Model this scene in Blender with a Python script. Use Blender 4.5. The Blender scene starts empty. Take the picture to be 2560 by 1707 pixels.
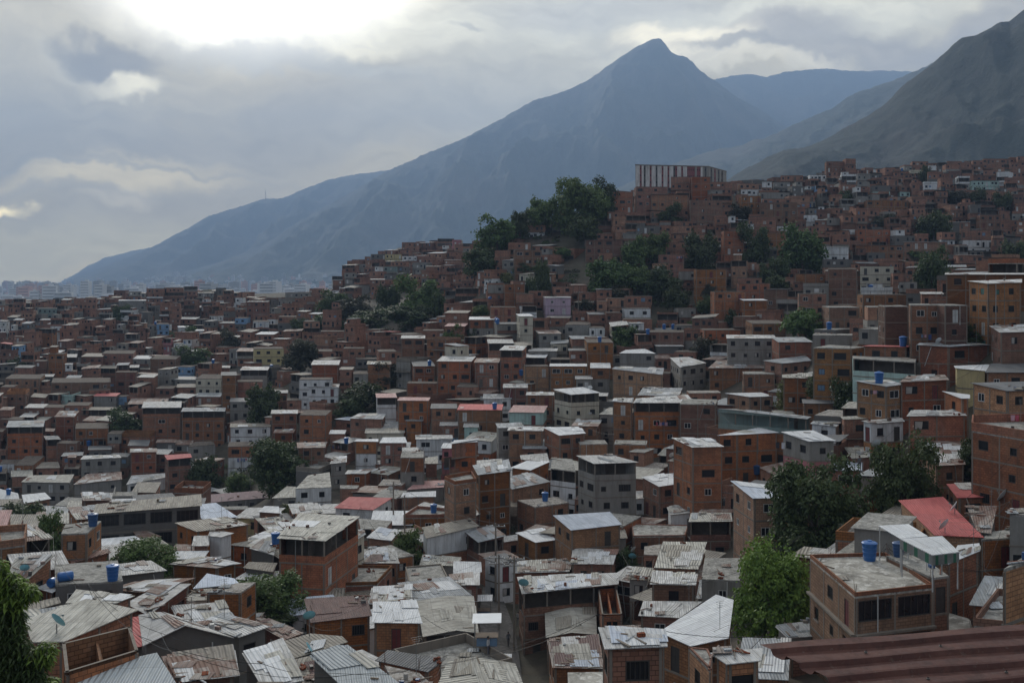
import bpy, math, random
from mathutils import Vector, Matrix, noise
R = math.radians
random.seed(7)
scene = bpy.context.scene
COL = scene.collection

# ---------------------------------------------------------------- camera
F = 2489.0            # focal length in photograph pixels (35 mm lens on a 2560 px wide frame)
CX, VH = 1280.0, 702.0
cam = bpy.data.cameras.new('camera')
cam.sensor_width = 36.0
cam.lens = 36.0 * F / 2560.0
cam.shift_y = -(1707 / 2 - VH) / 2560.0
cam.clip_start = 0.5
cam.clip_end = 60000
camo = bpy.data.objects.new('camera', cam)
camo.rotation_euler = (R(90), 0, 0)
COL.objects.link(camo)
scene.camera = camo
scene.render.engine = 'CYCLES'
cy = scene.cycles
cy.use_denoising = True
cy.max_bounces = 5
cy.diffuse_bounces = 3
cy.glossy_bounces = 2
cy.transmission_bounces = 2
cy.volume_bounces = 0
cy.transparent_max_bounces = 8
cy.sample_clamp_indirect = 4
scene.view_settings.view_transform = 'Standard'
scene.view_settings.look = 'None'
scene.view_settings.gamma = 1
scene.view_settings.exposure = 0.74

# ---------------------------------------------------------------- node helper
def C4(c): return (c[0], c[1], c[2], 1.0)
class NT:
    def __init__(s, tree):
        s.t = tree; s.n = tree.nodes; s.l = tree.links
    def new(s, typ, props=None, **ins):
        n = s.n.new(typ)
        for k, v in (props or {}).items(): setattr(n, k, v)
        for k, v in ins.items():
            k2 = int(k[1:]) if k[0] == '_' and k[1:].isdigit() else k.replace('_', ' ')
            s.put(n.inputs[k2], v)
        return n
    def put(s, sock, v):
        if isinstance(v, bpy.types.NodeSocket): s.l.new(v, sock)
        elif isinstance(v, bpy.types.Node): s.l.new(v.outputs[0], sock)
        else:
            if sock.type == 'RGBA' and len(v) == 3: v = C4(v)
            sock.default_value = v
    def math(s, op, a, b=0.0, c=None, clamp=False):
        n = s.n.new('ShaderNodeMath'); n.operation = op; n.use_clamp = clamp
        s.put(n.inputs[0], a); s.put(n.inputs[1], b)
        if c is not None: s.put(n.inputs[2], c)
        return n.outputs[0]
    def vmath(s, op, a, b=None):
        n = s.n.new('ShaderNodeVectorMath'); n.operation = op
        s.put(n.inputs[0], a)
        if b is not None: s.put(n.inputs[1], b)
        return n
    def mix(s, f, a, b, mode='MIX'):
        n = s.n.new('ShaderNodeMix'); n.data_type = 'RGBA'; n.blend_type = mode
        s.put(n.inputs[0], f); s.put(n.inputs[6], a); s.put(n.inputs[7], b)
        return n.outputs[2]
    def ramp(s, f, stops):
        n = s.n.new('ShaderNodeValToRGB'); e = n.color_ramp.elements
        while len(e) < len(stops): e.new(0.5)
        for i, (p, c) in enumerate(stops):
            e[i].position = p; e[i].color = C4(c) if not isinstance(c, (int, float)) else (c, c, c, 1)
        s.put(n.inputs[0], f)
        return n.outputs[0]
    def noise(s, vec, scale, detail=4, rough=0.5, dist=0.0, out=0):
        n = s.new('ShaderNodeTexNoise', None, Scale=scale, Detail=detail, Roughness=rough, Distortion=dist)
        if vec is not None: s.put(n.inputs['Vector'], vec)
        return n.outputs[out]
    def mrange(s, v, a, b, c=0.0, d=1.0, smooth=False):
        n = s.n.new('ShaderNodeMapRange')
        if smooth: n.interpolation_type = 'SMOOTHSTEP'
        for i, x in enumerate((v, a, b, c, d)): s.put(n.inputs[i], x)
        return n.outputs[0]
    def mapping(s, vec, scale=(1, 1, 1), loc=(0, 0, 0), rot=(0, 0, 0)):
        return s.new('ShaderNodeMapping', None, Vector=vec, Scale=scale, Location=loc, Rotation=rot).outputs[0]

# ---------------------------------------------------------------- world: cloudy late-afternoon sky
SUN_EL, SUN_AZ = 24.0, -15.0     # behind the cloud, ahead and a little to the left (azimuth from +Y)
world = bpy.data.worlds.new('World'); scene.world = world; world.use_nodes = True
w = NT(world.node_tree); w.n.clear()
tc = w.new('ShaderNodeTexCoord').outputs['Generated']
sky = w.new('ShaderNodeTexSky', dict(sky_type='NISHITA', sun_disc=False, sun_elevation=R(SUN_EL), sun_rotation=R(SUN_AZ), air_density=1.5, dust_density=3.0))
sep = w.new('ShaderNodeSeparateXYZ', None, Vector=tc)
X, Y, Z = sep.outputs
el = w.math('ARCSINE', Z)                    # elevation, radians
az = w.math('ARCTAN2', X, Y)                 # azimuth from +Y, to the right
pos = w.new('ShaderNodeCombineXYZ', None, X=az, Y=el, Z=0.0).outputs[0]
n1 = w.noise(pos, 5.0, 5, 0.55, 0.0, 1)
warp = w.vmath('SCALE', w.vmath('SUBTRACT', n1, (0.5, 0.5, 0.5)).outputs[0]); warp.inputs['Scale'].default_value = 0.14
n2 = w.noise(pos, 26.0, 4, 0.6, 0.0, 1)
warp2 = w.vmath('SCALE', w.vmath('SUBTRACT', n2, (0.5, 0.5, 0.5)).outputs[0]); warp2.inputs['Scale'].default_value = 0.034
wp = w.vmath('ADD', w.vmath('ADD', pos, warp.outputs[0]).outputs[0], warp2.outputs[0]).outputs[0]
def azel(U, V):
    return (math.atan((U - CX) / F), math.atan((VH - V) / math.hypot(F, U - CX)))
def blob(U, V, ru, rv, soft=1.0, rot=0.0):
    """soft patch of cloud in the sky, given by direction and angular size"""
    a, e = azel(U, V)
    v = w.vmath('SUBTRACT', wp, (a, e, 0)).outputs[0]
    v = w.mapping(v, rot=(0, 0, 0)) if not rot else w.new('ShaderNodeVectorRotate', dict(rotation_type='Z_AXIS'), Vector=v, Angle=R(rot)).outputs[0]
    v = w.vmath('MULTIPLY', v, (F / ru, F / rv, 1)).outputs[0]
    d = w.vmath('LENGTH', v).outputs['Value']
    return w.mrange(d, 1.0 - 0.5 * soft, 1.0 + 0.8 * soft, 1.0, 0.0, True)
streak = w.noise(w.mapping(wp, scale=(3.0, 13.0, 1.0), rot=(0, 0, R(-8))), 1.9, 8, 0.62)
big = w.noise(w.mapping(wp, scale=(2.0, 6.0, 1.0)), 1.4, 4, 0.5)
SKYK = 1.0
base = w.mix(w.mrange(el, 0.0, 0.22, 0.0, 1.0, True), (0.92, 0.76, 0.42), (0.50, 0.46, 0.38))
base = w.mix(w.mrange(streak, 0.35, 0.7), base, (0.74, 0.67, 0.52))
base = w.mix(w.mrange(big, 0.42, 0.66, 0.0, 0.55), base, (0.40, 0.375, 0.33))
# (U, V, ru, rv, soft, rot, colour, amount)
for U_, V_, ru, rv, so, ro, col, am in [
    (430, 480, 620, 110, 1.0, 8, (0.40, 0.375, 0.34), 0.6),
    (900, 300, 420, 75, 1.0, -12, (0.40, 0.375, 0.34), 0.75),
    (120, 330, 330, 60, 1.0, 4, (0.42, 0.39, 0.35), 0.6),
    (1300, 200, 360, 110, 1.0, -10, (0.60, 0.60, 0.58), 0.5),
    (660, 42, 320, 62, 1.0, -3, (1.7, 1.7, 1.7), 1.0),
    (960, 110, 280, 48, 1.0, -6, (1.1, 1.08, 1.0), 0.8),
    (300, 208, 70, 22, 1.0, -5, (2.4, 2.3, 2.0), 1.0),
    (150, 165, 70, 20, 1.0, 15, (1.5, 1.45, 1.3), 0.7),
    (720, 175, 260, 25, 1.0, 8, (0.45, 0.47, 0.50), 0.75),
    (20, 80, 300, 165, 1.0, 6, (0.50, 0.47, 0.41), 0.8),
    (1330, 30, 300, 90, 1.0, -8, (0.62, 0.63, 0.62), 0.75),
    (265, 148, 105, 28, 0.8, -6, (0.20, 0.195, 0.20), 0.85),
    (1165, 100, 34, 9, 1.0, 25, (0.36, 0.37, 0.40), 0.6),
    (10, 515, 62, 16, 1.0, 0, (3.2, 2.8, 1.8), 0.9),
    (310, 440, 210, 34, 1.0, -4, (1.35, 1.15, 0.75), 0.6),
    (330, 500, 60, 22, 1.0, -4, (1.1, 1.0, 0.85), 0.5),
    (110, 468, 200, 14, 1.0, 4, (0.45, 0.43, 0.40), 0.6),
    (200, 400, 420, 7, 1.0, 2, (0.40, 0.39, 0.37), 0.6),
    (150, 640, 400, 60, 1.0, -2, (0.72, 0.68, 0.52), 0.7),
    (1560, 25, 300, 50, 1.0, 0, (0.46, 0.47, 0.52), 0.7),
    (1960, 60, 420, 55, 1.0, -5, (0.85, 0.86, 0.84), 0.65),
    (2080, 130, 420, 42, 1.0, 3, (0.34, 0.325, 0.34), 0.8),
    (1960, 82, 130, 26, 1.0, -4, (0.36, 0.34, 0.35), 0.7),
    (1850, 180, 200, 16, 1.0, 3, (1.0, 0.95, 0.85), 0.6),
    (1700, 118, 110, 30, 1.0, 6, (1.25, 1.18, 1.05), 0.85),
    (1800, 138, 90, 12, 1.0, 8, (0.36, 0.35, 0.36), 0.75),
    (2480, 50, 160, 26, 1.0, -18, (0.36, 0.345, 0.36), 0.7)]:
    m = blob(U_, V_, ru, rv, so, ro)
    base = w.mix(w.math('MULTIPLY', m, am), base, col)
tex = w.noise(w.mapping(wp, scale=(4.0, 14.0, 1.0), rot=(0, 0, R(-6))), 4.5, 8, 0.65)
tx = w.mrange(tex, 0.3, 0.7, 0.84, 1.16)
base = w.mix(1.0, base, w.new('ShaderNodeCombineColor', None, Red=tx, Green=tx, Blue=tx).outputs[0], 'MULTIPLY')
base = w.mix(1.0, base, (1.56, 1.48, 1.19), 'MULTIPLY')
# the sky outside the picture: a bright overcast dome, dimmer and bluer behind the camera
front = w.mrange(Y, -0.5, 0.6, 0.0, 1.0, True)
dome = w.mix(front, (0.25, 0.26, 0.28), (0.68, 0.68, 0.65))
dome = w.mix(w.mrange(streak, 0.3, 0.75, 0.0, 0.45), dome, (0.95, 0.97, 1.0))
a_lim = w.mrange(w.math('ABSOLUTE', az), 0.55, 0.95, 1.0, 0.0, True)
e_lim = w.mrange(el, 0.29, 0.40, 1.0, 0.0, True)
base = w.mix(w.math('MULTIPLY', a_lim, e_lim), dome, base)
glow_d = w.vmath('DOT_PRODUCT', tc, (math.sin(R(SUN_AZ)) * math.cos(R(SUN_EL)), math.cos(R(SUN_AZ)) * math.cos(R(SUN_EL)), math.sin(R(SUN_EL)))).outputs['Value']
glow = w.mrange(glow_d, 0.972, 0.998, 0.0, 1.0, True)
base = w.mix(w.math('MULTIPLY', glow, 0.9), base, (3.0, 2.95, 2.8))
base = w.mix(w.mrange(Z, -0.10, -0.02, 1.0, 0.0), base, (0.10, 0.10, 0.10))
bg1 = w.new('ShaderNodeBackground', None, Color=sky.outputs[0], Strength=0.05)
bg2 = w.new('ShaderNodeBackground', None, Color=base, Strength=SKYK)
ws = w.new('ShaderNodeMixShader', None, _0=0.93, _1=bg1.outputs[0], _2=bg2.outputs[0])
w.new('ShaderNodeOutputWorld', None, Surface=ws.outputs[0])
world.cycles.sampling_method = 'MANUAL'
world.cycles.sample_map_resolution = 512

# ---------------------------------------------------------------- sun, veiled by cloud
sl = bpy.data.lights.new('sun', 'SUN'); sl.energy = 1.35; sl.angle = R(12); sl.color = (1.0, 0.95, 0.86)
so = bpy.data.objects.new('sun', sl)
dirv = Vector((math.sin(R(SUN_AZ)) * math.cos(R(SUN_EL)), math.cos(R(SUN_AZ)) * math.cos(R(SUN_EL)), math.sin(R(SUN_EL))))
so.rotation_euler = (-dirv).to_track_quat('-Z', 'Y').to_euler()
COL.objects.link(so)
# ---------------------------------------------------------------- object helpers
def tag(o, label=None, cat=None, group=None, kind=None):
    if label: o['label'] = label
    if cat: o['category'] = cat
    if group: o['group'] = group
    if kind: o['kind'] = kind
    return o
def empty(name, loc=(0, 0, 0), rz=0.0):
    o = bpy.data.objects.new(name, None); o.location = loc; o.rotation_euler = (0, 0, rz)
    o.empty_display_size = 0.5
    COL.objects.link(o); return o
class MB:
    """collects polygons and links them as ONE mesh object"""
    def __init__(s): s.v = []; s.f = []; s.m = []; s.uv = []; s.ms = []
    def mi(s, m):
        if m not in s.ms: s.ms.append(m)
        return s.ms.index(m)
    def poly(s, pts, m, uv=None):
        b = len(s.v); s.v.extend([tuple(p) for p in pts]); s.f.append(tuple(range(b, b + len(pts)))); s.m.append(s.mi(m))
        s.uv.extend(uv if uv else [(p[0], p[2]) for p in pts])
    def box(s, c, sz, m, rz=0.0, rot=None):
        hx, hy, hz = sz[0] / 2, sz[1] / 2, sz[2] / 2
        cs = [(-hx, -hy, -hz), (hx, -hy, -hz), (hx, hy, -hz), (-hx, hy, -hz), (-hx, -hy, hz), (hx, -hy, hz), (hx, hy, hz), (-hx, hy, hz)]
        M = rot if rot else Matrix.Rotation(rz, 3, 'Z')
        p = [tuple(M @ Vector(q) + Vector(c)) for q in cs]
        for a, b_, c_, d, (U, V) in ((0, 1, 5, 4, (0, 2)), (1, 2, 6, 5, (1, 2)), (2, 3, 7, 6, (0, 2)), (3, 0, 4, 7, (1, 2)), (4, 5, 6, 7, (0, 1)), (3, 2, 1, 0, (0, 1))):
            s.poly([p[a], p[b_], p[c_], p[d]], m, [(cs[k][U] + hx, cs[k][V] + hz) for k in (a, b_, c_, d)])
    def bar(s, a, b, r, m, n=5, r2=None):
        a = Vector(a); b = Vector(b); d = b - a
        if d.length < 1e-6: return
        r2 = r if r2 is None else r2
        q = d.to_track_quat('Z', 'Y').to_matrix()
        A = [a + q @ Vector((math.cos(i * math.tau / n) * r, math.sin(i * math.tau / n) * r, 0)) for i in range(n)]
        B = [b + q @ Vector((math.cos(i * math.tau / n) * r2, math.sin(i * math.tau / n) * r2, 0)) for i in range(n)]
        for i in range(n):
            j = (i + 1) % n
            s.poly([A[i], A[j], B[j], B[i]], m, [(i * .1, 0), (i * .1 + .1, 0), (i * .1 + .1, d.length), (i * .1, d.length)])
        s.poly(A[::-1], m); s.poly(B, m)
    def lathe(s, prof, c, m, n=14, M=None):
        rings = []
        for r, z in prof:
            rg = []
            for i in range(n):
                p = Vector((r * math.cos(i * math.tau / n), r * math.sin(i * math.tau / n), z))
                if M: p = M @ p
                rg.append(p + Vector(c))
            rings.append(rg)
        for k in range(len(rings) - 1):
            for i in range(n):
                j = (i + 1) % n
                s.poly([rings[k][i], rings[k][j], rings[k + 1][j], rings[k + 1][i]], m)
        if prof[-1][0] > 0.01: s.poly(rings[-1], m)
    def prism(s, ring, thick, m, uv=None, mside=None):
        """ring: 3-D points CCW from above; top face plus sides going down by thick"""
        bot = [(p[0], p[1], p[2] - thick) for p in ring]
        s.poly(ring, m, uv)
        s.poly(bot[::-1], mside or m, uv[::-1] if uv else None)
        n = len(ring)
        for i in range(n):
            j = (i + 1) % n
            L = math.dist(ring[i], ring[j])
            s.poly([bot[i], bot[j], ring[j], ring[i]], mside or m, [(0, 0), (L, 0), (L, thick), (0, thick)])
    def mesh(s, name, smooth=False):
        me = bpy.data.meshes.new(name)
        me.from_pydata(s.v, [], s.f)
        for m in s.ms: me.materials.append(m)
        me.polygons.foreach_set('material_index', s.m)
        ul = me.uv_layers.new(name='UVMap')
        ul.data.foreach_set('uv', [c for p in s.uv for c in p])
        if smooth: me.polygons.foreach_set('use_smooth', [True] * len(s.f))
        me.update()
        return me
    def build(s, name, parent=None, loc=None, smooth=False):
        o = bpy.data.objects.new(name, s.mesh(name, smooth)); COL.objects.link(o)
        if parent: o.parent = parent
        if loc: o.location = loc
        return o

# ---------------------------------------------------------------- the lie of the land
# for columns of the photograph: (pixel row of the ground, metres away)
COLS = {
 0:    [(1707,70),(1600,82),(1500,96),(1450,110),(1400,126),(1350,160),(1320,205),(1280,235),(1200,258),(1100,285),(1000,330),(900,410),(800,520),(762,600)],
 480:  [(1707,74),(1600,88),(1500,103),(1450,115),(1400,130),(1350,162),(1320,200),(1280,230),(1200,252),(1100,280),(1000,320),(900,400),(800,505),(737,620)],
 820:  [(1707,90),(1600,104),(1500,118),(1400,142),(1300,178),(1200,215),(1100,243),(1000,275),(900,325),(800,430),(728,560)],
 880:  [(1707,92),(1600,105),(1500,119),(1400,143),(1300,177),(1200,214),(1100,242),(1000,272),(900,316),(800,400),(740,480),(672,560)],
 1010: [(1707,97),(1600,109),(1500,122),(1400,144),(1300,172),(1200,206),(1100,232),(1000,260),(900,300),(800,360),(740,450),(660,560),(618,620)],
 1160: [(1707,102),(1600,113),(1500,125),(1400,145),(1300,169),(1200,199),(1100,220),(1000,248),(900,282),(800,325),(740,420),(660,540),(622,610)],
 1215: [(1707,104),(1600,114),(1500,126),(1400,145),(1300,168),(1200,196),(1100,216),(1000,243),(900,275),(800,312),(700,345),(640,372),(600,390)],
 1300: [(1707,105),(1600,115),(1500,128),(1380,148),(1275,170),(1200,188),(1100,210),(1000,238),(900,268),(800,305),(700,338),(600,375),(558,390)],
 1500: [(1707,103),(1600,112),(1500,124),(1380,144),(1275,166),(1200,184),(1100,205),(1000,233),(900,264),(800,300),(700,332),(600,366),(525,400)],
 1700: [(1707,88),(1600,101),(1500,117),(1380,138),(1275,158),(1200,174),(1100,198),(1000,228),(900,260),(800,297),(700,330),(600,368),(500,408),(468,425)],
 1900: [(1770,73),(1707,78),(1600,89),(1500,102),(1400,119),(1300,138),(1200,158),(1100,180),(1000,208),(900,238),(800,280),(700,325),(600,372),(500,425),(452,460)],
 2100: [(1785,69),(1700,76),(1600,85),(1500,95),(1400,107),(1300,120),(1200,134),(1100,152),(1000,171),(900,195),(820,235),(740,300),(700,325),(600,376),(500,438),(440,500)],
 2330: [(1775,66),(1700,72),(1600,80),(1500,88),(1400,98),(1300,109),(1200,120),(1100,133),(1000,146),(900,160),(850,170),(790,190),(740,270),(720,325),(600,385),(500,445),(425,530)],
 2560: [(1760,62),(1700,66),(1600,73),(1500,81),(1400,91),(1300,101),(1200,112),(1100,122),(1000,133),(900,144),(800,156),(762,168),(730,260),(715,325),(600,395),(500,452),(408,545)]}
CK = sorted(COLS)
def lerp(a, b, t): return a + (b - a) * t
def col_z(k, Yd):
    c = COLS[k]
    v0, y0 = c[0]
    if Yd <= y0:
        z0 = -(v0 - VH) / F * y0
        t = max(0.0, Yd) / y0
        return lerp(-9.0, z0, t ** 0.9)
    for (va, ya), (vb, yb) in zip(c, c[1:]):
        if Yd <= yb:
            t = (Yd - ya) / (yb - ya)
            return lerp(-(va - VH) / F * ya, -(vb - VH) / F * yb, t)
    vb, yb = c[-1]; ze = -(vb - VH) / F * yb
    t = min(1.0, (Yd - yb) / 700.0)
    return lerp(ze, -62.0, t * t * (3 - 2 * t)) if Yd > yb else ze
def zg(u, Yd):
    """ground height"""
    if u <= CK[0]: return col_z(CK[0], Yd)
    if u >= CK[-1]: return col_z(CK[-1], Yd)
    for a, b in zip(CK, CK[1:]):
        if u <= b:
            t = (u - a) / (b - a); t = t * t * (3 - 2 * t)
            return lerp(col_z(a, Yd), col_z(b, Yd), t)
def ux(X, Yd): return CX + X / max(Yd, 1e-3) * F
def gz(X, Yd): return zg(ux(X, Yd), Yd)
def PT(u, v, Yd): return Vector(((u - CX) / F * Yd, Yd, -(v - VH) / F * Yd))
def solveY(u, v, h, far=720.0):
    """distance at which something h above the ground shows at (u, v)"""
    Yd = far; prev = None
    while Yd > 20:
        g = zg(u, Yd) + h - (-(v - VH) / F * Yd)
        if prev is not None and prev > 0 >= g:
            return Yd + 1.0 * (0 - g) / (prev - g + 1e-9)
        prev = g; Yd -= 1.0
    return None
TILE = dict(A=(0,1100,2.584), B=(850,1100,2.584), C=(1700,1100,2.584), D=(0,660,2.703), E=(850,660,2.703), F=(1700,660,2.703),
            G=(0,1280,3.672), H=(640,1280,3.672), I=(1280,1280,3.672), J=(1920,1280,3.672), S=(1100,380,2.735), T=(1280,0,1.8375),
            V=(0,0,0.91875), W=(1900,380,3.564), X=(820,560,4.9))
def px(t, x, y):
    a, b, s = TILE[t]; return (a + x / s, b + y / s)

# ---------------------------------------------------------------- materials
MATS = {}
def newmat(name):
    m = bpy.data.materials.new(name); m.use_nodes = True
    t = NT(m.node_tree); t.n.clear()
    bs = t.new('ShaderNodeBsdfPrincipled'); t.new('ShaderNodeOutputMaterial', None, Surface=bs.outputs[0])
    return m, t, bs
def bump(t, h, dist, strength=1.0):
    return t.new('ShaderNodeBump', None, Height=h, Distance=dist, Strength=strength).outputs[0]
def m_plain(name, col, rough=0.8, metal=0.0, var=0.25, scale=1.2):
    m, t, bs = newmat(name)
    ob = t.new('ShaderNodeTexCoord').outputs['Object']
    n = t.noise(ob, scale, 4, 0.6)
    c = t.mix(t.mrange(n, 0.3, 0.7), tuple(x * (1 - var) for x in col), tuple(min(1, x * (1 + var)) for x in col))
    t.put(bs.inputs['Base Color'], c); bs.inputs['Roughness'].default_value = rough; bs.inputs['Metallic'].default_value = metal
    return m
def m_brick(name, c1, c2, stain=(0.10, 0.07, 0.055), stain_amt=0.48):
    """unrendered hollow clay blocks, weather-stained"""
    m, t, bs = newmat(name)
    uv = t.new('ShaderNodeUVMap').outputs[0]
    geo = t.new('ShaderNodeNewGeometry').outputs['Position']
    oi = t.new('ShaderNodeObjectInfo').outputs['Random']
    br = t.new('ShaderNodeTexBrick', dict(offset=0.5, squash=1.0), Vector=uv, Color1=c1, Color2=c2, Mortar=tuple(x * 0.38 + 0.012 for x in c1), Scale=1.0)
    br.inputs['Mortar Size'].default_value = 0.02; br.inputs['Brick Width'].default_value = 0.42; br.inputs['Row Height'].default_value = 0.24
    br.inputs['Mortar Smooth'].default_value = 0.3
    course = t.new('ShaderNodeTexBrick', None, Vector=uv, Color1=(0.78, 0.78, 0.78), Color2=(1.12, 1.12, 1.12), Mortar=(1, 1, 1), Scale=1.0)
    course.inputs['Brick Width'].default_value = 3.3; course.inputs['Row Height'].default_value = 0.63; course.inputs['Mortar Size'].default_value = 0.0
    c = t.mix(0.7, br.outputs[0], course.outputs[0], 'MULTIPLY')
    hv = t.new('ShaderNodeHueSaturation', None, Color=c, Hue=t.mrange(oi, 0, 1, 0.494, 0.520), Saturation=t.mrange(t.math('FRACT', t.math('MULTIPLY', oi, 7.3)), 0, 1, 0.75, 1.12), Value=t.mrange(t.math('FRACT', t.math('MULTIPLY', oi, 3.7)), 0, 1, 0.62, 1.25))
    n = t.noise(t.mapping(geo, scale=(1, 1, 0.45)), 0.55, 6, 0.66)
    c = t.mix(t.mrange(n, 0.44, 0.72, 0.0, stain_amt), hv.outputs[0], stain)
    n2 = t.noise(t.mapping(geo, scale=(1, 1, 0.5)), 1.3, 4, 0.6)
    c = t.mix(t.mrange(n2, 0.60, 0.78, 0.0, 0.4), c, (0.30, 0.26, 0.22))
    n3 = t.noise(t.mapping(geo, scale=(2.2, 2.2, 0.16)), 1.0, 4, 0.6)
    c = t.mix(t.mrange(n3, 0.52, 0.70, 0.0, 0.5), c, (0.09, 0.07, 0.055))
    n4 = t.noise(geo, 0.16, 3, 0.6)
    c = t.mix(t.mrange(n4, 0.54, 0.64, 0.0, 0.25), c, (0.26, 0.17, 0.11))
    t.put(bs.inputs['Base Color'], c); bs.inputs['Roughness'].default_value = 0.95; bs.inputs['Specular IOR Level'].default_value = 0.12
    t.put(bs.inputs['Normal'], bump(t, br.outputs['Fac'], -0.03, 0.8))
    return m
def m_plaster(name, col, stain=(0.13, 0.11, 0.09), amt=0.6):
    m, t, bs = newmat(name)
    geo = t.new('ShaderNodeNewGeometry').outputs['Position']
    n = t.noise(t.mapping(geo, scale=(1, 1, 0.3)), 0.9, 6, 0.65)
    n2 = t.noise(geo, 3.5, 5, 0.6)
    n3 = t.noise(t.mapping(geo, scale=(2.4, 2.4, 0.14)), 1.0, 5, 0.65)
    c = t.mix(t.mrange(n, 0.46, 0.72, 0.0, amt), col, stain)
    c = t.mix(t.mrange(n3, 0.50, 0.70, 0.0, amt), c, stain)
    c = t.mix(t.mrange(n2, 0.3, 0.7, 0.0, 0.35), c, tuple(x * 0.7 for x in col))
    t.put(bs.inputs['Base Color'], c); bs.inputs['Roughness'].default_value = 0.9; bs.inputs['Specular IOR Level'].default_value = 0.15
    return m
def m_sheet(name, col, col2, rust=(0.16, 0.075, 0.045), rust_amt=0.35, rib=0.22, ribd=0.03, rough=0.62, stain=(0.17, 0.155, 0.13), stain_amt=0.6, sheet=(0.86, 2.7), metal=0.0):
    """corrugated roofing sheets: each sheet has its own tone, with dirt running along the ribs, rust, patches"""
    m, t, bs = newmat(name)
    uv = t.new('ShaderNodeUVMap').outputs[0]
    oi = t.new('ShaderNodeObjectInfo').outputs['Random']
    geo = t.new('ShaderNodeNewGeometry').outputs['Position']
    sh = t.vmath('ADD', t.new('ShaderNodeCombineXYZ', None, X=t.math('MULTIPLY', oi, 37.0), Y=t.math('MULTIPLY', oi, 11.0), Z=0.0).outputs[0], uv).outputs[0]
    br = t.new('ShaderNodeTexBrick', dict(offset=0.37), Vector=sh, Color1=(0, 0, 0), Color2=(1, 1, 1), Mortar=(0.05, 0.05, 0.05), Scale=1.0, Bias=0.0)
    br.inputs['Mortar Size'].default_value = 0.02; br.inputs['Brick Width'].default_value = sheet[0]; br.inputs['Row Height'].default_value = sheet[1]
    tone = br.outputs[0]
    c = t.mix(tone, col, col2)
    c = t.mix(t.math('MULTIPLY', br.outputs['Fac'], 0.5), c, tuple(x * 0.35 for x in col))
    g = t.noise(t.mapping(sh, scale=(2.6, 0.5, 1)), 1.0, 7, 0.68)
    c = t.mix(t.mrange(g, 0.42, 0.68, 0.0, stain_amt), c, stain)
    g3 = t.noise(t.mapping(sh, scale=(0.5, 3.4, 1)), 1.1, 5, 0.7)
    c = t.mix(t.mrange(g3, 0.55, 0.72, 0.0, stain_amt * 0.7), c, tuple(x * 0.8 for x in stain))
    g2 = t.noise(t.mapping(sh, scale=(0.9, 0.35, 1)), 0.8, 6, 0.7)
    th = t.mrange(t.math('FRACT', t.math('MULTIPLY', oi, 5.1)), 0, 1, 0.72 - rust_amt * 0.35, 0.80 - rust_amt * 0.30)
    rm = t.mrange(g2, th, t.math('ADD', th, 0.07))
    c = t.mix(t.math('MULTIPLY', rm, 0.85), c, rust)
    hv = t.new('ShaderNodeHueSaturation', None, Color=c, Value=t.mrange(t.math('FRACT', t.math('MULTIPLY', oi, 9.7)), 0, 1, 0.82, 1.12))
    t.put(bs.inputs['Base Color'], hv.outputs[0])
    bs.inputs['Metallic'].default_value = metal
    t.put(bs.inputs['Roughness'], t.mrange(g, 0.3, 0.7, rough, 0.9))
    u = t.new('ShaderNodeSeparateXYZ', None, Vector=uv).outputs[0]
    wv = t.math('SINE', t.math('MULTIPLY', u, math.tau / rib))
    t.put(bs.inputs['Normal'], bump(t, wv, ribd, 0.8))
    return m
def m_slab(name, col=(0.30, 0.29, 0.26), dark=(0.085, 0.08, 0.072), light=(0.50, 0.48, 0.43), sc=0.9):
    m, t, bs = newmat(name)
    geo = t.new('ShaderNodeNewGeometry').outputs['Position']
    n = t.noise(geo, sc, 7, 0.68, 0.6)
    n2 = t.noise(geo, sc * 3.2, 5, 0.7, 0.4)
    c = t.mix(t.mrange(n, 0.42, 0.66, 0.0, 0.85), col, dark)
    c = t.mix(t.mrange(n2, 0.50, 0.68, 0.0, 0.8), c, light)
    n3 = t.noise(geo, sc * 9, 3, 0.6)
    c = t.mix(t.mrange(n3, 0.58, 0.7, 0.0, 0.5), c, dark)
    t.put(bs.inputs['Base Color'], c); bs.inputs['Roughness'].default_value = 0.95; bs.inputs['Specular IOR Level'].default_value = 0.12
    t.put(bs.inputs['Normal'], bump(t, n2, 0.05, 0.4))
    return m
def m_leaf(name, dark, light, trans=0.15):
    m, t, bs = newmat(name)
    ri = t.new('ShaderNodeNewGeometry').outputs['Random Per Island']
    ob = t.new('ShaderNodeTexCoord').outputs['Object']
    n = t.noise(ob, 2.2, 3, 0.6)
    f = t.math('MULTIPLY_ADD', ri, 0.55, t.mrange(n, 0.32, 0.68, 0.0, 0.45))
    c = t.mix(f, dark, light)
    oi = t.new('ShaderNodeObjectInfo').outputs['Random']
    hv = t.new('ShaderNodeHueSaturation', None, Color=c, Hue=t.mrange(oi, 0, 1, 0.485, 0.515), Value=t.mrange(t.math('FRACT', t.math('MULTIPLY', oi, 3.7)), 0, 1, 0.8, 1.2))
    t.put(bs.inputs['Base Color'], hv.outputs[0]); bs.inputs['Roughness'].default_value = 0.6
    bs.inputs['Specular IOR Level'].default_value = 0.3
    tr = t.new('ShaderNodeBsdfTranslucent', None, Color=hv.outputs[0])
    mx = t.new('ShaderNodeMixShader', None, _0=trans + 0.1, _1=bs.outputs[0], _2=tr.outputs[0])
    out = [x for x in t.n if x.type == 'OUTPUT_MATERIAL'][0]
    t.l.new(mx.outputs[0], out.inputs[0])
    return m

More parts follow.
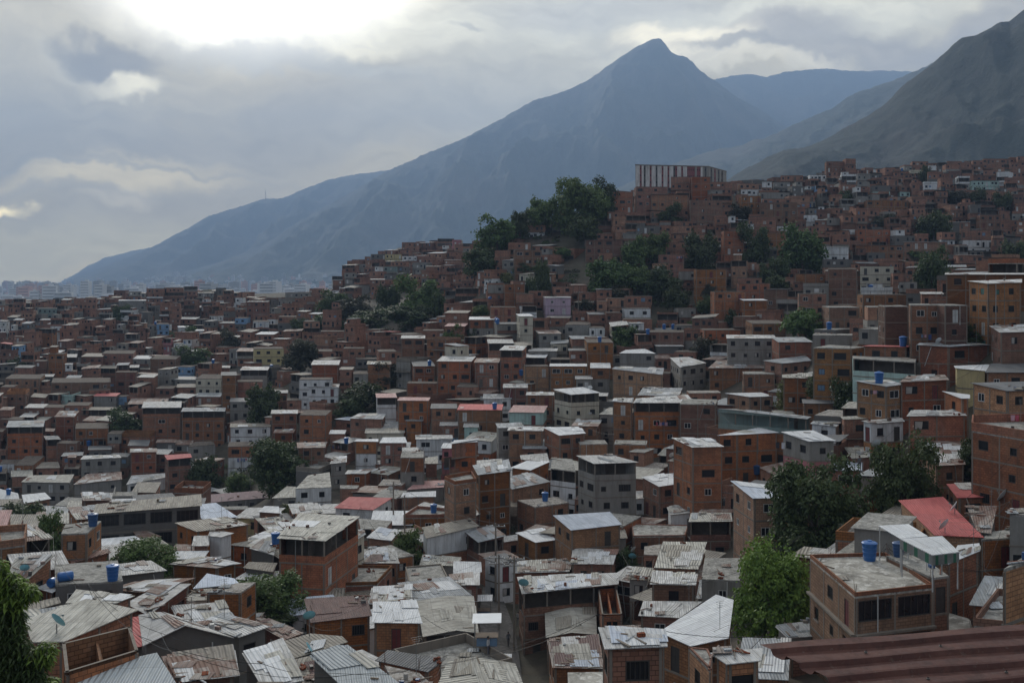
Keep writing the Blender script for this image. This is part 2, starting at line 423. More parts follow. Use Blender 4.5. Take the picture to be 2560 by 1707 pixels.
M = MATS
M['b'] = m_brick('clay_block', (0.41, 0.156, 0.083), (0.30, 0.114, 0.063))
M['o'] = m_brick('orange_clay_block', (0.48, 0.212, 0.112), (0.36, 0.155, 0.083), stain_amt=0.45)
M['d'] = m_brick('old_clay_block', (0.26, 0.098, 0.06), (0.19, 0.078, 0.05))
M['g'] = m_plaster('grey_cement_render', (0.27, 0.26, 0.235))
M['h'] = m_plaster('dark_cement_render', (0.15, 0.145, 0.135))
M['w'] = m_plaster('white_paint', (0.66, 0.67, 0.66), amt=0.5)
M['c'] = m_plaster('cream_paint', (0.52, 0.48, 0.38), amt=0.4)
M['y'] = m_plaster('yellow_paint', (0.50, 0.42, 0.22), amt=0.35)
M['p'] = m_plaster('pink_paint', (0.42, 0.17, 0.18), amt=0.5)
M['m'] = m_plaster('mint_paint', (0.40, 0.55, 0.50), amt=0.4)
M['l'] = m_plaster('lilac_paint', (0.50, 0.38, 0.46), amt=0.4)
M['u'] = m_plaster('blue_paint', (0.20, 0.34, 0.52), amt=0.4)
M['t'] = m_plaster('turquoise_paint', (0.20, 0.27, 0.25), amt=0.4)
M['conc'] = m_plaster('concrete', (0.23, 0.20, 0.165), stain=(0.11, 0.10, 0.085), amt=0.55)
M['rz'] = m_sheet('pale_zinc', (0.48, 0.47, 0.44), (0.62, 0.615, 0.59), rust_amt=0.35)
M['rw'] = m_sheet('white_zinc', (0.60, 0.61, 0.61), (0.72, 0.73, 0.72), rust_amt=0.05, stain_amt=0.25)
M['rg'] = m_sheet('grey_zinc', (0.25, 0.27, 0.28), (0.42, 0.44, 0.45), rust_amt=0.2)
M['rs'] = m_sheet('bluish_zinc', (0.42, 0.47, 0.54), (0.56, 0.61, 0.68), rust_amt=0.05, stain_amt=0.25)
M['rr'] = m_sheet('rusty_zinc', (0.38, 0.34, 0.30), (0.20, 0.10, 0.07), rust_amt=0.75)
M['rc'] = m_sheet('fibre_cement', (0.42, 0.40, 0.34), (0.54, 0.52, 0.45), rust_amt=0.08, stain_amt=0.7, rib=0.3, ribd=0.05)
M['rt'] = m_sheet('brown_fibre_cement', (0.24, 0.21, 0.17), (0.34, 0.31, 0.25), rust_amt=0.1, stain_amt=0.6, rib=0.3, ribd=0.05)
M['rd'] = m_sheet('red_roofing', (0.50, 0.10, 0.09), (0.40, 0.085, 0.08), rust_amt=0.05, stain_amt=0.35, stain=(0.20, 0.07, 0.06), sheet=(4.0, 3.0))
M['rp'] = m_sheet('faded_red_roofing', (0.46, 0.24, 0.22), (0.52, 0.33, 0.30), rust_amt=0.1, stain_amt=0.5)
M['rb'] = m_sheet('dark_brown_roofing', (0.10, 0.052, 0.045), (0.15, 0.075, 0.062), rust_amt=0.1, stain_amt=0.3, stain=(0.20, 0.16, 0.14))
M['rv'] = m_sheet('purple_roofing', (0.19, 0.115, 0.125), (0.16, 0.10, 0.11), rust_amt=0.0, stain_amt=0.3)
M['rk'] = m_sheet('dark_bitumen', (0.085, 0.09, 0.095), (0.14, 0.145, 0.15), rust_amt=0.1, stain_amt=0.4, sheet=(1.2, 2.0))
M['rx'] = m_sheet('corrugated_steel', (0.40, 0.43, 0.43), (0.46, 0.49, 0.49), rust_amt=0.0, stain_amt=0.25, rib=0.28, ribd=0.08, rough=0.45, stain=(0.25, 0.26, 0.25))
M['k'] = m_slab('weathered_slab')
M['K'] = m_slab('pale_slab', (0.40, 0.38, 0.33), (0.11, 0.10, 0.085), (0.74, 0.72, 0.66), 0.45)
M['rubble'] = m_slab('rubble_roof', (0.33, 0.30, 0.26), (0.07, 0.055, 0.05), (0.60, 0.59, 0.56), 1.3)
M['tile'] = m_sheet('clay_tile', (0.26, 0.13, 0.10), (0.36, 0.2, 0.15), rust_amt=0.1, stain_amt=0.6, rib=0.25, ribd=0.08, sheet=(0.5, 0.4))
M['glass'] = m_plain('dark_pane', (0.018, 0.02, 0.024), 0.25, var=0.3)
M['frame_w'] = m_plain('white_window_frame', (0.5, 0.5, 0.48), 0.6)
M['frame_k'] = m_plain('dark_window_frame', (0.05, 0.045, 0.04), 0.6)
M['shut_g'] = m_plain('green_shutter', (0.05, 0.16, 0.13), 0.6)
M['shut_u'] = m_plain('blue_shutter', (0.12, 0.20, 0.30), 0.6)
M['door_r'] = m_plain('red_door_paint', (0.15, 0.03, 0.03), 0.6)
M['door_w'] = m_plain('white_door_paint', (0.45, 0.45, 0.43), 0.6)
M['interior'] = m_plain('interior_shade_tone', (0.11, 0.095, 0.08), 0.9)  # dark colour stands in for the shade inside open galleries and doorways
M['tank'] = m_plain('blue_plastic', (0.02, 0.11, 0.32), 0.4, var=0.15)
M['tank_d'] = m_plain('dark_blue_plastic', (0.02, 0.07, 0.18), 0.45, var=0.2)
M['dish_w'] = m_plain('white_dish_paint', (0.6, 0.62, 0.62), 0.4, var=0.08)
M['dish_t'] = m_plain('turquoise_dish_paint', (0.18, 0.44, 0.50), 0.4, var=0.08)
M['steel'] = m_plain('grey_steel', (0.22, 0.22, 0.21), 0.5, metal=0.3)
M['wood'] = m_plain('weathered_wood', (0.16, 0.12, 0.085), 0.85)
M['cable'] = m_plain('black_cable', (0.012, 0.012, 0.012), 0.6)
M['bark'] = m_plain('bark', (0.11, 0.085, 0.065), 0.9, var=0.4, scale=4)
M['leaf_d'] = m_leaf('dark_leaves', (0.026, 0.042, 0.016), (0.085, 0.115, 0.04))
M['leaf_m'] = m_leaf('mid_leaves', (0.04, 0.075, 0.022), (0.12, 0.175, 0.05))
M['leaf_l'] = m_leaf('bright_leaves', (0.07, 0.13, 0.022), (0.26, 0.36, 0.065))
M['leaf_y'] = m_leaf('yellow_green_leaves', (0.07, 0.085, 0.025), (0.20, 0.21, 0.07))
M['leaf_g'] = m_leaf('grey_brown_scrub', (0.03, 0.033, 0.02), (0.08, 0.078, 0.045))
M['flower'] = m_plain('white_blossom', (0.6, 0.58, 0.5), 0.7)
M['rustbar'] = m_plain('rusty_bar', (0.10, 0.05, 0.035), 0.8)
M['curtain'] = m_plain('faded_curtain', (0.35, 0.33, 0.30), 0.9)
M['kd'] = m_slab('old_far_slab', (0.14, 0.118, 0.098), (0.06, 0.05, 0.042), (0.24, 0.215, 0.185))
# ---------------------------------------------------------------- ground sheet, out to the horizon
def mat_ground():
    m, t, bs = newmat('hillside_ground')
    geo = t.new('ShaderNodeNewGeometry').outputs['Position']
    n = t.noise(geo, 0.05, 6, 0.65)
    n2 = t.noise(geo, 0.6, 5, 0.65)
    c = t.mix(t.mrange(n2, 0.35, 0.65), (0.04, 0.032, 0.024), (0.085, 0.068, 0.05))
    c = t.mix(t.mrange(n, 0.40, 0.55, 0.0, 0.6), c, (0.045, 0.045, 0.026))
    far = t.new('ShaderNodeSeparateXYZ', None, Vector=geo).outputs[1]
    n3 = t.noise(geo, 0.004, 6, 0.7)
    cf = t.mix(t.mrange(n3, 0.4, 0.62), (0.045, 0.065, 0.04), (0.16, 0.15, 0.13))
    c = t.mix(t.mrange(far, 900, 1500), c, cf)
    t.put(bs.inputs['Base Color'], c); bs.inputs['Roughness'].default_value = 0.95
    t.put(bs.inputs['Normal'], bump(t, n2, 0.3, 0.6))
    return m
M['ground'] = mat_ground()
def make_ground():
    rs = [0.5, 4, 8, 14, 20]
    r = 26
    while r < 900: rs.append(r); r *= 1.022
    while r < 12600: rs.append(r); r *= 1.12
    angs = [-180 + 10 * i for i in range(13)] + [-55 + 0.5 * i for i in range(1, 220)] + [60 + 10 * i for i in range(13)]
    vs, fs = [], []
    na = len(angs)
    for r in rs:
        for a in angs:
            ar = R(a)
            ac = max(-42.0, min(42.0, a))
            u = CX + F * math.tan(R(ac))
            Yd = r * math.cos(R(ac))
            z = zg(u, Yd)
            if 26 < r < 800: z += 0.35 * noise.noise(Vector((r * math.sin(ar) * 0.15, r * math.cos(ar) * 0.15, 0)))
            if abs(a) > 90: z = max(z, -14.0 - 0.02 * r) if r < 900 else z
            vs.append((r * math.sin(ar), r * math.cos(ar), z))
    for i in range(len(rs) - 1):
        for j in range(na - 1):
            a = i * na + j
            fs.append((a, a + 1, a + na + 1, a + na))
        a = i * na + na - 1
        fs.append((a, i * na, (i + 1) * na, a + na))
    fs = [f[::-1] for f in fs]
    me = bpy.data.meshes.new('ground'); me.from_pydata(vs, [], fs); me.materials.append(M['ground'])
    me.polygons.foreach_set('use_smooth', [True] * len(fs))
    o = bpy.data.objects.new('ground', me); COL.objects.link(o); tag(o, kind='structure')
make_ground()

# ---------------------------------------------------------------- mountains
def mat_mount(name, dark, light, bare, sc):
    m, t, bs = newmat(name)
    geo = t.new('ShaderNodeNewGeometry').outputs['Position']
    n = t.noise(geo, sc, 8, 0.68)
    n2 = t.noise(t.mapping(geo, scale=(1, 1, 0.6)), sc * 5, 8, 0.75)
    c = t.mix(t.mrange(n2, 0.38, 0.62), dark, light)
    c = t.mix(t.mrange(n, 0.47, 0.66, 0.0, 0.75), c, bare)
    t.put(bs.inputs['Base Color'], c); bs.inputs['Roughness'].default_value = 0.95
    t.put(bs.inputs['Normal'], bump(t, n2, 0.08 / sc, 0.7))
    return m
def ridge_interp(pts, u):
    if u <= pts[0][0]:
        (a, b), (c, d) = pts[0], pts[1]; return b + (d - b) * (u - a) / (c - a)
    for (a, b), (c, d) in zip(pts, pts[1:]):
        if u <= c: return b + (d - b) * (u - a) / (c - a)
    (a, b), (c, d) = pts[-2], pts[-1]; return d + (d - b) * (u - c) / (c - a)
def mountain(pts, Yr, Yf, zfoot, mat, amp, seed, nu=300, nt=70, skew=0.0, rough=6.0, gul=1.0, extL=0, extR=0):
    """a range whose crest runs through pts (photograph pixels, V scale) about Yr away, its foot at Yf"""
    pts = [(u * 1.0884, v * 1.0884) for u, v in pts]
    u0, u1 = pts[0][0] - extL, pts[-1][0] + extR
    vs, fs = [], []
    nb = nt // 4
    for j in range(nt + nb + 1):
        for i in range(nu + 1):
            u = u0 + (u1 - u0) * i / nu
            v = ridge_interp(pts, u)
            yr = Yr * (1 + skew * (u - (u0 + u1) / 2) / 2560.0)
            zr = -(v - VH) / F * yr
            zr += rough * (max(0.0, min(1.0, j / nt)) ** 8) * noise.fractal(Vector((u * 0.05, seed, 0)), 0.8, 2.2, 5)
            if j <= nt:
                t = j / nt
                yy = lerp(Yf, yr, t)
                base = lerp(zfoot, zr, t ** 1.15)
            else:
                t = 1 - 0.9 * (j - nt) / nb
                yy = yr + (1 - t) * (yr - Yf)
                base = lerp(zfoot, zr, t)
            x = (u - CX) / F * yy
            h = max(0.0, zr - zfoot)
            env = math.sin(min(1, max(0, t)) * math.pi) ** 0.8 if t < 1 else 0
            q = Vector((x / (900.0) + seed, yy / 2200.0, 0.3 * seed))
            g = 0; f = 1.0; a = 1.0
            for o_ in range(6):
                g += a * (0.5 - abs(noise.noise(q * f * 1.6 + Vector((0, 0, o_ * 3.1))))); f *= 2.03; a *= 0.52
            z = base + env * amp * min(1.0, h / (amp * 3) + 0.1) * (g - 0.35) * gul
            vs.append((x, yy, z))
    for j in range(nt + nb):
        for i in range(nu):
            a = j * (nu + 1) + i
            fs.append((a, a + 1, a + nu + 2, a + nu + 1))
    me = bpy.data.meshes.new('hills'); me.from_pydata(vs, [], fs); me.materials.append(mat)
    me.polygons.foreach_set('use_smooth', [True] * len(fs))
    o = bpy.data.objects.new('hills', me); COL.objects.link(o); tag(o, kind='structure')
    return o
mm_far = mat_mount('far_mountain', (0.035, 0.05, 0.04), (0.075, 0.09, 0.07), (0.14, 0.135, 0.115), 0.0016)
mm_near = mat_mount('near_mountain', (0.014, 0.022, 0.016), (0.036, 0.046, 0.032), (0.050, 0.044, 0.036), 0.004)
# peak and its long left shoulder
mountain([(330,640),(420,628),(560,585),(640,540),(720,490),(800,445),(890,392),(960,362),(1000,345),(1050,325),(1100,300),(1150,275),(1200,245),(1235,226),(1262,222),(1300,208),(1340,190),(1370,170),(1400,150),(1430,128),(1455,112),(1480,99),(1493,93),(1505,90),(1519,90),(1528,100),(1541,120),(1560,129),(1578,132),(1592,143),(1606,162),(1622,172),(1636,182),(1680,215),(1740,250),(1820,300),(1900,360),(1980,430),(2100,500)],
         8000, 4600, -70, mm_far, 420, 1.7, nu=420, nt=110, rough=9)
# left ridge behind
mountain([(170,640),(230,616),(300,590),(360,563),(400,540),(430,525),(480,496),(540,478),(610,456),(650,456),(680,442),(715,428),(750,415),(800,403),(850,397),(900,390),(960,385),(1100,380)],
         10400, 6600, -70, mm_far, 380, 4.1, nu=260, nt=60, rough=8)
mountain([(140,648),(165,634),(200,612),(240,592),(265,586),(300,577),(330,571),(400,560),(500,545)], 12200, 9400, -70, mm_far, 260, 6.6, nu=120, nt=40, rough=8)
# crest behind the peak
mountain([(1500,230),(1600,195),(1640,184),(1680,175),(1705,171),(1735,172),(1762,178),(1800,166),(1840,162),(1870,159),(1900,158),(1950,163),(2000,163),(2050,163),(2090,164),(2200,175),(2400,190)],
         9900, 6500, -70, mm_far, 420, 9.3, nu=240, nt=60, rough=9)
# middle spur on the right
mountain([(1400,440),(1480,405),(1560,372),(1640,345),(1700,335),(1760,318),(1800,300),(1860,270),(1910,250),(1960,215),(2040,190),(2110,160),(2200,120),(2300,80),(2400,40)],
         4600, 2800, -70, mm_far, 300, 12.2, nu=260, nt=70, rough=6)
# near dark flank
mountain([(1560,460),(1640,430),(1690,402),(1740,378),(1800,348),(1860,336),(1900,318),(1950,290),(2000,262),(2040,236),(2070,205),(2100,183),(2130,160),(2160,136),(2190,112),(2210,100),(2250,78),(2290,55),(2320,48),(2352,22),(2450,-30),(2600,-110)],
         2100, 1000, -60, mm_near, 230, 15.4, nu=360, nt=100, rough=2.2)

# ---------------------------------------------------------------- haze: one closed box of even, pale air
def make_haze():
    m = bpy.data.materials.new('haze'); m.use_nodes = True
    t = NT(m.node_tree); t.n.clear()
    pv = t.new('ShaderNodeVolumePrincipled', None, Color=(0.43, 0.64, 1.0), Density=HAZE_D, Anisotropy=0.15)
    t.new('ShaderNodeOutputMaterial', None, Volume=pv.outputs[0])
    mb = MB(); mb.box((0, 0, 0), (34000, 26000, 2250), m)
    o = mb.build('haze', loc=(0, 0, 2250 / 2 - 80))
    tag(o, kind='stuff')
    m.cycles.homogeneous_volume = True if hasattr(m.cycles, 'homogeneous_volume') else None
HAZE_D = 1.5e-4
# ---------------------------------------------------------------- window and door prototypes (shared meshes)
STH = 2.65
def win_mesh(w_, h_, kind):
    """local frame: x along the wall, z up, -y outwards; origin at the opening's lower middle; the wall face is y = 0"""
    fr = MB(); pn = MB()
    fm = M['frame_w'] if kind in ('white', 'door_w') else M['frame_k']
    d = 0.10
    if kind == 'hole':
        pn.poly([(-w_ / 2, d, 0), (w_ / 2, d, 0), (w_ / 2, d, h_), (-w_ / 2, d, h_)], M['glass'])
    elif kind in ('shut_g', 'shut_u', 'door_r', 'door_w', 'door_k'):
        mm = M.get(kind, M['frame_k'])
        pn.box((0, 0.07, h_ / 2), (w_ * 0.98, 0.04, h_ * 0.98), mm)
        fr.box((0, 0.045, h_ / 2), (0.04, 0.02, h_ * 0.96), M['frame_k'])
    else:
        pn.poly([(-w_ / 2, d, 0), (w_ / 2, d, 0), (w_ / 2, d, h_), (-w_ / 2, d, h_)], M['glass'])
    t = 0.07
    if kind != 'hole':
        for sx in (-1, 1): fr.box((sx * (w_ / 2 - t / 2), 0.05, h_ / 2), (t, 0.08, h_), fm)
        fr.box((0, 0.05, h_ - t / 2), (w_ - 2 * t, 0.08, t), fm)
        if not kind.startswith('door'): fr.box((0, 0.05, t / 2), (w_ - 2 * t, 0.08, t), fm)
    if kind == 'cur':
        pn.poly([(-w_ * .42, d - .02, h_ * .08), (w_ * .05, d - .02, h_ * .08), (w_ * .1, d - .02, h_ * .93), (-w_ * .42, d - .02, h_ * .93)], M['curtain'])
    if kind in ('grille', 'white'):
        n = 2 if kind == 'white' else 5
        for i in range(1, n):
            fr.box((-w_ / 2 + w_ * i / n, 0.03, h_ / 2), (0.03 if kind == 'grille' else 0.06, 0.03, h_ - 2 * t), fm)
    if kind == 'hole':
        fr.box((0, -0.02, -0.04), (w_ + 0.16, 0.14, 0.08), M['conc'])
    return fr, pn
WP = {}
def win_proto(w_, h_, kind):
    k = (w_, h_, kind)
    if k not in WP:
        fr, pn = win_mesh(w_, h_, kind)
        WP[k] = (fr.mesh('window_frame') if fr.v else None, pn.mesh('pane'))
    return WP[k]
def add_window(parent, a, d, s, z, w_, h_, kind, name='window', split=False):
    """a: wall start (x,y), d: unit direction along the wall"""
    fm_, pm_ = win_proto(w_, h_, kind)
    ang = math.atan2(d[1], d[0])
    mat = Matrix.Translation((a[0] + d[0] * s, a[1] + d[1] * s, z)) @ Matrix.Rotation(ang, 4, 'Z')
    o = bpy.data.objects.new(name, fm_ if fm_ else pm_); COL.objects.link(o); o.parent = parent; o.matrix_local = mat
    if fm_:
        p = bpy.data.objects.new('door_panel' if name == 'door' else 'pane', pm_); COL.objects.link(p); p.parent = o
    return o

# ---------------------------------------------------------------- one house
def inset(ring, d):
    """shrink a CCW ring (x,y) by d metres"""
    n = len(ring); out = []
    for i in range(n):
        p0, p1, p2 = Vector(ring[i - 1][:2]), Vector(ring[i][:2]), Vector(ring[(i + 1) % n][:2])
        e1 = (p1 - p0); e2 = (p2 - p1)
        if e1.length < 1e-6 or e2.length < 1e-6: out.append(tuple(p1)); continue
        e1.normalize(); e2.normalize()
        n1 = Vector((-e1.y, e1.x)); n2 = Vector((-e2.y, e2.x))
        b = n1 + n2
        k = d / max(0.35, (b.length_squared / 2)) if b.length > 1e-3 else 0
        out.append((p1.x + b.x * k / 1.0, p1.y + b.y * k / 1.0))
    return out
def area2(ring): return sum(ring[i][0] * ring[(i + 1) % len(ring)][1] - ring[(i + 1) % len(ring)][0] * ring[i][1] for i in range(len(ring))) / 2

def facade(mb, fb, a, b, zta, ztb, zg_, sty, rng, wm, um, wins, detail, facing):
    """wall from a to b (outward side on the right of a->b) between zg_ and the roof"""
    ax, ay = a; bx, by = b
    L = math.dist(a, b)
    if L < 0.3: return
    d = ((bx - ax) / L, (by - ay) / L)
    nx, ny = d[1], -d[0]
    P = lambda s, z, o=0.0: (ax + d[0] * s + nx * o, ay + d[1] * s + ny * o, z)
    def q(s0, s1, z0, z1, m, o=0.0):
        if s1 - s0 > 1e-3 and z1 - z0 > 1e-3:
            mb.poly([P(s0, z0, o), P(s1, z0, o), P(s1, z1, o), P(s0, z1, o)], m, [(s0, z0), (s1, z0), (s1, z1), (s0, z1)])
    zt = min(zta, ztb)
    if abs(zta - ztb) > 1e-3:
        if zta > ztb: mb.poly([P(0, zt), P(L, zt), P(0, zta)], wm, [(0, zt), (L, zt), (0, zta)])
        else: mb.poly([P(0, zt), P(L, zt), P(L, ztb)], wm, [(0, zt), (L, zt), (L, ztb)])
    nb = max(1, round(L / 3.1)); bw = L / nb
    zl = zt; k = 0
    opn = sty.get('open', 0)
    frame = sty.get('frame', True)
    gz_ = sty['gz']
    while zl > zg_ + 0.05:
        z1 = zl; z0 = max(zg_, zl - STH)
        full = z1 - z0 > STH - 0.05 and z0 > gz_ - 1.2
        m = wm if k < sty.get('split', 9) else um
        if k < opn and facing > 0.15 and full and detail:
            # open gallery under the roof: low wall, posts, backdrop coloured dark for the shade within
            ph = 0.95 if k or not sty.get('low') else 0.5
            q(0, L, z0, z0 + ph, m)
            for i in range(nb + 1):
                s = min(max(i * bw, 0.1), L - 0.1)
                c = P(s, (z0 + ph + z1) / 2, -0.1); fb.box(c, (0.16, 0.16, z1 - z0 - ph), M['conc'], math.atan2(d[1], d[0]))
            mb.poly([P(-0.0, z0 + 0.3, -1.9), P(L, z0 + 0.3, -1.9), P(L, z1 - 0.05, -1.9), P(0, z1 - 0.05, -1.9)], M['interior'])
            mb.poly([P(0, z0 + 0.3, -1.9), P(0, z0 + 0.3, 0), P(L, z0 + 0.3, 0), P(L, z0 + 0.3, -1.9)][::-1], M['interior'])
        elif not detail:
            q(0, L, z0, z1, m)
            if full and facing > 0.1 and not k < opn:
                for i in range(nb):
                    if rng.random() < sty.get('wp', .6):
                        sc = (i + rng.uniform(.35, .65)) * bw; w2 = rng.uniform(.35, .7)
                        q(sc - w2, sc + w2, z0 + .95, z0 + rng.uniform(1.7, 2.1), rng.choice([M['glass']] * 5 + [M['frame_w'], M['shut_u']]), 0.03)
                if frame: q(0, L, z0, z0 + .18, M['conc'], 0.02)
            if full and k < opn and facing > 0.1:
                q(0.15, L - .15, z0 + 1.0, z1 - 0.1, M['interior'], 0.03)  # flat dark sheet on the wall, painted as a shaded gallery
        elif not full:
            q(0, L, z0, z1, m)
        else:
            for i in range(nb):
                s0, s1 = i * bw, (i + 1) * bw; sc = (s0 + s1) / 2
                r = rng.random(); kinds = sty.get('wk', ['hole', 'hole', 'grille', 'grille', 'white', 'dark', 'cur'])
                w_, h_, zo, kd, nm = 0, 0, 0, 'hole', 'window'
                if bw < 1.5 or facing < -0.2: pass
                elif r < sty.get('wp', 0.6):
                    kd = rng.choice(kinds); w_, h_ = rng.choice([(1.0, 1.0), (1.2, 1.0), (0.8, 0.8)]); zo = 1.0
                    if rng.random() < 0.12 and bw > 2.5: w_, h_, zo = 1.9, 1.1, 0.95
                elif r < sty.get('wp', 0.6) + 0.10:
                    kd = rng.choice(['door_k', 'door_w', 'door_r']); w_, h_, zo, nm = 0.9, 2.0, 0.08, 'door'
                if sty.get('big') and facing > 0: w_, h_, zo, kd, nm = round(bw - 0.5, 1), 1.5, 0.95, 'grille', 'window'
                if w_ == 0: q(s0, s1, z0, z1, m); continue
                sc += rng.uniform(-0.3, 0.3) if bw - w_ > 1.0 else 0
                a0, a1 = sc - w_ / 2, sc + w_ / 2
                q(s0, a0, z0, z1, m); q(a1, s1, z0, z1, m); q(a0, a1, z0, z0 + zo, m); q(a0, a1, z0 + zo + h_, z1, m)
                dd = -0.10
                zb, ztp = z0 + zo, z0 + zo + h_
                mb.poly([P(a0, zb), P(a0, ztp), P(a0, ztp, dd), P(a0, zb, dd)], m); mb.poly([P(a1, zb, dd), P(a1, ztp, dd), P(a1, ztp), P(a1, zb)], m)
                mb.poly([P(a0, zb, dd), P(a1, zb, dd), P(a1, zb), P(a0, zb)], M['conc']); mb.poly([P(a0, ztp), P(a1, ztp), P(a1, ztp, dd), P(a0, ztp, dd)], m)
                wins.append(((ax, ay), d, sc, zb, w_, h_, kd, nm))
        if detail and frame and z0 > zg_ + 0.1 and facing > -0.3:
            bh = 0.16; bo = 0.03
            if sty.get('slab') and k == 0: bo = 0.3
            c = P(L / 2, z0 + bh / 2, bo / 2 - 0.05)
            fb.box(c, (L + 0.04, bo + 0.1, bh), M['conc'], math.atan2(d[1], d[0]))
        if detail and frame and facing > -0.3 and sty.get('cols', True) and full and not (k < opn and facing > 0.15):
            for i in range(nb + 1):
                s = min(max(i * bw, 0.11), L - 0.11)
                fb.box(P(s, (z0 + z1) / 2 + 0.07, -0.02), (0.15, 0.08, z1 - z0 - 0.16), M['conc'], math.atan2(d[1], d[0]))
        zl = z0; k += 1

CNT = [0]
def house(sp, individual=True, mbs=None):
    """sp: dict(ring=[(x,y)..] CCW eave outline, zs=[z..] eave heights, wall, roof, under, n, ...)"""
    rng = random.Random(sp['seed'])
    ring = sp['ring']; zs = sp['zs']; n = len(ring)
    wm = M[sp['wall']]; um = M[sp.get('under', sp['wall'])]
    rk = sp['roof']; rm = M[rk]
    flat = rk in ('k', 'K', 'rubble', 'kd')
    ov = sp.get('ov', 0.0 if flat else 0.22)
    wr = inset(ring, ov) if ov else [tuple(p[:2]) for p in ring]
    if area2(wr) < 1: wr = [tuple(p[:2]) for p in ring]
    thick = 0.16 if flat else 0.05
    gmin = min(gz(p[0], p[1]) for p in ring)
    ztop = min(zs)
    zbot = min(gmin - 1.2, ztop - 2.8)
    cx = sum(p[0] for p in ring) / n; cyy = sum(p[1] for p in ring) / n
    gzc = min(gz(ring[0][0], ring[0][1]), gz(ring[1][0], ring[1][1]))
    sty = dict(sp.get('sty', {})); sty['gz'] = gzc
    if sp['wall'] in 'wcgypmlut' or sp['wall'] == 'h': sty.setdefault('cols', False)
    if individual:
        nm = {'b': 'brick_house', 'o': 'brick_house', 'd': 'brick_house'}.get(sp['wall'], 'plastered_house')
        if sp.get('name'): nm = sp['name']
        root = empty(nm, (cx, cyy, gzc))
        O = Vector((cx, cyy, gzc))
        mb, fb, rb = MB(), MB(), MB()
        detail = True
    else:
        mb = fb = rb = mbs; O = Vector((0, 0, 0)); detail = False
    sh = lambda p: (p[0] - O.x, p[1] - O.y)
    wins = []
    wl = [sh(p) for p in wr]
    para = sp.get('para', 0.0)
    ins = sp.get('pit', 0.0)
    for i in range(n):
        j = (i + 1) % n
        a, b = wl[i], wl[j]
        L = math.dist(a, b)
        if L < 0.2: continue
        nx, ny = (b[1] - a[1]) / L, -(b[0] - a[0]) / L
        mid = Vector(((wr[i][0] + wr[j][0]) / 2, (wr[i][1] + wr[j][1]) / 2, 0)); mid.normalize()
        facing = -(nx * mid.x + ny * mid.y)
        sti = dict(sty)
        if i != 0 and sty.get('front_only'): sti['open'] = 0; sti.pop('big', None)
        facade(mb, fb, a, b, zs[i] - thick - O.z, zs[j] - thick - O.z, zbot - O.z, dict(sti, gz=gzc - O.z), rng, wm, um, wins, detail, facing)
    # roof
    rl = [(*sh(p), z - O.z) for p, z in zip(ring, zs)]
    d0 = Vector(rl[1]) - Vector(rl[0]); d0.z = 0; d0 = d0.normalized() if d0.length > 0 else Vector((1, 0, 0)); d1 = Vector((-d0.y, d0.x, 0))
    if sp.get('rot'): d0, d1 = d1, -d0
    UV = lambda p: ((Vector(p) - Vector(rl[0])).dot(d0), (Vector(p) - Vector(rl[0])).dot(d1))
    if sp.get('ridge'):
        (f, bk) = sp['ridge']
        f = (f[0] - O.x, f[1] - O.y, f[2] - O.z); bk = (bk[0] - O.x, bk[1] - O.y, bk[2] - O.z)
        d0, d1 = d1, -d0
        for qd in ([rl[0], f, bk, rl[3]], [f, rl[1], rl[2], bk]):
            rb.prism(qd, thick, rm, [UV(p) for p in qd])
        # gable triangles
        mb.poly([(wl[0][0], wl[0][1], rl[0][2] - thick), (wl[1][0], wl[1][1], rl[1][2] - thick), (f[0], f[1] + 0.25, f[2] - thick)], wm, [(0, 0), (5, 0), (2.5, 2)])
        mb.poly([(wl[2][0], wl[2][1], rl[2][2] - thick), (wl[3][0], wl[3][1], rl[3][2] - thick), (bk[0], bk[1] - 0.25, bk[2] - thick)], wm, [(0, 0), (5, 0), (2.5, 2)])
    elif ins:
        # roofless shell: thick walls, floor below, a cross wall
        for i in range(n):
            j = (i + 1) % n
            a, b = Vector((*wl[i], rl[i][2])), Vector((*wl[j], rl[j][2]))
            dd = (b - a); L = dd.length; dd.normalize(); nn = Vector((-dd.y, dd.x, 0)) * 0.16
            A, B_ = a + nn, b + nn
            rb.poly([a, b, B_, A], M['conc'])
            rb.poly([A, B_, (B_.x, B_.y, B_.z - ins), (A.x, A.y, A.z - ins)][::-1], wm, [(0, 0), (L, 0), (L, ins), (0, ins)])
        fl = [(p[0], p[1], min(zs) - O.z - ins) for p in wl]
        rb.poly(fl, M['k'])
        m1 = (Vector(fl[0]) + Vector(fl[1])) / 2; m2 = (Vector(fl[2]) + Vector(fl[3])) / 2
        dv = (m2 - m1); rb.box((m1 + m2) / 2 + Vector((0, 0, ins * 0.42)), (dv.length, 0.15, ins * 0.84), wm, math.atan2(dv.y, dv.x))
    else:
        if n == 4 and abs((rl[0][2] + rl[2][2]) - (rl[1][2] + rl[3][2])) > 0.02:
            for tri in ((0, 1, 2), (0, 2, 3)):
                rb.prism([rl[t] for t in tri], thick, rm, [UV(rl[t]) for t in tri])
        else: rb.prism(rl, thick, rm, [UV(p) for p in rl])
    up = sp.get('upper')
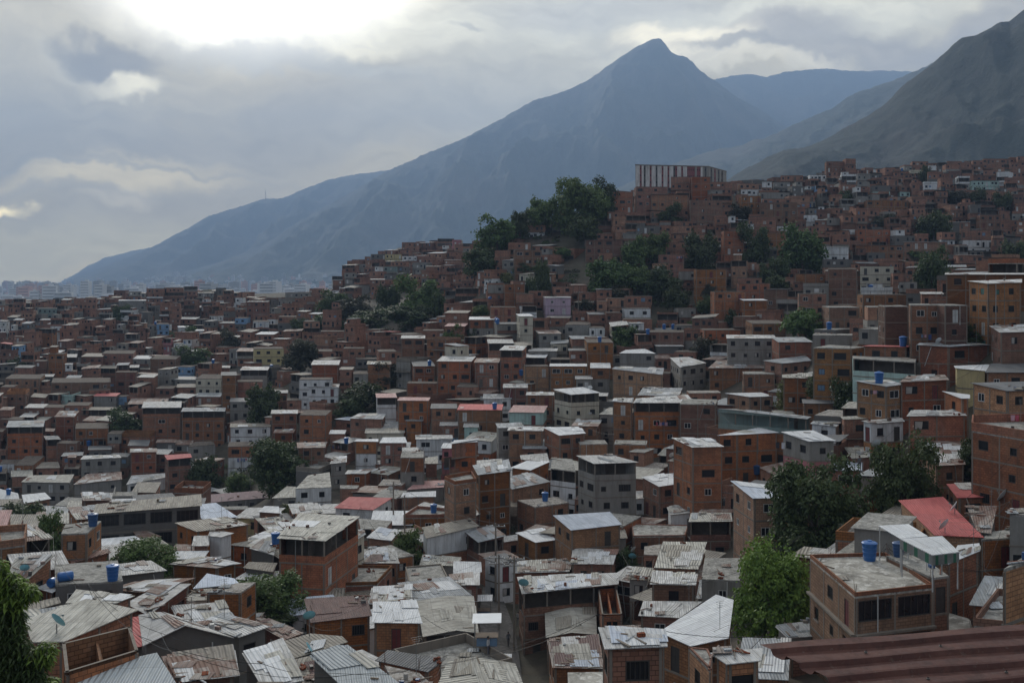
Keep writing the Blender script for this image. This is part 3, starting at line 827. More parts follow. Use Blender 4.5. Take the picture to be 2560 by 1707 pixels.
    if up and n == 4 and not ins and not sp.get('ridge'):
        fx0, fx1, fy0, fy1, hh, urf = up
        base_z = min(z - O.z for z in zs)
        bil = lambda a, b: tuple(lerp(lerp(rl[0][k], rl[1][k], a), lerp(rl[3][k], rl[2][k], a), b) for k in (0, 1))
        ur = [bil(fx0, fy0), bil(fx1, fy0), bil(fx1, fy1), bil(fx0, fy1)]
        tz = [base_z + hh, base_z + hh, base_z + hh + .3, base_z + hh + .3]
        for i in range(4):
            j = (i + 1) % 4; a, b = ur[i], ur[j]; L = math.dist(a, b)
            if L < .3: continue
            fc = 0.8 if i == 0 else 0.3
            facade(mb, fb, a, b, tz[i] - .05, tz[j] - .05, base_z, dict(sty, gz=base_z - 3, open=1 if sp['seed'] % 3 == 0 else 0), rng, M[sp.get('uwall', 'b')], um, wins, detail, fc)
        ov_ = inset(ur, -0.25)
        rb.prism([(q[0], q[1], z) for q, z in zip(ov_, tz)], .05, M[urf], [UV((q[0], q[1], z)) for q, z in zip(ov_, tz)])
    pb = None
    if para and not sp.get('ridge') and not ins:
        pb = MB() if individual else mb
        for i in range(n):
            j = (i + 1) % n
            a, b = Vector(rl[i]), Vector(rl[j]); dd = b - a; L = dd.length
            if L < 0.3: continue
            c = (a + b) / 2; nn = Vector((-dd.y, dd.x, 0)).normalized() * 0.07
            pb.box(c + nn + Vector((0, 0, para / 2 - 0.02)), (L - 0.16 if i % 2 else L, 0.14, para), M[sp['pwall']] if sp.get('pwall') else wm if sp['wall'] in 'bod' else M['conc'], math.atan2(dd.y, dd.x))
    # odd sheets lying over the roof
    patch = sp.get('patch', 0)
    if patch and not flat and not ins:
        P0, P1, P2, P3 = [Vector(rl[t]) for t in (0, 1, 2, 3)]
        pm = [M[x] for x in sp.get('pmats', ['rz', 'rw', 'rr', 'rg', 'rc'])]
        if sp.get('ridge'):
            f = Vector(f); bk = Vector(bk); halves = [(P0, f, bk, P3), (f, P1, P2, bk)]
        else: halves = [(P0, P1, P2, P3)]
        for _ in range(patch):
            A, B_, C_, D_ = rng.choice(halves)
            W_ = (B_ - A).length; H_ = (D_ - A).length
            if W_ < 2 or H_ < 2: break
            u0 = rng.uniform(0.0, 0.82); v0 = rng.uniform(-0.02, 0.7)
            du = rng.choice([0.85, 1.7, 0.85, 2.6]) / W_; dv = rng.uniform(1.6, 3.2) / H_
            u1 = min(1.02, u0 + du); v1 = min(1.02, v0 + dv)
            bl = lambda u, v: (A * (1 - u) + B_ * u) * (1 - v) + (D_ * (1 - u) + C_ * u) * v
            sk = rng.uniform(-0.03, 0.03)
            up = Vector((0, 0, rng.uniform(0.03, 0.09)))
            qd = [bl(u0, v0) + up, bl(u1, v0 + sk) + up, bl(u1 + sk, v1 + sk) + up * 1.3, bl(u0 + sk, v1) + up * 1.3]
            ll = (u1 - u0) * W_; hh = (v1 - v0) * H_; o1 = rng.uniform(0, 50)
            rb.prism(qd, 0.015, rng.choice(pm), [(o1, 0), (o1 + ll, 0), (o1 + ll, hh), (o1, hh)])
        if W_ > 2 and H_ > 2 and individual:
            for _ in range(patch // 3):      # battens weighing the sheets down
                A, B_, C_, D_ = rng.choice(halves); u, v = rng.uniform(0.05, 0.95), rng.uniform(0.05, 0.9)
                bl = lambda u, v: (A * (1 - u) + B_ * u) * (1 - v) + (D_ * (1 - u) + C_ * u) * v
                p = bl(u, v); L = rng.uniform(0.2, 1.4)
                rb.box(p + Vector((0, 0, 0.07)), (L, rng.uniform(0.06, 0.16), 0.07), M['wood'] if rng.random() < .5 else M['conc'], rng.choice([0, 0.2, 1.5, 2.0, -0.4]) + math.atan2(d0.y, d0.x))
    if not individual: return None
    if sp['n'] >= 2 and not ins and n == 4 and not sp['hand'] and rng.random() < .4:
        a, b = Vector(wl[0]), Vector(wl[1]); L = (b - a).length
        if L > 3:
            dd = (b - a) / L; nn = Vector((dd.y, -dd.x)); t0, t1 = rng.choice([(0, 1), (0, .5), (.4, 1)]); zb_ = min(zs) - O.z - thick - STH * rng.choice([1, 1, 2]); pr = .9
            c = a + dd * L * (t0 + t1) / 2 + nn * pr / 2; w_ = L * (t1 - t0); ang = math.atan2(dd.y, dd.x); bb = MB()
            bb.box((c.x, c.y, zb_), (w_, pr, .14), M['conc'], ang); c2 = c + nn * pr / 2
            if rng.random() < .55: bb.box((c2.x, c2.y, zb_ + .5), (w_, .1, .85), wm if rng.random() < .6 else M['conc'], ang)
            else:
                bb.box((c2.x, c2.y, zb_ + .95), (w_, .05, .05), M['frame_w'] if rng.random() < .3 else M['frame_k'], ang)
                for q_ in range(int(w_ / .3)): p_ = c2 - dd * (w_ / 2 - .15 - q_ * .3); bb.box((p_.x, p_.y, zb_ + .5), (.03, .03, .9), M['frame_k'], ang)
            bb.build('balcony', root)
    # starter bars and aerials left sticking up
    if flat and not ins and not sp.get('ridge') and rng.random() < .7:
        sb = MB()
        for p in wl:
            if rng.random() < .6:
                zt_ = zs[0] - O.z
                for q in range(3): sb.bar((p[0] * .96 + rng.uniform(-.12, .12), p[1] * .96 + rng.uniform(-.12, .12), zt_ - .1), (p[0] * .96 + rng.uniform(-.2, .2), p[1] * .96 + rng.uniform(-.2, .2), zt_ + rng.uniform(.6, 1.3)), .014, M['rustbar'], 4)
        if sb.v: sb.build('starter_bars', root)
    if rng.random() < .35 and not ins and cyy < 230:
        a, b = Vector(wl[0]), Vector(wl[1]); L = (b - a).length
        if L > 2.5:
            dd = (b - a) / L; nn = Vector((dd.y, -dd.x)); q = a + dd * rng.uniform(.15, .85) * L + nn * .09; zt_ = min(zs) - O.z
            db = MB(); zz = zt_ - rng.choice([3.0, 5.2, 7.5]); sh_ = dd * rng.choice([0, 0, .9, -.9]); q2 = q + sh_
            db.bar((q.x, q.y, zt_ - .15), (q2.x, q2.y, zz), .05, M['door_w'] if rng.random() < .6 else M['steel'], 6); db.build('drainpipe', root)
    if rng.random() < .22 and not ins:
        ab = MB(); p = wl[2 % n]; q = (p[0] * .7, p[1] * .7); zt_ = max(zs) - O.z; hh = rng.uniform(1.5, 3)
        ab.bar((q[0], q[1], zt_ - .3), (q[0], q[1], zt_ + hh), .022, M['steel'], 5)
        for k in range(4): ab.box((q[0], q[1], zt_ + hh - .15 * k), (.8 - .12 * k, .02, .02), M['steel'], .5)
        ab.build('aerial', root)
    ww = mb.build('wall', root)
    if fb.v: fb.build('concrete_frame', root)
    rb.build('roof' if not ins else 'unroofed_shell', root)
    if pb and pb.v: pb.build('parapet', root)
    cap = sp.get('maxwin', 40)
    for wv in wins[:cap]:
        add_window(root, *wv)
    return root

def far_house(sp, mb):
    """one of the mass: storeys that jut and step back, slab edges, dark openings"""
    rng = random.Random(sp['seed']); ring = sp['ring']; z1 = min(sp['zs']); zl = min(gz(p[0], p[1]) for p in ring[:2]) - 1.0
    if len(ring) != 4: return house(sp, False, mb)
    A, B_, C_, D_ = [Vector(p[:2]) for p in ring]
    e = (B_ - A); L = e.length; e /= L; nrm = Vector((e.y, -e.x)); k = 0
    base = sp['wall']; flat = sp['roof'] in ('k', 'K', 'rubble', 'kd')
    # roof first
    if flat:
        mb.prism([(*A, z1), (*B_, z1), (*C_, z1), (*D_, z1)], .14, M[sp['roof']])
        if sp.get('para'):
            h = sp['para']
            for p, q in ((A, B_), (B_, C_), (D_, A)):
                c = (p + q) / 2; d = q - p; mb.box((c.x, c.y, z1 + h / 2), (d.length, .15, h), M[base], math.atan2(d.y, d.x))
    else:
        o = .25; R_ = [A - e * o + nrm * o, B_ + e * o + nrm * o, C_ + e * o, D_ - e * o]
        mb.prism([(p.x, p.y, z) for p, z in zip(R_, sp['zs'])], .06, M[sp['roof']], [(0, 0), (L, 0), (L, 7), (0, 7)])
    if sp.get('upper'):
        a, b, c, d, hh, urf = sp['upper']
        bil = lambda s_, t_: A.lerp(B_, s_).lerp(D_.lerp(C_, s_), t_)
        U_ = [bil(a, c), bil(b, c), bil(b, d), bil(a, d)]
        for i in range(4):
            p, q = U_[i], U_[(i + 1) % 4]; w_ = (q - p).length
            mb.poly([(*p, z1), (*q, z1), (*q, z1 + hh), (*p, z1 + hh)], M[sp.get('uwall', 'b')], [(0, 0), (w_, 0), (w_, hh), (0, hh)])
        cu = (U_[0] + U_[1]) / 2 + nrm * .03
        mb.poly([(*(cu - e * .5), z1 + .9), (*(cu + e * .3), z1 + .9), (*(cu + e * .3), z1 + 1.8), (*(cu - e * .5), z1 + 1.8)], M['glass'])
        mb.prism([(*q, z1 + hh + .05) for q in inset([tuple(q) for q in U_], -.2)], .06, M[urf])
    zt = z1 - .1
    while zt > zl:
        zb_ = max(zl, zt - STH * rng.uniform(.94, 1.06))
        f = rng.choice([0, 0, .35, .6, -.4]) if k else 0
        l_, r_ = (rng.choice([0, 0, .3, -.3]), rng.choice([0, 0, .3, -.3])) if k else (0, 0)
        a = A + nrm * f - e * l_; b = B_ + nrm * f + e * r_
        w_ = (b - a).length
        m = M[sp.get('under', base)] if k >= sp['sty'].get('split', 9) else M[base]
        if rng.random() < .18: m = M[rng.choice(['b', 'o', 'd', 'b', 'h', 'g'])]
        opn = k < sp['sty'].get('open', 0) or rng.random() < .07
        def q(p, r, z0, zz, mm, off=0.0, u0=0):
            o_ = Vector(((r - p).y, -(r - p).x)).normalized() * off; ll = (r - p).length
            p2, r2 = p + o_, r + o_
            mb.poly([(*p2, z0), (*r2, z0), (*r2, zz), (*p2, zz)], mm, [(u0, z0), (u0 + ll, z0), (u0 + ll, zz), (u0, zz)])
        if opn:
            q(a, b, zb_, zb_ + .95, m); q(a, b, zb_ + .9, zt, M['interior'], -1.6)  # back plane coloured dark as the shade of the open storey
            nb = max(2, round(w_ / 2.6))
            for i in range(nb + 1):
                c = a + e * (w_ * i / nb) * .97 + e * .1; mb.box((c.x - nrm.x * .1, c.y - nrm.y * .1, (zb_ + .9 + zt) / 2), (.16, .16, zt - zb_ - .9), M['conc'])
        else:
            q(a, b, zb_, zt, m)
            nb = max(1, round(w_ / 2.3))
            for i in range(nb):
                t = rng.random(); c = a + e * ((i + rng.uniform(.3, .7)) * w_ / nb)
                if t < sp['sty'].get('wp', .6):
                    h2 = rng.uniform(.3, .62); y0 = zb_ + rng.uniform(.8, 1.1)
                    q(c - e * h2, c + e * h2, y0, y0 + rng.uniform(.75, 1.15), rng.choices([M['glass'], M['frame_w'], M['shut_u'], M['curtain']], [12, .8, .6, 1])[0], .03)
                elif t < .72: q(c - e * .42, c + e * .42, zb_ + .1, zb_ + 2.05, rng.choice([M['glass'], M['door_w'], M['interior'], M['frame_k']]), .03)
                if rng.random() < .35: q(c - e * .9, c - e * .78, zb_, zt, M['conc'], .03)
        cc = Vector(C_) + e * r_; d2 = Vector(D_) - e * l_
        q(b, cc, zb_, zt, m); q(d2, a, zb_, zt, m)
        for (p, r) in ((b, cc), (d2, a)):
            if rng.random() < .6:
                c = p.lerp(r, rng.uniform(.25, .75)); dd = (r - p).normalized(); q(c - dd * .4, c + dd * .4, zb_ + .9, zb_ + 1.8, M['glass'], .03)
        # slab edge between storeys, sometimes a balcony
        pr = rng.choice([.06, .1, .3, .9]) if k or not flat else .08
        c = (a + b) / 2 + nrm * (pr / 2)
        mb.box((c.x, c.y, zb_ + .07), (w_ + .1, pr + .12, .15), M['conc'], math.atan2(e.y, e.x))
        if pr > .5:
            c = (a + b) / 2 + nrm * pr; mb.box((c.x, c.y, zb_ + .5), (w_, .08, .8), rng.choice([M['b'], M['conc'], M['d'], M['frame_w'] if rng.random() < .2 else M['b']]), math.atan2(e.y, e.x))
        zt = zb_; k += 1
        if k > 7: break
    if zt > zl - .1: pass

# ---------------------------------------------------------------- house specs from photograph outlines
SPECS = []
def solve_any(u, v, n, far=720.0):
    for k in (0, .5, -.5, 1, -1, 1.5, -1.5, 2, -2, 3):
        Yd = solveY(u, v, max(0.4, n + k) * STH, far)
        if Yd: return Yd
    return None
def outline(t, pts, n, sy=0.0, sx=0.0, far=720.0, dY=0.0):
    """roof outline in photograph pixels -> metres, lying on a plane at the height n storeys give"""
    pp = [px(t, pts[i], pts[i + 1]) for i in range(0, len(pts), 2)]
    fl = max(range(len(pp)), key=lambda i: pp[i][1])
    u0, v0 = pp[fl]
    h = n * STH
    Y0 = solve_any(u0, v0, n, far)
    if Y0 is None: return None
    Y0 += dY
    X0 = (u0 - CX) / F * Y0; z0 = -(v0 - VH) / F * Y0
    out = []
    for (u, v) in pp:
        den = (v - VH) / F + sy + sx * (u - CX) / F
        num = sy * Y0 + sx * X0 - z0
        Yd = num / den if abs(den) > 1e-4 else Y0
        Yd = max(Y0 - 12, min(Y0 + 26, Yd))
        out.append(((u - CX) / F * Yd, Yd, -(v - VH) / F * Yd))
    return out
def Q(t, pts, n, wall, roof, sy=None, sx=0.0, label=None, ridge=None, **kw):
    flat = roof in ('k', 'K', 'rubble', 'kd')
    if sy is None: sy = 0.0 if flat else 0.07
    o = outline(t, pts, n, sy, sx, dY=kw.pop('dY', 0.0))
    if o is None: print('no ground for', t, pts); return
    ring = [(p[0], p[1]) for p in o]; zs = [p[2] for p in o]
    if area2(ring) < 0: print('clockwise', t, pts); ring = ring[::-1]; zs = zs[::-1]
    sp = dict(ring=ring, zs=zs, wall=wall, roof=roof, n=n, label=label, seed=len(SPECS) * 17 + 3, hand=True, sty=kw.pop('sty', {}))
    if ridge:
        (fu, fv), (bu, bv) = px(t, ridge[0], ridge[1]), px(t, ridge[2], ridge[3])
        def on(u, v, a, b):
            # point above the segment a-b seen at column u
            k = (u - CX) / F
            ax, ay = a; bx, by = b
            den = (bx - ax) - k * (by - ay)
            s = (k * ay - ax) / den if abs(den) > 1e-6 else 0.5
            s = max(0.2, min(0.8, s)); yy = ay + s * (by - ay); xx = ax + s * (bx - ax)
            return (xx, yy, -(v - VH) / F * yy)
        sp['ridge'] = (on(fu, fv, ring[0], ring[1]), on(bu, bv, ring[3], ring[2]))
    sp.update(kw)
    if 'patch' not in sp: sp['patch'] = {'rz': 5, 'rr': 8, 'rc': 4, 'rg': 4, 'rt': 3, 'rw': 0}.get(roof, 0)
    SPECS.append(sp); return sp
def B(t, x0, x1, yf, yb, n, wall, roof='k', rot=0.0, dep=None, label=None, **kw):
    """a house seen nearly front-on: front eave from x0 to x1 at row yf, back eave at row yb"""
    u0, v0 = px(t, x0, yf); u1, _ = px(t, x1, yf); _, vb = px(t, x0, yb)
    h = n * STH; um = (u0 + u1) / 2
    Y0 = solve_any(um, v0, n)
    if Y0 is None: print('no ground', t, x0, yf); return
    Y0 += kw.pop('dY', 0.0)
    z0 = -(v0 - VH) / F * Y0
    W = (u1 - u0) / F * Y0; X0 = (um - CX) / F * Y0
    if dep is None:
        dep = 7.5
        if vb > VH + 60 and v0 - vb > 1:
            dep = z0 * -F / (vb - VH) - Y0
        dep = max(4.5, min(11.0, dep, 1.4 * W + 3))
    flat = roof in ('k', 'K', 'rubble', 'kd')
    yb_z = 0.0 if flat else kw.pop('rise', 0.04) * dep
    kw.pop('rise', None)
    r = R(rot if rot else random.Random(int(x0 * 7 + yf)).uniform(-7, 7))
    c, s = math.cos(r), math.sin(r)
    loc = [(-W / 2, 0), (W / 2, 0), (W / 2, dep), (-W / 2, dep)]
    ring = [(X0 + a * c - b * s, Y0 + a * s + b * c) for a, b in loc]
    # walls run along the line of sight so that neighbours do not collide
    k = X0 / Y0 * 0.7
    ring = [(x + k * b, y) for (x, y), (a, b) in zip(ring, loc)]
    zs = [z0, z0, z0 + yb_z, z0 + yb_z]
    sp = dict(ring=ring, zs=zs, wall=wall, roof=roof, n=n, label=label, seed=len(SPECS) * 17 + 3, hand=True, sty=kw.pop('sty', {}))
    sp.update(kw)
    if 'patch' not in sp: sp['patch'] = {'rz': 3, 'rr': 5, 'rc': 3, 'rg': 3, 'rt': 2}.get(roof, 0)
    SPECS.append(sp); return sp
OP = dict(open=1)
NIND = 300
# ================================================================ houses traced from the photograph
# --- bottom left (tile G)
Q('G',[510,665,1130,630,1080,440,500,480],1.5,'h','k',label='long low house under a weathered dark concrete roof, left of the round tree',patch=0)
Q('G',[60,590,255,618,505,390,140,420],1.6,'o','rc',sy=.3,label='orange brick house with a steep pale roof above a white strip roof')
Q('G',[180,650,480,738,560,690,330,625],1.2,'b','rw',label='low brick house under a white strip roof beside blue tanks')
Q('G',[270,900,520,830,510,780,290,830],1.0,'b','rt')
Q('G',[600,832,1070,832,1240,765,700,705],1.4,'b','rc',label='low brick house with a broad clean cream roof, behind the stained one')
Q('G',[290,1190,590,1185,1270,893,800,790,220,980],1.9,'b','rc',sy=.02,label='large house with a stained cream roof sloping over brick, above the roofless brick shell',patch=14,pmats=['rc','rt','rc','rz'])
Q('G',[600,1470,1270,1265,1200,1045,570,1200],1.6,'b','k',pit=2.4,label='roofless brick shell with a cross wall behind the corrugated steel roof',name='unfinished_house',ov=0)
Q('G',[640,1640,1640,1600,1440,1285,600,1470],1.3,'h','rx',sy=.12,label='grey corrugated steel roof with deep ribs at the bottom left',patch=0)
Q('G',[1310,1225,2150,1150,1830,1030,1270,940],1.5,'h','rz',ridge=[1700,1037,1470,912],label='dark grey gabled house with a pale zinc roof beside the brick shell')
Q('G',[2190,1147,2480,1045,2030,928,1815,1030],1.7,'h','rz',label='grey house under a square pale roof, right of the dark gable')
Q('G',[1940,1232,2150,1150,1930,1085,1720,1165],1.0,'h','rg')
Q('G',[1360,945,1755,655,1500,650,1150,835],1.3,'d','rz',label='slanting pale roof running diagonally beside a dark green alley')
Q('G',[970,710,1380,740,1780,610,1230,635],1.2,'b','rr',label='low house with a striped rusty roof in front of the round tree')
Q('G',[1770,700,2200,655,2150,605,1900,560],1.2,'g','rs')
Q('G',[1655,822,1900,815,1900,720,1760,735],1.1,'c','K',label='small cream house with a red door and flat roof',sty=dict(wk=['grille'],wp=.5),para=0.1)
Q('G',[1905,740,2210,737,2350,640,2160,650],1.6,'b','rubble',label='brick house with rubble heaped on its roof beside the cream house')
Q('G',[1600,1580,2190,1500,2120,1235,1480,1320],1.3,'b','rr',label='shack with a patchwork of rust and white sheets at the bottom',patch=26,pmats=['rr','rz','rt','rr','rw'])
Q('H',[60,1610,440,1540,240,1180,-130,1290],1.5,'h','rz',label='square pale sheet roof between the rusty patchwork and the ribbed steel roof',patch=9,pmats=['rz','rw','rc'])
Q('H',[260,1170,440,1105,-10,935,-110,965],1.2,'b','rr',label='dark red rusty roof below the left turquoise dish',patch=4,pmats=['rr','rb'])
Q('G',[0,330,230,300,250,165,-30,185],1.9,'b','k',para=.7,label='brick house with a parapet round its grey roof at the left edge')
Q('G',[560,200,800,190,930,80,600,110],2.2,'b','k',label='tall dark brick block with an open top right of the left trees')
Q('G',[820,330,1000,325,1290,245,1240,215,815,252],1.0,'g','rw',label='bright white crooked roof behind the clay tile roof')
Q('G',[650,470,1020,365,990,335,640,400],1.1,'b','tile',label='low roof of brown clay tiles left of the round tree')
Q('G',[1100,305,1540,292,1420,222,1030,278],1.1,'b','rc')
Q('G',[1290,230,1470,218,1300,155,1230,168],1.3,'g','rr')
Q('G',[1580,340,1790,352,1760,295,1640,292],1.2,'h','rr')
Q('G',[1910,215,2030,228,2150,190,1930,155],2.0,'w','rz',label='narrow white tower house below the long blue glazed hall')
Q('G',[1785,302,1905,302,1905,212,1800,215],1.6,'w','rz')
Q('G',[1540,475,1990,512,2200,470,1900,402],1.3,'b','rr',label='brick house with a rust flecked roof right of the round tree',patch=10)
Q('G',[1580,425,1850,422,1900,352,1640,355],1.2,'g','rw')
Q('A',[1485,675,1650,692,1840,592,1760,566],1.6,'b','rc',label='cream roof just left of the tall balcony hall')
Q('A',[1610,697,1770,742,1795,632,1700,630],1.7,'h','rz')
Q('A',[1530,892,1770,912,1795,842,1600,852],1.0,'b','rw',patch=8,pmats=['rw','rg','rs'])
Q('A',[1590,820,1760,845,1780,790,1620,785],1.3,'h','rt')
# --- bottom centre left (tile H)
Q('H',[190,238,640,264,960,37,400,6],3.7,'b','rc',sy=.03,label='tall brick hall with an open top floor under a wide cream roof',patch=3,sty=dict(open=1,wp=0.0))
Q('H',[770,340,1010,200,975,150,830,190],2.4,'c','rg',label='cream annexe with a long awning beside the brick hall')
Q('H',[1010,232,1240,262,1325,170,1130,130],1.6,'b','rw',label='bright white sheets over a brick house above the dark bush',patch=5,pmats=['rw','rw','rs'])
Q('H',[960,150,1180,160,1250,80,940,55],1.4,'b','k')
Q('H',[885,464,1320,467,1270,330,1055,320],1.7,'b','rz',label='brick house with scrap sheets and stones strewn on its roof',patch=22,pmats=['rz','rr','rs','rb','rw'])
Q('H',[500,682,1112,662,1250,512,680,502],1.2,'b','k',para=.35,label='broad weathered concrete slab roof in front of the balcony hall')
Q('H',[1400,645,1770,622,1700,482,1370,512],1.4,'w','k',para=.2,label='white walled house with a grey slab roof and a dark door',sty=dict(wp=.7))
Q('H',[1500,482,1830,492,1885,417,1530,387],1.1,'g','rc')
Q('H',[1820,572,2050,542,2050,456,1830,446],1.4,'b','rw')
Q('H',[1800,668,2050,670,2050,545,1770,577],1.6,'b','rz',label='brick house with stepped white sheets beside the street',patch=8)
Q('H',[500,1012,1066,947,1012,757,440,792],1.8,'b','rb',label='wide dark brown roof speckled with white beside the leafy tree',patch=3,pmats=['rb','rb'])
Q('H',[470,800,790,775,800,692,640,692],1.3,'d','rt')
Q('H',[1025,842,1440,812,1425,668,1060,692],1.5,'b','rz',label='pale roof with brown rust stains behind the square white roof',patch=14,pmats=['rr','rw','rc','rz'])
Q('H',[1066,1010,1530,1017,1466,817,1072,817],2.4,'b','rw',label='brick house with a plain square white roof',patch=3,pmats=['rw','rz'],sty=dict(wp=.5))
Q('H',[1530,1142,2046,1107,2000,767,1476,812],1.7,'h','rc',ridge=[1840,1081,1760,764],label='big gabled house of cream sheets beside the street',patch=4,pmats=['rc','rc','rt'],sty=dict(open=1))
Q('H',[480,1150,905,1232,1096,1112,590,1047],1.1,'b','rs',label='pale blue sheet roof right of the turquoise dish',patch=0)
Q('H',[340,1342,845,1187,790,1135,500,1110,240,1182],1.2,'h','rt',label='dull brown sheet roof below the turquoise dish',patch=1)
Q('H',[900,1700,1420,1640,840,1212,490,1312],1.4,'h','rx',sy=.1,label='ribbed silver steel roof running down to the bottom edge',patch=3,pmats=['rc','rx'])
Q('H',[450,1640,800,1640,490,1316,345,1348],1.2,'h','rt',label='grimy ribbed roof left of the silver steel roof',patch=4,pmats=['rt','rb','rt'])
Q('H',[1090,1357,1580,1465,1740,1342,1210,1262],1.5,'b','rk',label='house with a torn dark felt roof and scrap, near the bottom centre',patch=12,pmats=['rk','rg','rk','rt'])
Q('H',[1550,1302,2028,1352,2028,1243,1790,1243],1.2,'h','rw',label='long white sheet roof above the ribbed gable at the bottom',patch=0)
Q('H',[2032,1352,2320,1357,2326,1297,2032,1290],1.2,'h','rw',patch=0)
Q('H',[1640,1640,2480,1640,2380,1382,1760,1362],1.6,'h','rc',ridge=[2140,1560,2050,1335],label='ribbed cream gable roof at the bottom left of the street',patch=6,pmats=['rc','rt','rc'])
Q('H',[1300,1640,1640,1600,1500,1472,1180,1402],1.2,'b','rubble',label='brick shell filled with scrap timber at the bottom edge')
Q('H',[1560,240,2050,125,1962,52,1520,137],1.9,'w','rt',sy=.12,label='house with white wall panels under a brown sheet roof below the cliff',under='b',sty=dict(split=1,wp=.3))
Q('H',[2080,420,2215,467,2420,440,2280,370],1.9,'w','rk',label='narrow white house at the top of the street',sty=dict(wp=.9))
Q('I',[215,277,410,252,300,147,30,187],2.0,'o','rw',label='orange brick cottage with a crooked white roof below the cliff',patch=2,pmats=['rw'],sty=dict(wp=.9,wk=['dark']))
Q('B',[1050,655,1160,640,1140,608,1050,620],1.6,'o','rz')
# --- bottom centre right (tile I)
Q('I',[540,165,1010,112,900,-5,375,27],2.9,'o','rs',label='tall house under one large bluish white sheet, with laundry on its left side',patch=0,sty=dict(wp=.5,wk=['shut_u','grille']))
Q('I',[770,247,1062,237,1032,142,710,152],1.8,'g','rt',label='grey lean-to house against the big bluish white roof')
Q('I',[0,557,530,542,530,427,20,452],1.5,'b','rz',label='long roof of crooked white planks above the gallery house',patch=18,pmats=['rz','rw','rr','rc'])
Q('I',[535,472,930,477,970,347,560,322],1.6,'b','rz',label='brick house with half tiled, half white roof behind the gallery house',patch=6,pmats=['rz','rw','tile'])
Q('I',[90,747,980,657,980,552,45,592],2.6,'b','rz',label='long brick house with a dark gallery under a patched white roof beside the street',patch=22,pmats=['rz','rw','rc','rr','rs'],sty=dict(open=1,front_only=True))
Q('I',[825,937,1012,932,962,692,790,702],2.2,'b','k',pit=2.3,ov=0,name='unfinished_house',label='narrow brick shell open to the sky, right of the gallery house')
Q('I',[310,1150,780,1122,770,862,300,902],1.6,'b','rc',ridge=[545,1102,530,855],label='yellowed gable roof with mossy ribs in the bottom centre',patch=4,pmats=['rc','rt'])
Q('I',[370,1424,842,1432,782,1135,320,1167],1.2,'b','rr',label='shack roof of torn scraps below the yellowed gable',patch=46,pmats=['rr','rz','rt','rs','rb','rc'])
Q('I',[850,1252,1430,1227,1400,1092,790,1052],2.9,'o','rz',label='orange brick house with one window under blue and white sheets, bottom centre',patch=12,pmats=['rw','rs','rz'],sty=dict(wp=.4,wk=['grille']))
Q('I',[1000,1110,1310,1092,1290,1027,990,1037],1.7,'b','rr')
Q('I',[1350,1097,1640,1227,1990,1152,2035,802,1872,753],1.7,'b','rw',label='very large plain white roof set at an angle, left of the bright green tree',patch=0)
Q('I',[1160,947,1540,967,1750,817,1205,812],1.7,'b','rz',label='house with a speckled ribbed white roof above the very large white roof',patch=2,pmats=['rz'])
Q('I',[1265,657,1690,667,1702,562,1290,542],2.2,'b','rz',label='brick house with two dark windows below the stained ribbed roof',patch=8,pmats=['rc','rz'],sty=dict(wp=1.0,wk=['hole']))
Q('I',[1305,507,1710,522,1790,272,1385,267],1.7,'b','rc',label='tall slope of stained ribbed sheets left of the bright green tree',patch=12,pmats=['rc','rz','rt'])
Q('I',[1060,612,1260,622,1290,522,1112,502],1.7,'g','rt',patch=6)
Q('I',[1745,612,2090,627,2112,502,1800,452],1.4,'g','k')
Q('I',[1690,792,2050,792,2082,632,1722,617],1.2,'g','rg',label='grey ribbed roof behind the very large white roof',patch=7,pmats=['rg','rz'])
Q('I',[1112,222,1590,217,1622,122,1092,112],1.5,'b','K',para=.15,label='flat pale terrace roof right of the big bluish white roof')
Q('I',[1620,87,2025,82,2012,2,1640,7],2.4,'b','rc',label='open shed on posts under a cream ribbed sheet above the terrace',sty=dict(open=1),patch=2)
Q('I',[1210,387,1340,392,1372,292,1216,312],1.4,'b','rubble')
Q('I',[1970,1392,2290,1357,2302,1242,1815,1287],2.2,'o','rz',label='small brick house with a pale roof at the bottom, left of the brown roof',patch=0,sty=dict(wp=.8))
Q('I',[1820,1450,1840,1340,1800,1260,1620,1242],1.6,'o','k',para=.1)
Q('I',[520,1640,880,1640,870,1462,510,1467],1.2,'g','K')
Q('I',[800,1660,1260,1640,1200,1497,800,1542],1.3,'b','rz')
Q('C',[470,375,662,372,590,292,325,260],3.3,'o','rs',label='tall narrow brick house with a white sloping roof left of the big dark tree',patch=2,pmats=['rw'])
Q('C',[560,1340,650,1330,600,1275,470,1292],1.1,'g','rz')
# --- bottom right (tile J)
Q('J',[800,772,1520,692,1080,396,385,416],3.0,'o','K',para=.28,label='brick house with a blue tank on its white stained flat roof, in the foreground right',sty=dict(wp=.8,wk=['hole','grille'],slab=1,big=1,front_only=True),ov=0,maxwin=60,pwall='d')
Q('J',[1510,602,1660,582,1385,392,1085,398],2.75,'b','k',label='terrace floor under the two white canopies',sty=dict(wp=0.2),ov=0)
Q('J',[1650,475,1950,350,1940,282,1740,302],2.4,'b','rw',label='tall dark brick wall house right of the canopies',sty=dict(wp=.15),patch=3)
Q('C',[1645,612,1965,627,1700,364,1410,387],1.6,'o','rd',label='long bright red roof beside the big dark tree',patch=0,sty=dict(wp=.2))
Q('C',[1790,372,2222,360,2222,272,1720,282],1.8,'b','rd',label='faded white and red roof at the right, above the bright red one',patch=7,pmats=['rz','rt','rz'])
Q('C',[1920,592,2010,602,2050,422,1850,422],1.5,'h','rr',label='rusty steep sheets between the two red roofs',patch=6)
Q('C',[1945,642,2235,622,2235,562,2000,592],1.6,'b','k',label='tall rough brick wall at the right edge',sty=dict(wp=.3))
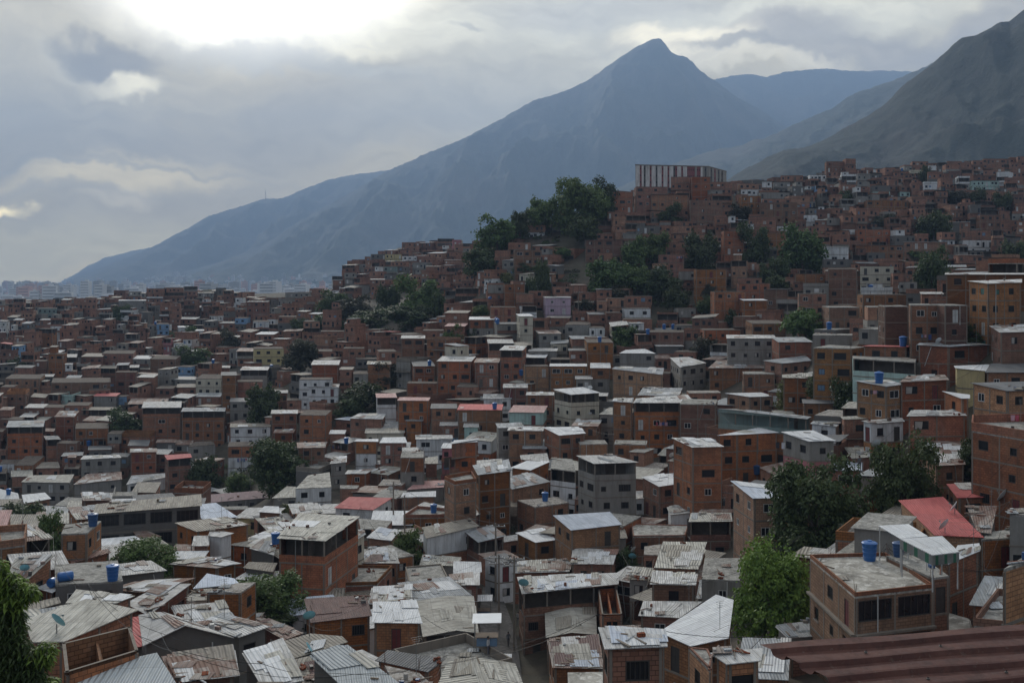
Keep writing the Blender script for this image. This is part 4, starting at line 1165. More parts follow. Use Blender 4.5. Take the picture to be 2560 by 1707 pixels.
Q('C',[2090,832,2310,762,2310,702,2150,792],3.4,'o','k',label='brick corner block rising from the bottom right edge',sty=dict(wp=.5))
Q('C',[2130,477,2270,482,2260,432,2140,442],2.2,'g','rubble')
Q('C',[1395,1242,1900,1232,1870,1152,1730,1112],1.3,'g','K',label='triangular stained slab in front of the blue tank house')
Q('J',[180,1152,480,1132,380,1002,65,1047],1.2,'g','rz')
Q('J',[190,1240,540,1205,500,1135,155,1152],1.0,'b','rr')
Q('C',[140,880,370,900,400,760,160,760],1.2,'g','k')
# --- upper part of the bottom centre (tile B)
Q('B',[1640,152,1930,142,1750,93,1525,99],4.2,'g','rz',label='grey four storey apartment house with pink bands above the big bluish white roof',patch=2,sty=dict(wp=.95,wk=['dark','grille'],open=1),under='g')
Q('B',[1360,182,1522,202,1502,122,1372,112],3.2,'w','k',label='narrow white house with an open top floor left of the grey apartments',sty=dict(wp=.7,open=1))
Q('B',[2060,299,2285,267,2200,206,1945,236],2.3,'b','rw',label='brick house with a fan of white sheets right of the grey apartments',patch=2,pmats=['rw'])
Q('B',[1880,377,2050,372,2010,322,1805,332],1.5,'w','rz')
Q('B',[2130,482,2320,462,2222,417,2110,432],1.5,'w','rz')
Q('B',[1260,432,1480,402,1402,367,1145,387],2.1,'b','rubble',label='brick house with scrap and a blue tub on its roof above the cliff')
Q('B',[1110,317,1362,267,1240,207,1040,242],2.1,'b','rg',label='brick house with a wide grey zinc roof above the cliff',patch=10)
Q('B',[890,224,1110,197,1090,122,855,162],4.2,'b','rg',label='tall narrow brick house with a grey roof left of the cliff',patch=6)
Q('B',[790,167,880,162,1060,117,780,137],2.0,'b','rz')
Q('B',[1180,122,1350,142,1330,82,1170,97],2.1,'b','rz')
Q('B',[740,287,880,267,850,217,675,252],4.3,'b','k',para=.5,label='tall dark brick block at the centre, left of the cliff')
Q('B',[430,320,670,302,680,257,500,264],1.2,'g','rp',label='faded pink roof above the street')
Q('B',[390,367,620,364,620,327,410,337],1.6,'b','rw')
Q('B',[-40,437,215,450,340,372,60,364],1.5,'w','rd',label='long low white hall under a red roof, left of the street',patch=0)
Q('B',[230,152,370,152,360,122,220,132],1.3,'b','rw')
Q('B',[390,112,545,112,540,66,400,71],3.2,'b','k',under='g',sty=dict(split=1))
Q('B',[555,150,625,150,625,102,560,112],2.0,'b','rc')
Q('B',[730,22,890,10,880,-10,735,0],4.2,'b','rw',label='brick block with a clean white roof edge near the centre',patch=0)
Q('B',[0,312,110,312,125,291,0,290],2.0,'b','k')
Q('B',[30,217,170,217,210,189,50,193],1.6,'b','rz')
Q('B',[245,292,400,292,440,256,280,251],1.7,'b','rubble')
Q('B',[410,502,740,497,740,462,500,442],1.6,'b','k',para=.5,label='low brick yard with a blue tank above the panelled house')
# --- left of the centre (tile A, upper)
Q('A',[597,477,1305,422,1300,347,620,412],2.3,'h','rt',label='long hall with a blue glazed front under a stained low roof',patch=0,sty=dict(big=1,front_only=True),name='long_hall')
Q('A',[1312,407,1780,367,1660,326,1330,352],1.5,'g','rv',label='low building with a dull purple roof right of the long hall',patch=0)
Q('A',[1315,450,1600,445,1600,425,1320,430],1.5,'b','k')
Q('A',[1765,372,1905,367,1905,300,1860,297],1.6,'g','rc')
Q('A',[1910,312,2140,302,2130,206,1990,226],1.9,'w','K',label='white house with two dark windows above the cream hall roof',sty=dict(wp=.9,wk=['dark']))
Q('A',[1665,462,1820,472,1800,427,1710,424],2.1,'b','rw',label='small brick house with a white cap roof left of the yellow green bush',patch=0)
Q('A',[0,392,130,402,110,342,0,312],1.5,'g','rw')
Q('A',[155,407,332,377,290,337,140,352],1.6,'o','rw',label='orange house with a bright white roof at the left, by a blue tank',patch=0)
Q('A',[0,420,150,418,150,378,0,380],1.4,'g','rt')
Q('A',[135,270,450,274,480,220,190,227],2.3,'g','rc',label='grey two storey house with a cream roof on the left slope')
Q('A',[472,287,790,252,785,202,560,217],2.3,'g','rr',label='long house with a rust strewn roof over a white base',patch=10)
Q('A',[815,287,1085,237,1070,212,850,227],1.5,'w','rz',label='long low white house with a pale roof on the left slope')
Q('A',[1080,127,1240,110,1230,86,1060,96],3.8,'o','rd',label='four storey house with a small red roof on the left slope',patch=0,sty=dict(open=1,wp=.7))
Q('A',[518,124,785,112,770,93,540,99],3.0,'g','rz',label='grey house with a row of four dark windows on the left slope',sty=dict(wp=1.0,wk=['hole']))
Q('A',[0,152,95,150,150,113,20,113],1.6,'w','rw')
Q('A',[90,162,215,160,290,101,170,101],2.0,'b','rg')
Q('A',[235,180,385,177,370,139,280,141],1.6,'b','rg')
Q('A',[402,102,530,97,535,76,420,79],2.1,'b','rz')
Q('A',[1470,42,1650,37,1640,9,1480,11],3.1,'b','rz',under='w',sty=dict(split=1))
Q('A',[1215,42,1390,27,1370,6,1260,9],2.1,'g','rz')
Q('A',[1925,52,2085,47,2110,9,1960,16],2.1,'b','rr')
Q('A',[2130,152,2240,142,2240,102,2150,109],2.1,'g','rz')
# --- the left slope (tile D)
B('D',1720,1915,572,560,3,'y','k',label='yellow three storey house on the left slope',sty=dict(wp=.95,wk=['dark']),under='c')
B('D',1600,1720,590,565,3,'g','rr',sty=OP)
for a in [(690,900,605,575,3,'b','rw'),(550,690,625,610,3,'b','rz'),(900,1010,640,612,2.2,'g','rw'),(1012,1190,642,612,3,'b','rz'),(30,270,775,752,3,'b','rz'),(270,355,760,748,2.4,'b','rz'),
 (355,740,800,775,3,'b','rg'),(800,890,895,885,1.5,'u','k'),(930,1040,765,750,3,'b','rz'),(1320,1495,775,752,3,'c','rz'),(1605,1775,795,785,3,'b','rw'),
 (1320,1485,895,875,2,'b','rg'),(870,1120,945,905,2,'b','rz'),(170,295,970,950,2.5,'b','rz'),(297,430,968,948,2.5,'b','rz'),(435,600,955,932,2.5,'b','rz'),(510,730,1110,1035,3,'b','k'),
 (235,360,1130,1115,2,'b','rz'),(1180,1318,780,765,2,'g','rz'),(1200,1325,832,815,2,'b','rz'),(1550,1700,930,910,3,'g','rk'),(1845,1985,1140,1120,2,'b','rg'),(1555,1830,1100,1080,2,'w','rt'),
 (2100,2290,680,650,3,'b','rz'),(2205,2325,715,705,2,'o','rw'),(2150,2270,590,545,2,'b','k'),(2170,2325,455,448,2,'b','k'),(1940,2050,920,905,1.5,'b','k'),(2010,2200,1240,1210,3,'b','rr'),(2230,2325,1145,1130,2,'b','rw'),
 (100,215,700,688,3,'b','rk'),(0,90,830,815,3,'b','k'),(0,75,985,968,3,'b','rz'),(0,150,1050,1030,2.4,'d','k'),(1060,1180,1205,1190,2.0,'g','rz'),(1830,1940,870,856,2,'b','rz'),(1500,1620,1010,1000,2,'d','k'),
 (880,1060,1270,1250,3,'b','rr'),(380,520,1210,1195,2.5,'b','k'),(1050,1170,840,820,2.2,'b','k'),(740,860,1300,1288,2,'d','rz'),(600,740,850,840,2.2,'b','k'),(780,920,730,722,3,'b','k'),(1430,1550,700,690,2,'b','rz'),(560,700,1180,1168,2,'b','k')]:
    B('D', *a)
B('D',625,790,892,875,2,'g','rd',label='small grey house with a maroon roof on the left slope',patch=0)
B('D',1495,1600,752,735,5,'b','rk',label='thin five storey brick tower right of the cream house on the left slope')
B('D',1620,1810,716,700,3,'g','rz',sty=dict(open=1),label='open fronted house below the yellow house')
B('D',1225,1520,995,975,4,'b','rg',sty=OP,label='wide four storey brick house with a dark gallery on the left slope')
B('D',960,1222,970,937,4,'b','rz',sty=OP,rot=4,label='four storey brick house with a slanting pale roof left of the wide gallery house')
B('D',45,290,1100,1065,4,'b','rg',sty=OP,label='gallery house with a dark flat roof near the left edge')
B('D',555,780,985,970,2,'b','rz',sty=OP)
B('D',1830,2012,1010,990,3,'b','rz',label='brick house with a pale flat roof left of the green gully')
B('D',2020,2205,1020,985,3.2,'b','k',rot=-6,label='flat roofed brick house directly right of the pale roofed one by the gully')
B('D',2020,2240,780,765,3,'w','k',label='white house with three windows above the green gully',sty=dict(wp=.9,wk=['dark']))
B('D',2080,2290,830,815,2.2,'w','rz',sty=dict(wp=.6))
for a in [(1585,1665,365,355,3,'u','k'),(1590,1690,400,392,2,'o','k'),(1485,1585,400,390,2,'w','rw'),(1205,1275,428,422,1.5,'w','rw'),(1302,1368,415,410,1.8,'y','k'),(1320,1390,450,445,1.6,'w','rw'),
 (1710,1815,388,380,2.4,'w','k'),(1727,1850,475,460,2.4,'b','rw'),(1340,1445,195,186,3,'g','rw'),(990,1110,166,160,5,'b','k'),(1110,1240,160,152,5,'b','k'),(1240,1330,152,146,4,'b','k'),
 (870,950,186,178,4,'b','k'),(1470,1520,212,205,3,'w','k'),(1590,1645,228,220,3,'w','k'),(500,650,232,224,4,'b','k'),(1925,2090,192,184,3,'b','k'),(2090,2180,166,160,3,'b','k'),(1660,1810,256,246,4,'b','rz'),
 (1880,2000,356,346,3,'b','k'),(2050,2160,388,378,2.4,'o','k'),(2250,2315,110,100,2.4,'w','k'),(260,380,300,292,3,'t','k'),(90,160,235,228,4,'b','k'),(1060,1140,405,398,3,'u','k'),(1110,1150,408,400,2,'w','k'),(650,710,425,418,2.4,'b','rw')]:
    B('D', *a)
B('D',800,985,247,236,2.6,'g','rw',label='wide house with a white roof edge on the left skyline')
# --- the centre slope (tile E)
Q('E',[1560,882,1760,868,1640,830,1440,846],3.3,'c','rw',label='large cream three storey house with a white roof in the middle of the slope',sty=dict(open=1,wp=.7,wk=['dark','hole']),patch=0)
B('E',1415,1670,690,678,3,'o','rw',label='long orange house with white framed windows uphill of the cream house',sty=dict(wp=.95,wk=['white']))
B('E',1230,1390,632,614,2.2,'b','rw',sty=OP,label='open pavilion house with a white roof on the centre slope')
Q('E',[1295,812,1365,792,1270,762,1140,797],1.6,'b','rc',label='low cream tent-like roof left of the cream three storey house')
B('E',965,1160,910,885,2.2,'w','rg',label='white house with two windows left of centre',sty=dict(wp=.9,wk=['dark']))
B('E',790,1095,985,955,3,'b','rd',rot=-3,label='brick house with a long red roof in the middle of the slope',patch=1,pmats=['rp'])
B('E',1135,1378,1002,965,2.6,'m','rp',label='house with a faded pink roof and mint front, right of the red roof',under='b',sty=dict(split=1))
for a in [(1250,1415,690,680,3,'o','k'),(1100,1270,835,815,2.5,'b','rz'),(1255,1445,885,870,2.5,'b','rz'),(905,1075,665,645,3.5,'b','rz'),(1005,1170,535,515,3,'b','rz'),(1060,1220,405,398,2.5,'g','rg'),
 (1450,1575,160,150,2,'b','k'),(1575,1670,148,140,2,'b','rz'),(1620,1740,190,180,2,'b','k'),(1000,1110,140,130,3,'b','k'),(1110,1250,135,125,3,'b','k'),(780,950,165,155,3,'b','k'),(1015,1190,290,230,3,'b','k'),
 (710,860,330,318,3,'b','rz'),(710,840,420,405,3,'b','rp'),(1915,2110,372,365,2.5,'b','k'),(2080,2325,460,445,3,'b','k'),(1670,1850,530,515,3.5,'b','rz'),(1550,1665,585,575,2.5,'o','rz'),(1275,1460,587,575,2,'b','rz'),
 (2140,2320,555,540,2,'w','rz'),(1595,1700,775,760,2.4,'o','rz'),(1065,1250,1105,1080,3,'g','rg'),(1240,1390,1245,1190,2,'b','rg'),(1130,1375,1125,1105,3,'b','rz'),(690,760,1242,1215,3,'p','rw'),(510,765,1182,1165,2.5,'w','rz'),
 (375,465,1242,1210,2.2,'b','rw'),(430,525,1270,1258,3,'g','rz'),(175,430,1140,1115,2,'c','rc'),(680,840,1090,1070,2,'u','rz'),(840,930,1100,1075,2.5,'m','rz'),(385,600,922,905,4,'b','rp'),(610,790,975,950,3,'b','rk'),
 (450,660,805,795,3,'b','k'),(495,645,690,665,3,'b','rk'),(785,930,830,800,2.5,'b','rg'),(90,190,742,720,3,'g','rz'),(180,345,677,662,3,'b','rg'),(110,262,642,630,2,'g','rz'),(265,385,592,575,3,'b','k'),(410,575,502,490,4,'b','rz'),
 (0,80,712,700,3,'b','rz'),(1620,1810,1215,1195,2.5,'o','k'),(1850,2070,1217,1195,3,'o','k'),(1190,1310,200,190,3,'b','k'),(20,160,570,560,3,'b','k'),(560,700,450,440,2.4,'b','k'),(930,1060,760,750,2.4,'b','k'),(1690,1800,890,880,2,'b','rz'),(440,560,1060,1045,2.4,'b','rg'),
 (960,1080,1030,1018,2,'b','k'),(1800,1900,620,610,2,'g','k'),(1440,1540,760,748,2,'b','rz'),(1340,1500,470,455,2,'g','rg'),(1520,1680,410,390,2.2,'g','rg'),(1690,1790,430,415,2.2,'w','rz')]:
    B('E', *a)
B('E',650,890,657,628,4,'b','rz',label='wide brick house with a pale roof on the centre slope, above the gully')
B('E',1075,1237,582,555,4,'b','rz',sty=OP,label='four storey brick house with a shaded top floor on the centre slope')
B('E',870,1045,375,365,2.5,'b','rw',under='g',sty=dict(split=1,wp=.8),label='half brick, half grey house with a thin white roof below the gully trees')
B('E',1210,1310,352,340,4,'c','rw',label='narrow cream four storey house on the centre slope')
B('E',1230,1330,284,278,2.2,'w','k',sty=OP,label='low white house with an open front on the centre slope')
B('E',1385,1565,228,221,2.6,'l','rz',label='lilac house with rows of windows in the middle of the slope',sty=dict(wp=.9,wk=['white']))
B('E',1925,2100,300,276,2.6,'w','k',label='white house with two small windows on the centre slope, below the scrub',sty=dict(wp=.9,wk=['dark']))
B('E',1735,1805,252,246,3,'o','rw'); B('E',1807,1930,230,222,3.2,'o','k')
Q('E',[1885,602,2135,604,2060,572,1930,580],2.4,'g','rw',label='grey house with a tilted white roof beside the lone green tree')
B('E',1690,1830,702,670,3,'b','rw',under='g',sty=dict(split=1))
Q('E',[1835,707,2180,747,2190,702,1860,692],3,'o','rg',label='long orange house with scrap on its grey roof, right of centre',patch=8)
Q('F',[0,698,180,667,60,627,-70,632],3,'g','rz',label='two tone grey house with a pale roof right of the long orange house',sty=dict(wp=.9))
Q('E',[1980,937,2400,937,2350,882,2000,907],4.4,'b','rz',label='massive brick block with drainpipes and laundry, right of the cream house',patch=6,sty=dict(wp=.8,open=1))
Q('E',[1835,927,1978,937,1985,902,1850,907],4.2,'o','rg',label='orange wing with a bluish roof left of the massive brick block')
Q('E',[1480,1157,1662,1142,1610,1097,1370,1102],3.2,'o','rw',label='orange house with a bright crumpled white roof below the cream house',patch=4,pmats=['rw','rs'])
Q('E',[755,1212,932,1182,925,1176,760,1200],4.2,'b','rw',dY=-1)
Q('E',[265,1207,455,1207,440,1167,290,1170],3,'b','rw',label='brick house with a clean white roof left of the gully foot',patch=0)
Q('E',[95,1197,258,1199,260,1180,110,1182],3,'b','rw',under='w',sty=dict(split=1,wp=.8),label='brick over white house left of the clean white roof')
Q('E',[60,1042,290,1047,312,1012,130,1007],2.5,'b','rg',label='broad brick house with a grey roof at the foot of the green gully')
Q('E',[280,1112,460,1112,390,1062,275,1065],1.8,'t','rg',label='small pale turquoise house with a grey roof left of centre')
B('E',245,385,902,880,3,'w','rp',sty=OP,label='white fronted gallery house beside the green gully')
# --- the right slope (tile F)
Q('F',[900,565,1160,570,1250,560,1010,545],4,'o','k',label='four window orange house left of the mint balcony house',sty=dict(wp=.9,wk=['hole','shut_u']))
Q('F',[1170,637,1590,662,1600,632,1165,620],2.1,'m','k',label='mint balcony house with railings and dark openings on the right slope',sty=dict(open=1),under='c')
Q('F',[690,672,890,652,850,617,560,652],2.5,'o','rg',label='brick house with a slate grey roof left of the mint balcony house',patch=0)
Q('F',[190,702,570,702,560,652,250,647],2.5,'b','rr',label='long brick house with a brown striped roof on the right slope')
Q('F',[2080,132,2312,124,2312,102,1942,114],4.1,'o','rz',label='tall orange house with green shutters at the upper right',sty=dict(wp=.9,wk=['shut_g','grille']),patch=2)
B('F',1560,1780,276,264,4.2,'o','k',label='orange house front with laundry, four storeys, at the right',sty=dict(wp=.9,wk=['hole','white']))
B('F',1782,1950,278,262,4.2,'d','k',rot=10)
B('F',1800,2330,70,38,3.2,'d','rz',label='long windowless brick building behind the house with green shutters',sty=dict(wp=.05))
Q('F',[2160,462,2345,457,2345,407,2090,417],2.5,'o','rz',label='brick house with a rough pale roof at the right edge, above the tarpaulin',patch=8)
Q('F',[1600,545,1820,558,2100,545,1960,528,1620,532],2.4,'b','rg',label='brick house with a wide grey roof right of the mint balconies',sty=dict(wp=.7,wk=['grille','hole']))
Q('F',[1860,702,2070,722,2092,677,1850,687],1.6,'y','rw')
Q('F',[2060,732,2360,732,2340,662,2100,672],2.1,'b','rk',label='roof covered by a dark tarpaulin at the right edge',patch=0)
Q('F',[2210,857,2360,852,2340,792,1960,802],3.5,'o','rk',label='brick house with a dark felt roof at the right edge',sty=dict(wp=.9,wk=['white','grille']))
Q('F',[1395,827,1510,812,1420,782,1175,787],3.4,'o','rg',label='brick house with hanging laundry above the right blue barrel',sty=dict(wp=.8,wk=['white','grille']))
Q('F',[1480,797,1820,782,1790,747,1540,752],3,'b','rr',label='house with a turquoise balcony and a thin rusty roof on the right slope')
Q('F',[1900,907,1960,907,1960,882,1770,857],2.5,'o','rw')
Q('F',[1530,1027,1940,1022,1900,987,1560,987],2.6,'b','rz',label='windowless brick house with a stony pale roof behind the right dark tree',patch=8,sty=dict(wp=.1))
Q('F',[1970,1125,2360,1190,2360,1062,1975,1072],3.6,'b','k',para=.9,label='brick house with a walled roof terrace at the right edge',sty=dict(wp=.8,wk=['dark','grille']))
Q('F',[1290,1077,1520,1062,1500,1037,1225,1057],2.5,'w','rz',under='o',sty=dict(split=1),label='white and orange house with planks on the roof, behind the right dark tree',patch=8)
Q('F',[1110,1047,1260,1042,1350,1017,1095,1030],2.6,'b','rc')
Q('F',[880,1077,1060,1097,1090,1062,900,1060],1.7,'w','rg')
Q('F',[690,767,900,772,905,732,690,747],2,'b','rc')
Q('F',[250,975,860,1047,890,1030,500,987],2.2,'t','rg',label='long house with a turquoise curtained front and grey roof on the right slope',under='b',sty=dict(split=1,open=1))
Q('F',[390,1152,670,1137,540,1102,250,1157],4.2,'b','rw',label='tall brick house with a white sheet roof left of the pink house',patch=1)
Q('F',[870,1197,1055,1192,900,1122,680,1132],3.5,'g','rw',under='p',label='pink and grey corner house with a white roof on the right slope',sty=dict(split=1,wp=.8,wk=['dark']),patch=4,pmats=['rw','rz'])
Q('F',[80,1237,300,1232,200,1177,-60,1172],5,'b','rz',label='tall brown brick apartment house with a ragged pale roof, left of the white roofed one',patch=6,sty=dict(wp=.5))
Q('F',[640,1422,860,1392,680,1337,545,1372],1.5,'b','rr')
Q('F',[640,1492,830,1432,700,1412,640,1427],1.2,'g','rz')
Q('F',[1160,1312,1300,1302,1290,1232,1110,1237],1.5,'b','rc')
Q('F',[990,1392,1230,1392,1230,1332,990,1337],1.6,'b','rs',label='bluish white roof behind the left dark tree',patch=0)
Q('F',[1720,1362,1930,1352,1900,1192,1590,1187],1.6,'b','rr',label='roof of scattered white scraps right of the dark tree',patch=22,pmats=['rz','rw','rr'])
Q('F',[470,897,640,892,550,867,300,872],2.1,'o','rw',label='rose brick cube with two dark windows on the right slope',patch=0,sty=dict(wp=.9,wk=['hole']))
for a in [(315,650,502,488,3,'g','rz'),(160,415,445,435,2.5,'b','k'),(485,720,402,390,3,'b','rz'),(425,600,246,238,2.6,'b','rw'),(230,445,186,172,3.5,'b','k'),(110,315,46,36,3.2,'b','k'),(395,610,130,120,2.6,'b','k'),
 (780,985,66,58,3.2,'b','k'),(805,990,200,188,3.6,'b','k'),(985,1195,46,32,3.4,'b','rz'),(1005,1215,292,283,2.4,'o','k'),(1270,1380,290,275,3.2,'o','k'),(1382,1545,285,270,4,'d','k'),(1230,1550,206,195,2,'b','k'),(1635,1770,202,192,1.6,'b','rz'),
 (830,1050,942,930,1.6,'b','rk'),(430,640,742,725,2.5,'b','k'),(0,240,946,912,4,'b','k'),(60,280,870,860,2,'b','rubble'),(660,905,527,492,2.4,'b','rg'),(900,1160,480,470,2,'g','k'),(1060,1180,760,750,2,'d','k'),(640,780,1010,1000,1.8,'b','k'),(1440,1560,60,52,2.4,'b','k'),(1480,1600,120,110,2,'g','k')]:
    B('F', *a)
B('F',1220,1440,14,5,3.2,'c','k',label='cream three storey house on posts at the upper right',sty=dict(wp=.8,wk=['dark']))
# --- skyline on the right (tiles W, S, X)
B('W',590,760,85,80,3,'b','k',label='brick house at the highest point of the right skyline')
B('W',760,855,60,55,2.2,'b','k'); B('W',784,858,104,100,2.0,'w','k',label='small white house front on the right skyline',dY=-4)
for a in [(185,380,210,205,2.5,'b','k'),(440,590,205,200,1.6,'w','k'),(20,100,265,262,2.2,'w','rw'),(120,270,270,265,1.6,'g','k'),(1000,1160,300,296,2.2,'m','k'),(1240,1340,305,302,2.2,'m','k'),
 (1355,1500,85,80,3,'b','k'),(1895,1990,75,70,3,'b','k'),(1990,2170,60,50,3,'b','k'),(2295,2400,40,35,3,'b','k'),(1650,1780,110,105,3,'b','k'),(1885,2130,255,250,2.2,'m','rw'),(0,330,450,440,4.4,'b','k'),(0,270,360,345,2.4,'w','k'),(1140,1225,400,395,2.4,'w','k'),
 (150,290,660,655,2.4,'w','k'),(545,800,845,840,3.2,'w','rz'),(570,825,955,950,3,'o','k'),(610,860,1042,1030,4.2,'b','rz'),(1955,2160,560,555,3.2,'b','k'),(1955,2160,632,628,1.8,'u','k'),(1800,2090,700,695,2.4,'b','k'),(1800,2090,785,780,1.6,'w','k'),
 (1280,1670,800,795,3.4,'b','rw'),(860,1170,690,684,2.8,'b','k'),(430,640,660,650,3.2,'b','k'),(1760,2000,920,915,3.4,'b','rz'),(950,1330,430,425,2.6,'b','k'),(1840,2110,340,334,2.2,'b','k'),(840,1290,830,822,2.4,'b','rw')]:
    B('W', *a)
B('S',1340,1560,238,230,5,'b','k'); B('S',1580,1700,170,165,4,'b','k'); B('S',1440,1700,292,284,4,'b','rk'); B('S',1175,1320,272,266,4.6,'b','k',label='brick house between the big hilltop tree and the striped block')
for a in [(1145,1262,408,400,2.6,'b','k'),(1720,1850,170,166,5,'b','k'),(1800,2000,205,200,3,'o','k'),(2050,2200,218,214,2.2,'w','k'),(2060,2200,300,292,4,'b','k'),(1710,1930,330,322,5,'o','k'),(2210,2400,320,312,4.4,'b','k'),(990,1250,600,590,3,'b','rz'),(1095,1180,690,684,2,'b','k'),
 (1345,1500,505,498,3.2,'b','k'),(1475,1580,500,494,3.0,'b','k'),(1580,1715,505,498,3,'o','k'),(1545,1670,618,612,3,'b','k'),(1505,1670,700,690,3,'b','k'),(1460,1560,760,752,2,'b','k'),(1750,1960,802,795,4,'b','k'),(1715,1930,568,562,3,'b','rw'),(1940,2080,540,532,5,'b','k'),(375,480,672,668,3,'b','k'),(510,692,670,664,4,'b','k'),
 (780,905,920,912,2.4,'b','k'),(905,1000,910,904,2.2,'b','rz'),(330,440,895,888,2.4,'b','k'),(500,580,880,874,3,'b','k'),(600,720,500,496,1.6,'w','k'),(760,910,465,460,1.6,'g','rz'),(2030,2200,860,850,2.4,'b','k'),(1265,1450,985,978,2.2,'b','k'),(470,620,618,614,1.8,'b','k'),(1630,1750,1070,1062,2,'g','k')]:
    B('S', *a)
for a in [(700,900,370,365,2.6,'y','k'),(920,1085,392,386,2.4,'w','k'),(1430,1660,440,432,2.6,'o','rw'),(1345,1545,180,170,3,'b','k'),(905,1120,225,218,3,'b','k'),(450,520,400,395,3,'o','k'),(210,340,535,530,4,'g','k'),(345,460,490,484,3,'g','k'),(520,690,680,674,3.2,'b','rz'),(50,185,640,634,2.4,'w','k'),(690,850,522,516,3,'t','rz'),(1200,1380,520,514,3,'b','rz'),(530,700,370,362,3,'b','k')]:
    B('X', *a, dY=0.0)
import numpy as np
_r = random.Random(8)
for sp in SPECS:
    if sp['ring'][0][1] > 225 and sp['roof'] == 'k': sp['roof'] = 'kd'
    if sp['label'] is None and sp['ring'][0][1] > 235 and sp['roof'] in ('rz', 'rw', 'rg') and _r.random() < .7: sp['roof'] = _r.choice(['kd', 'rt', 'rk', 'kd', 'rr'])
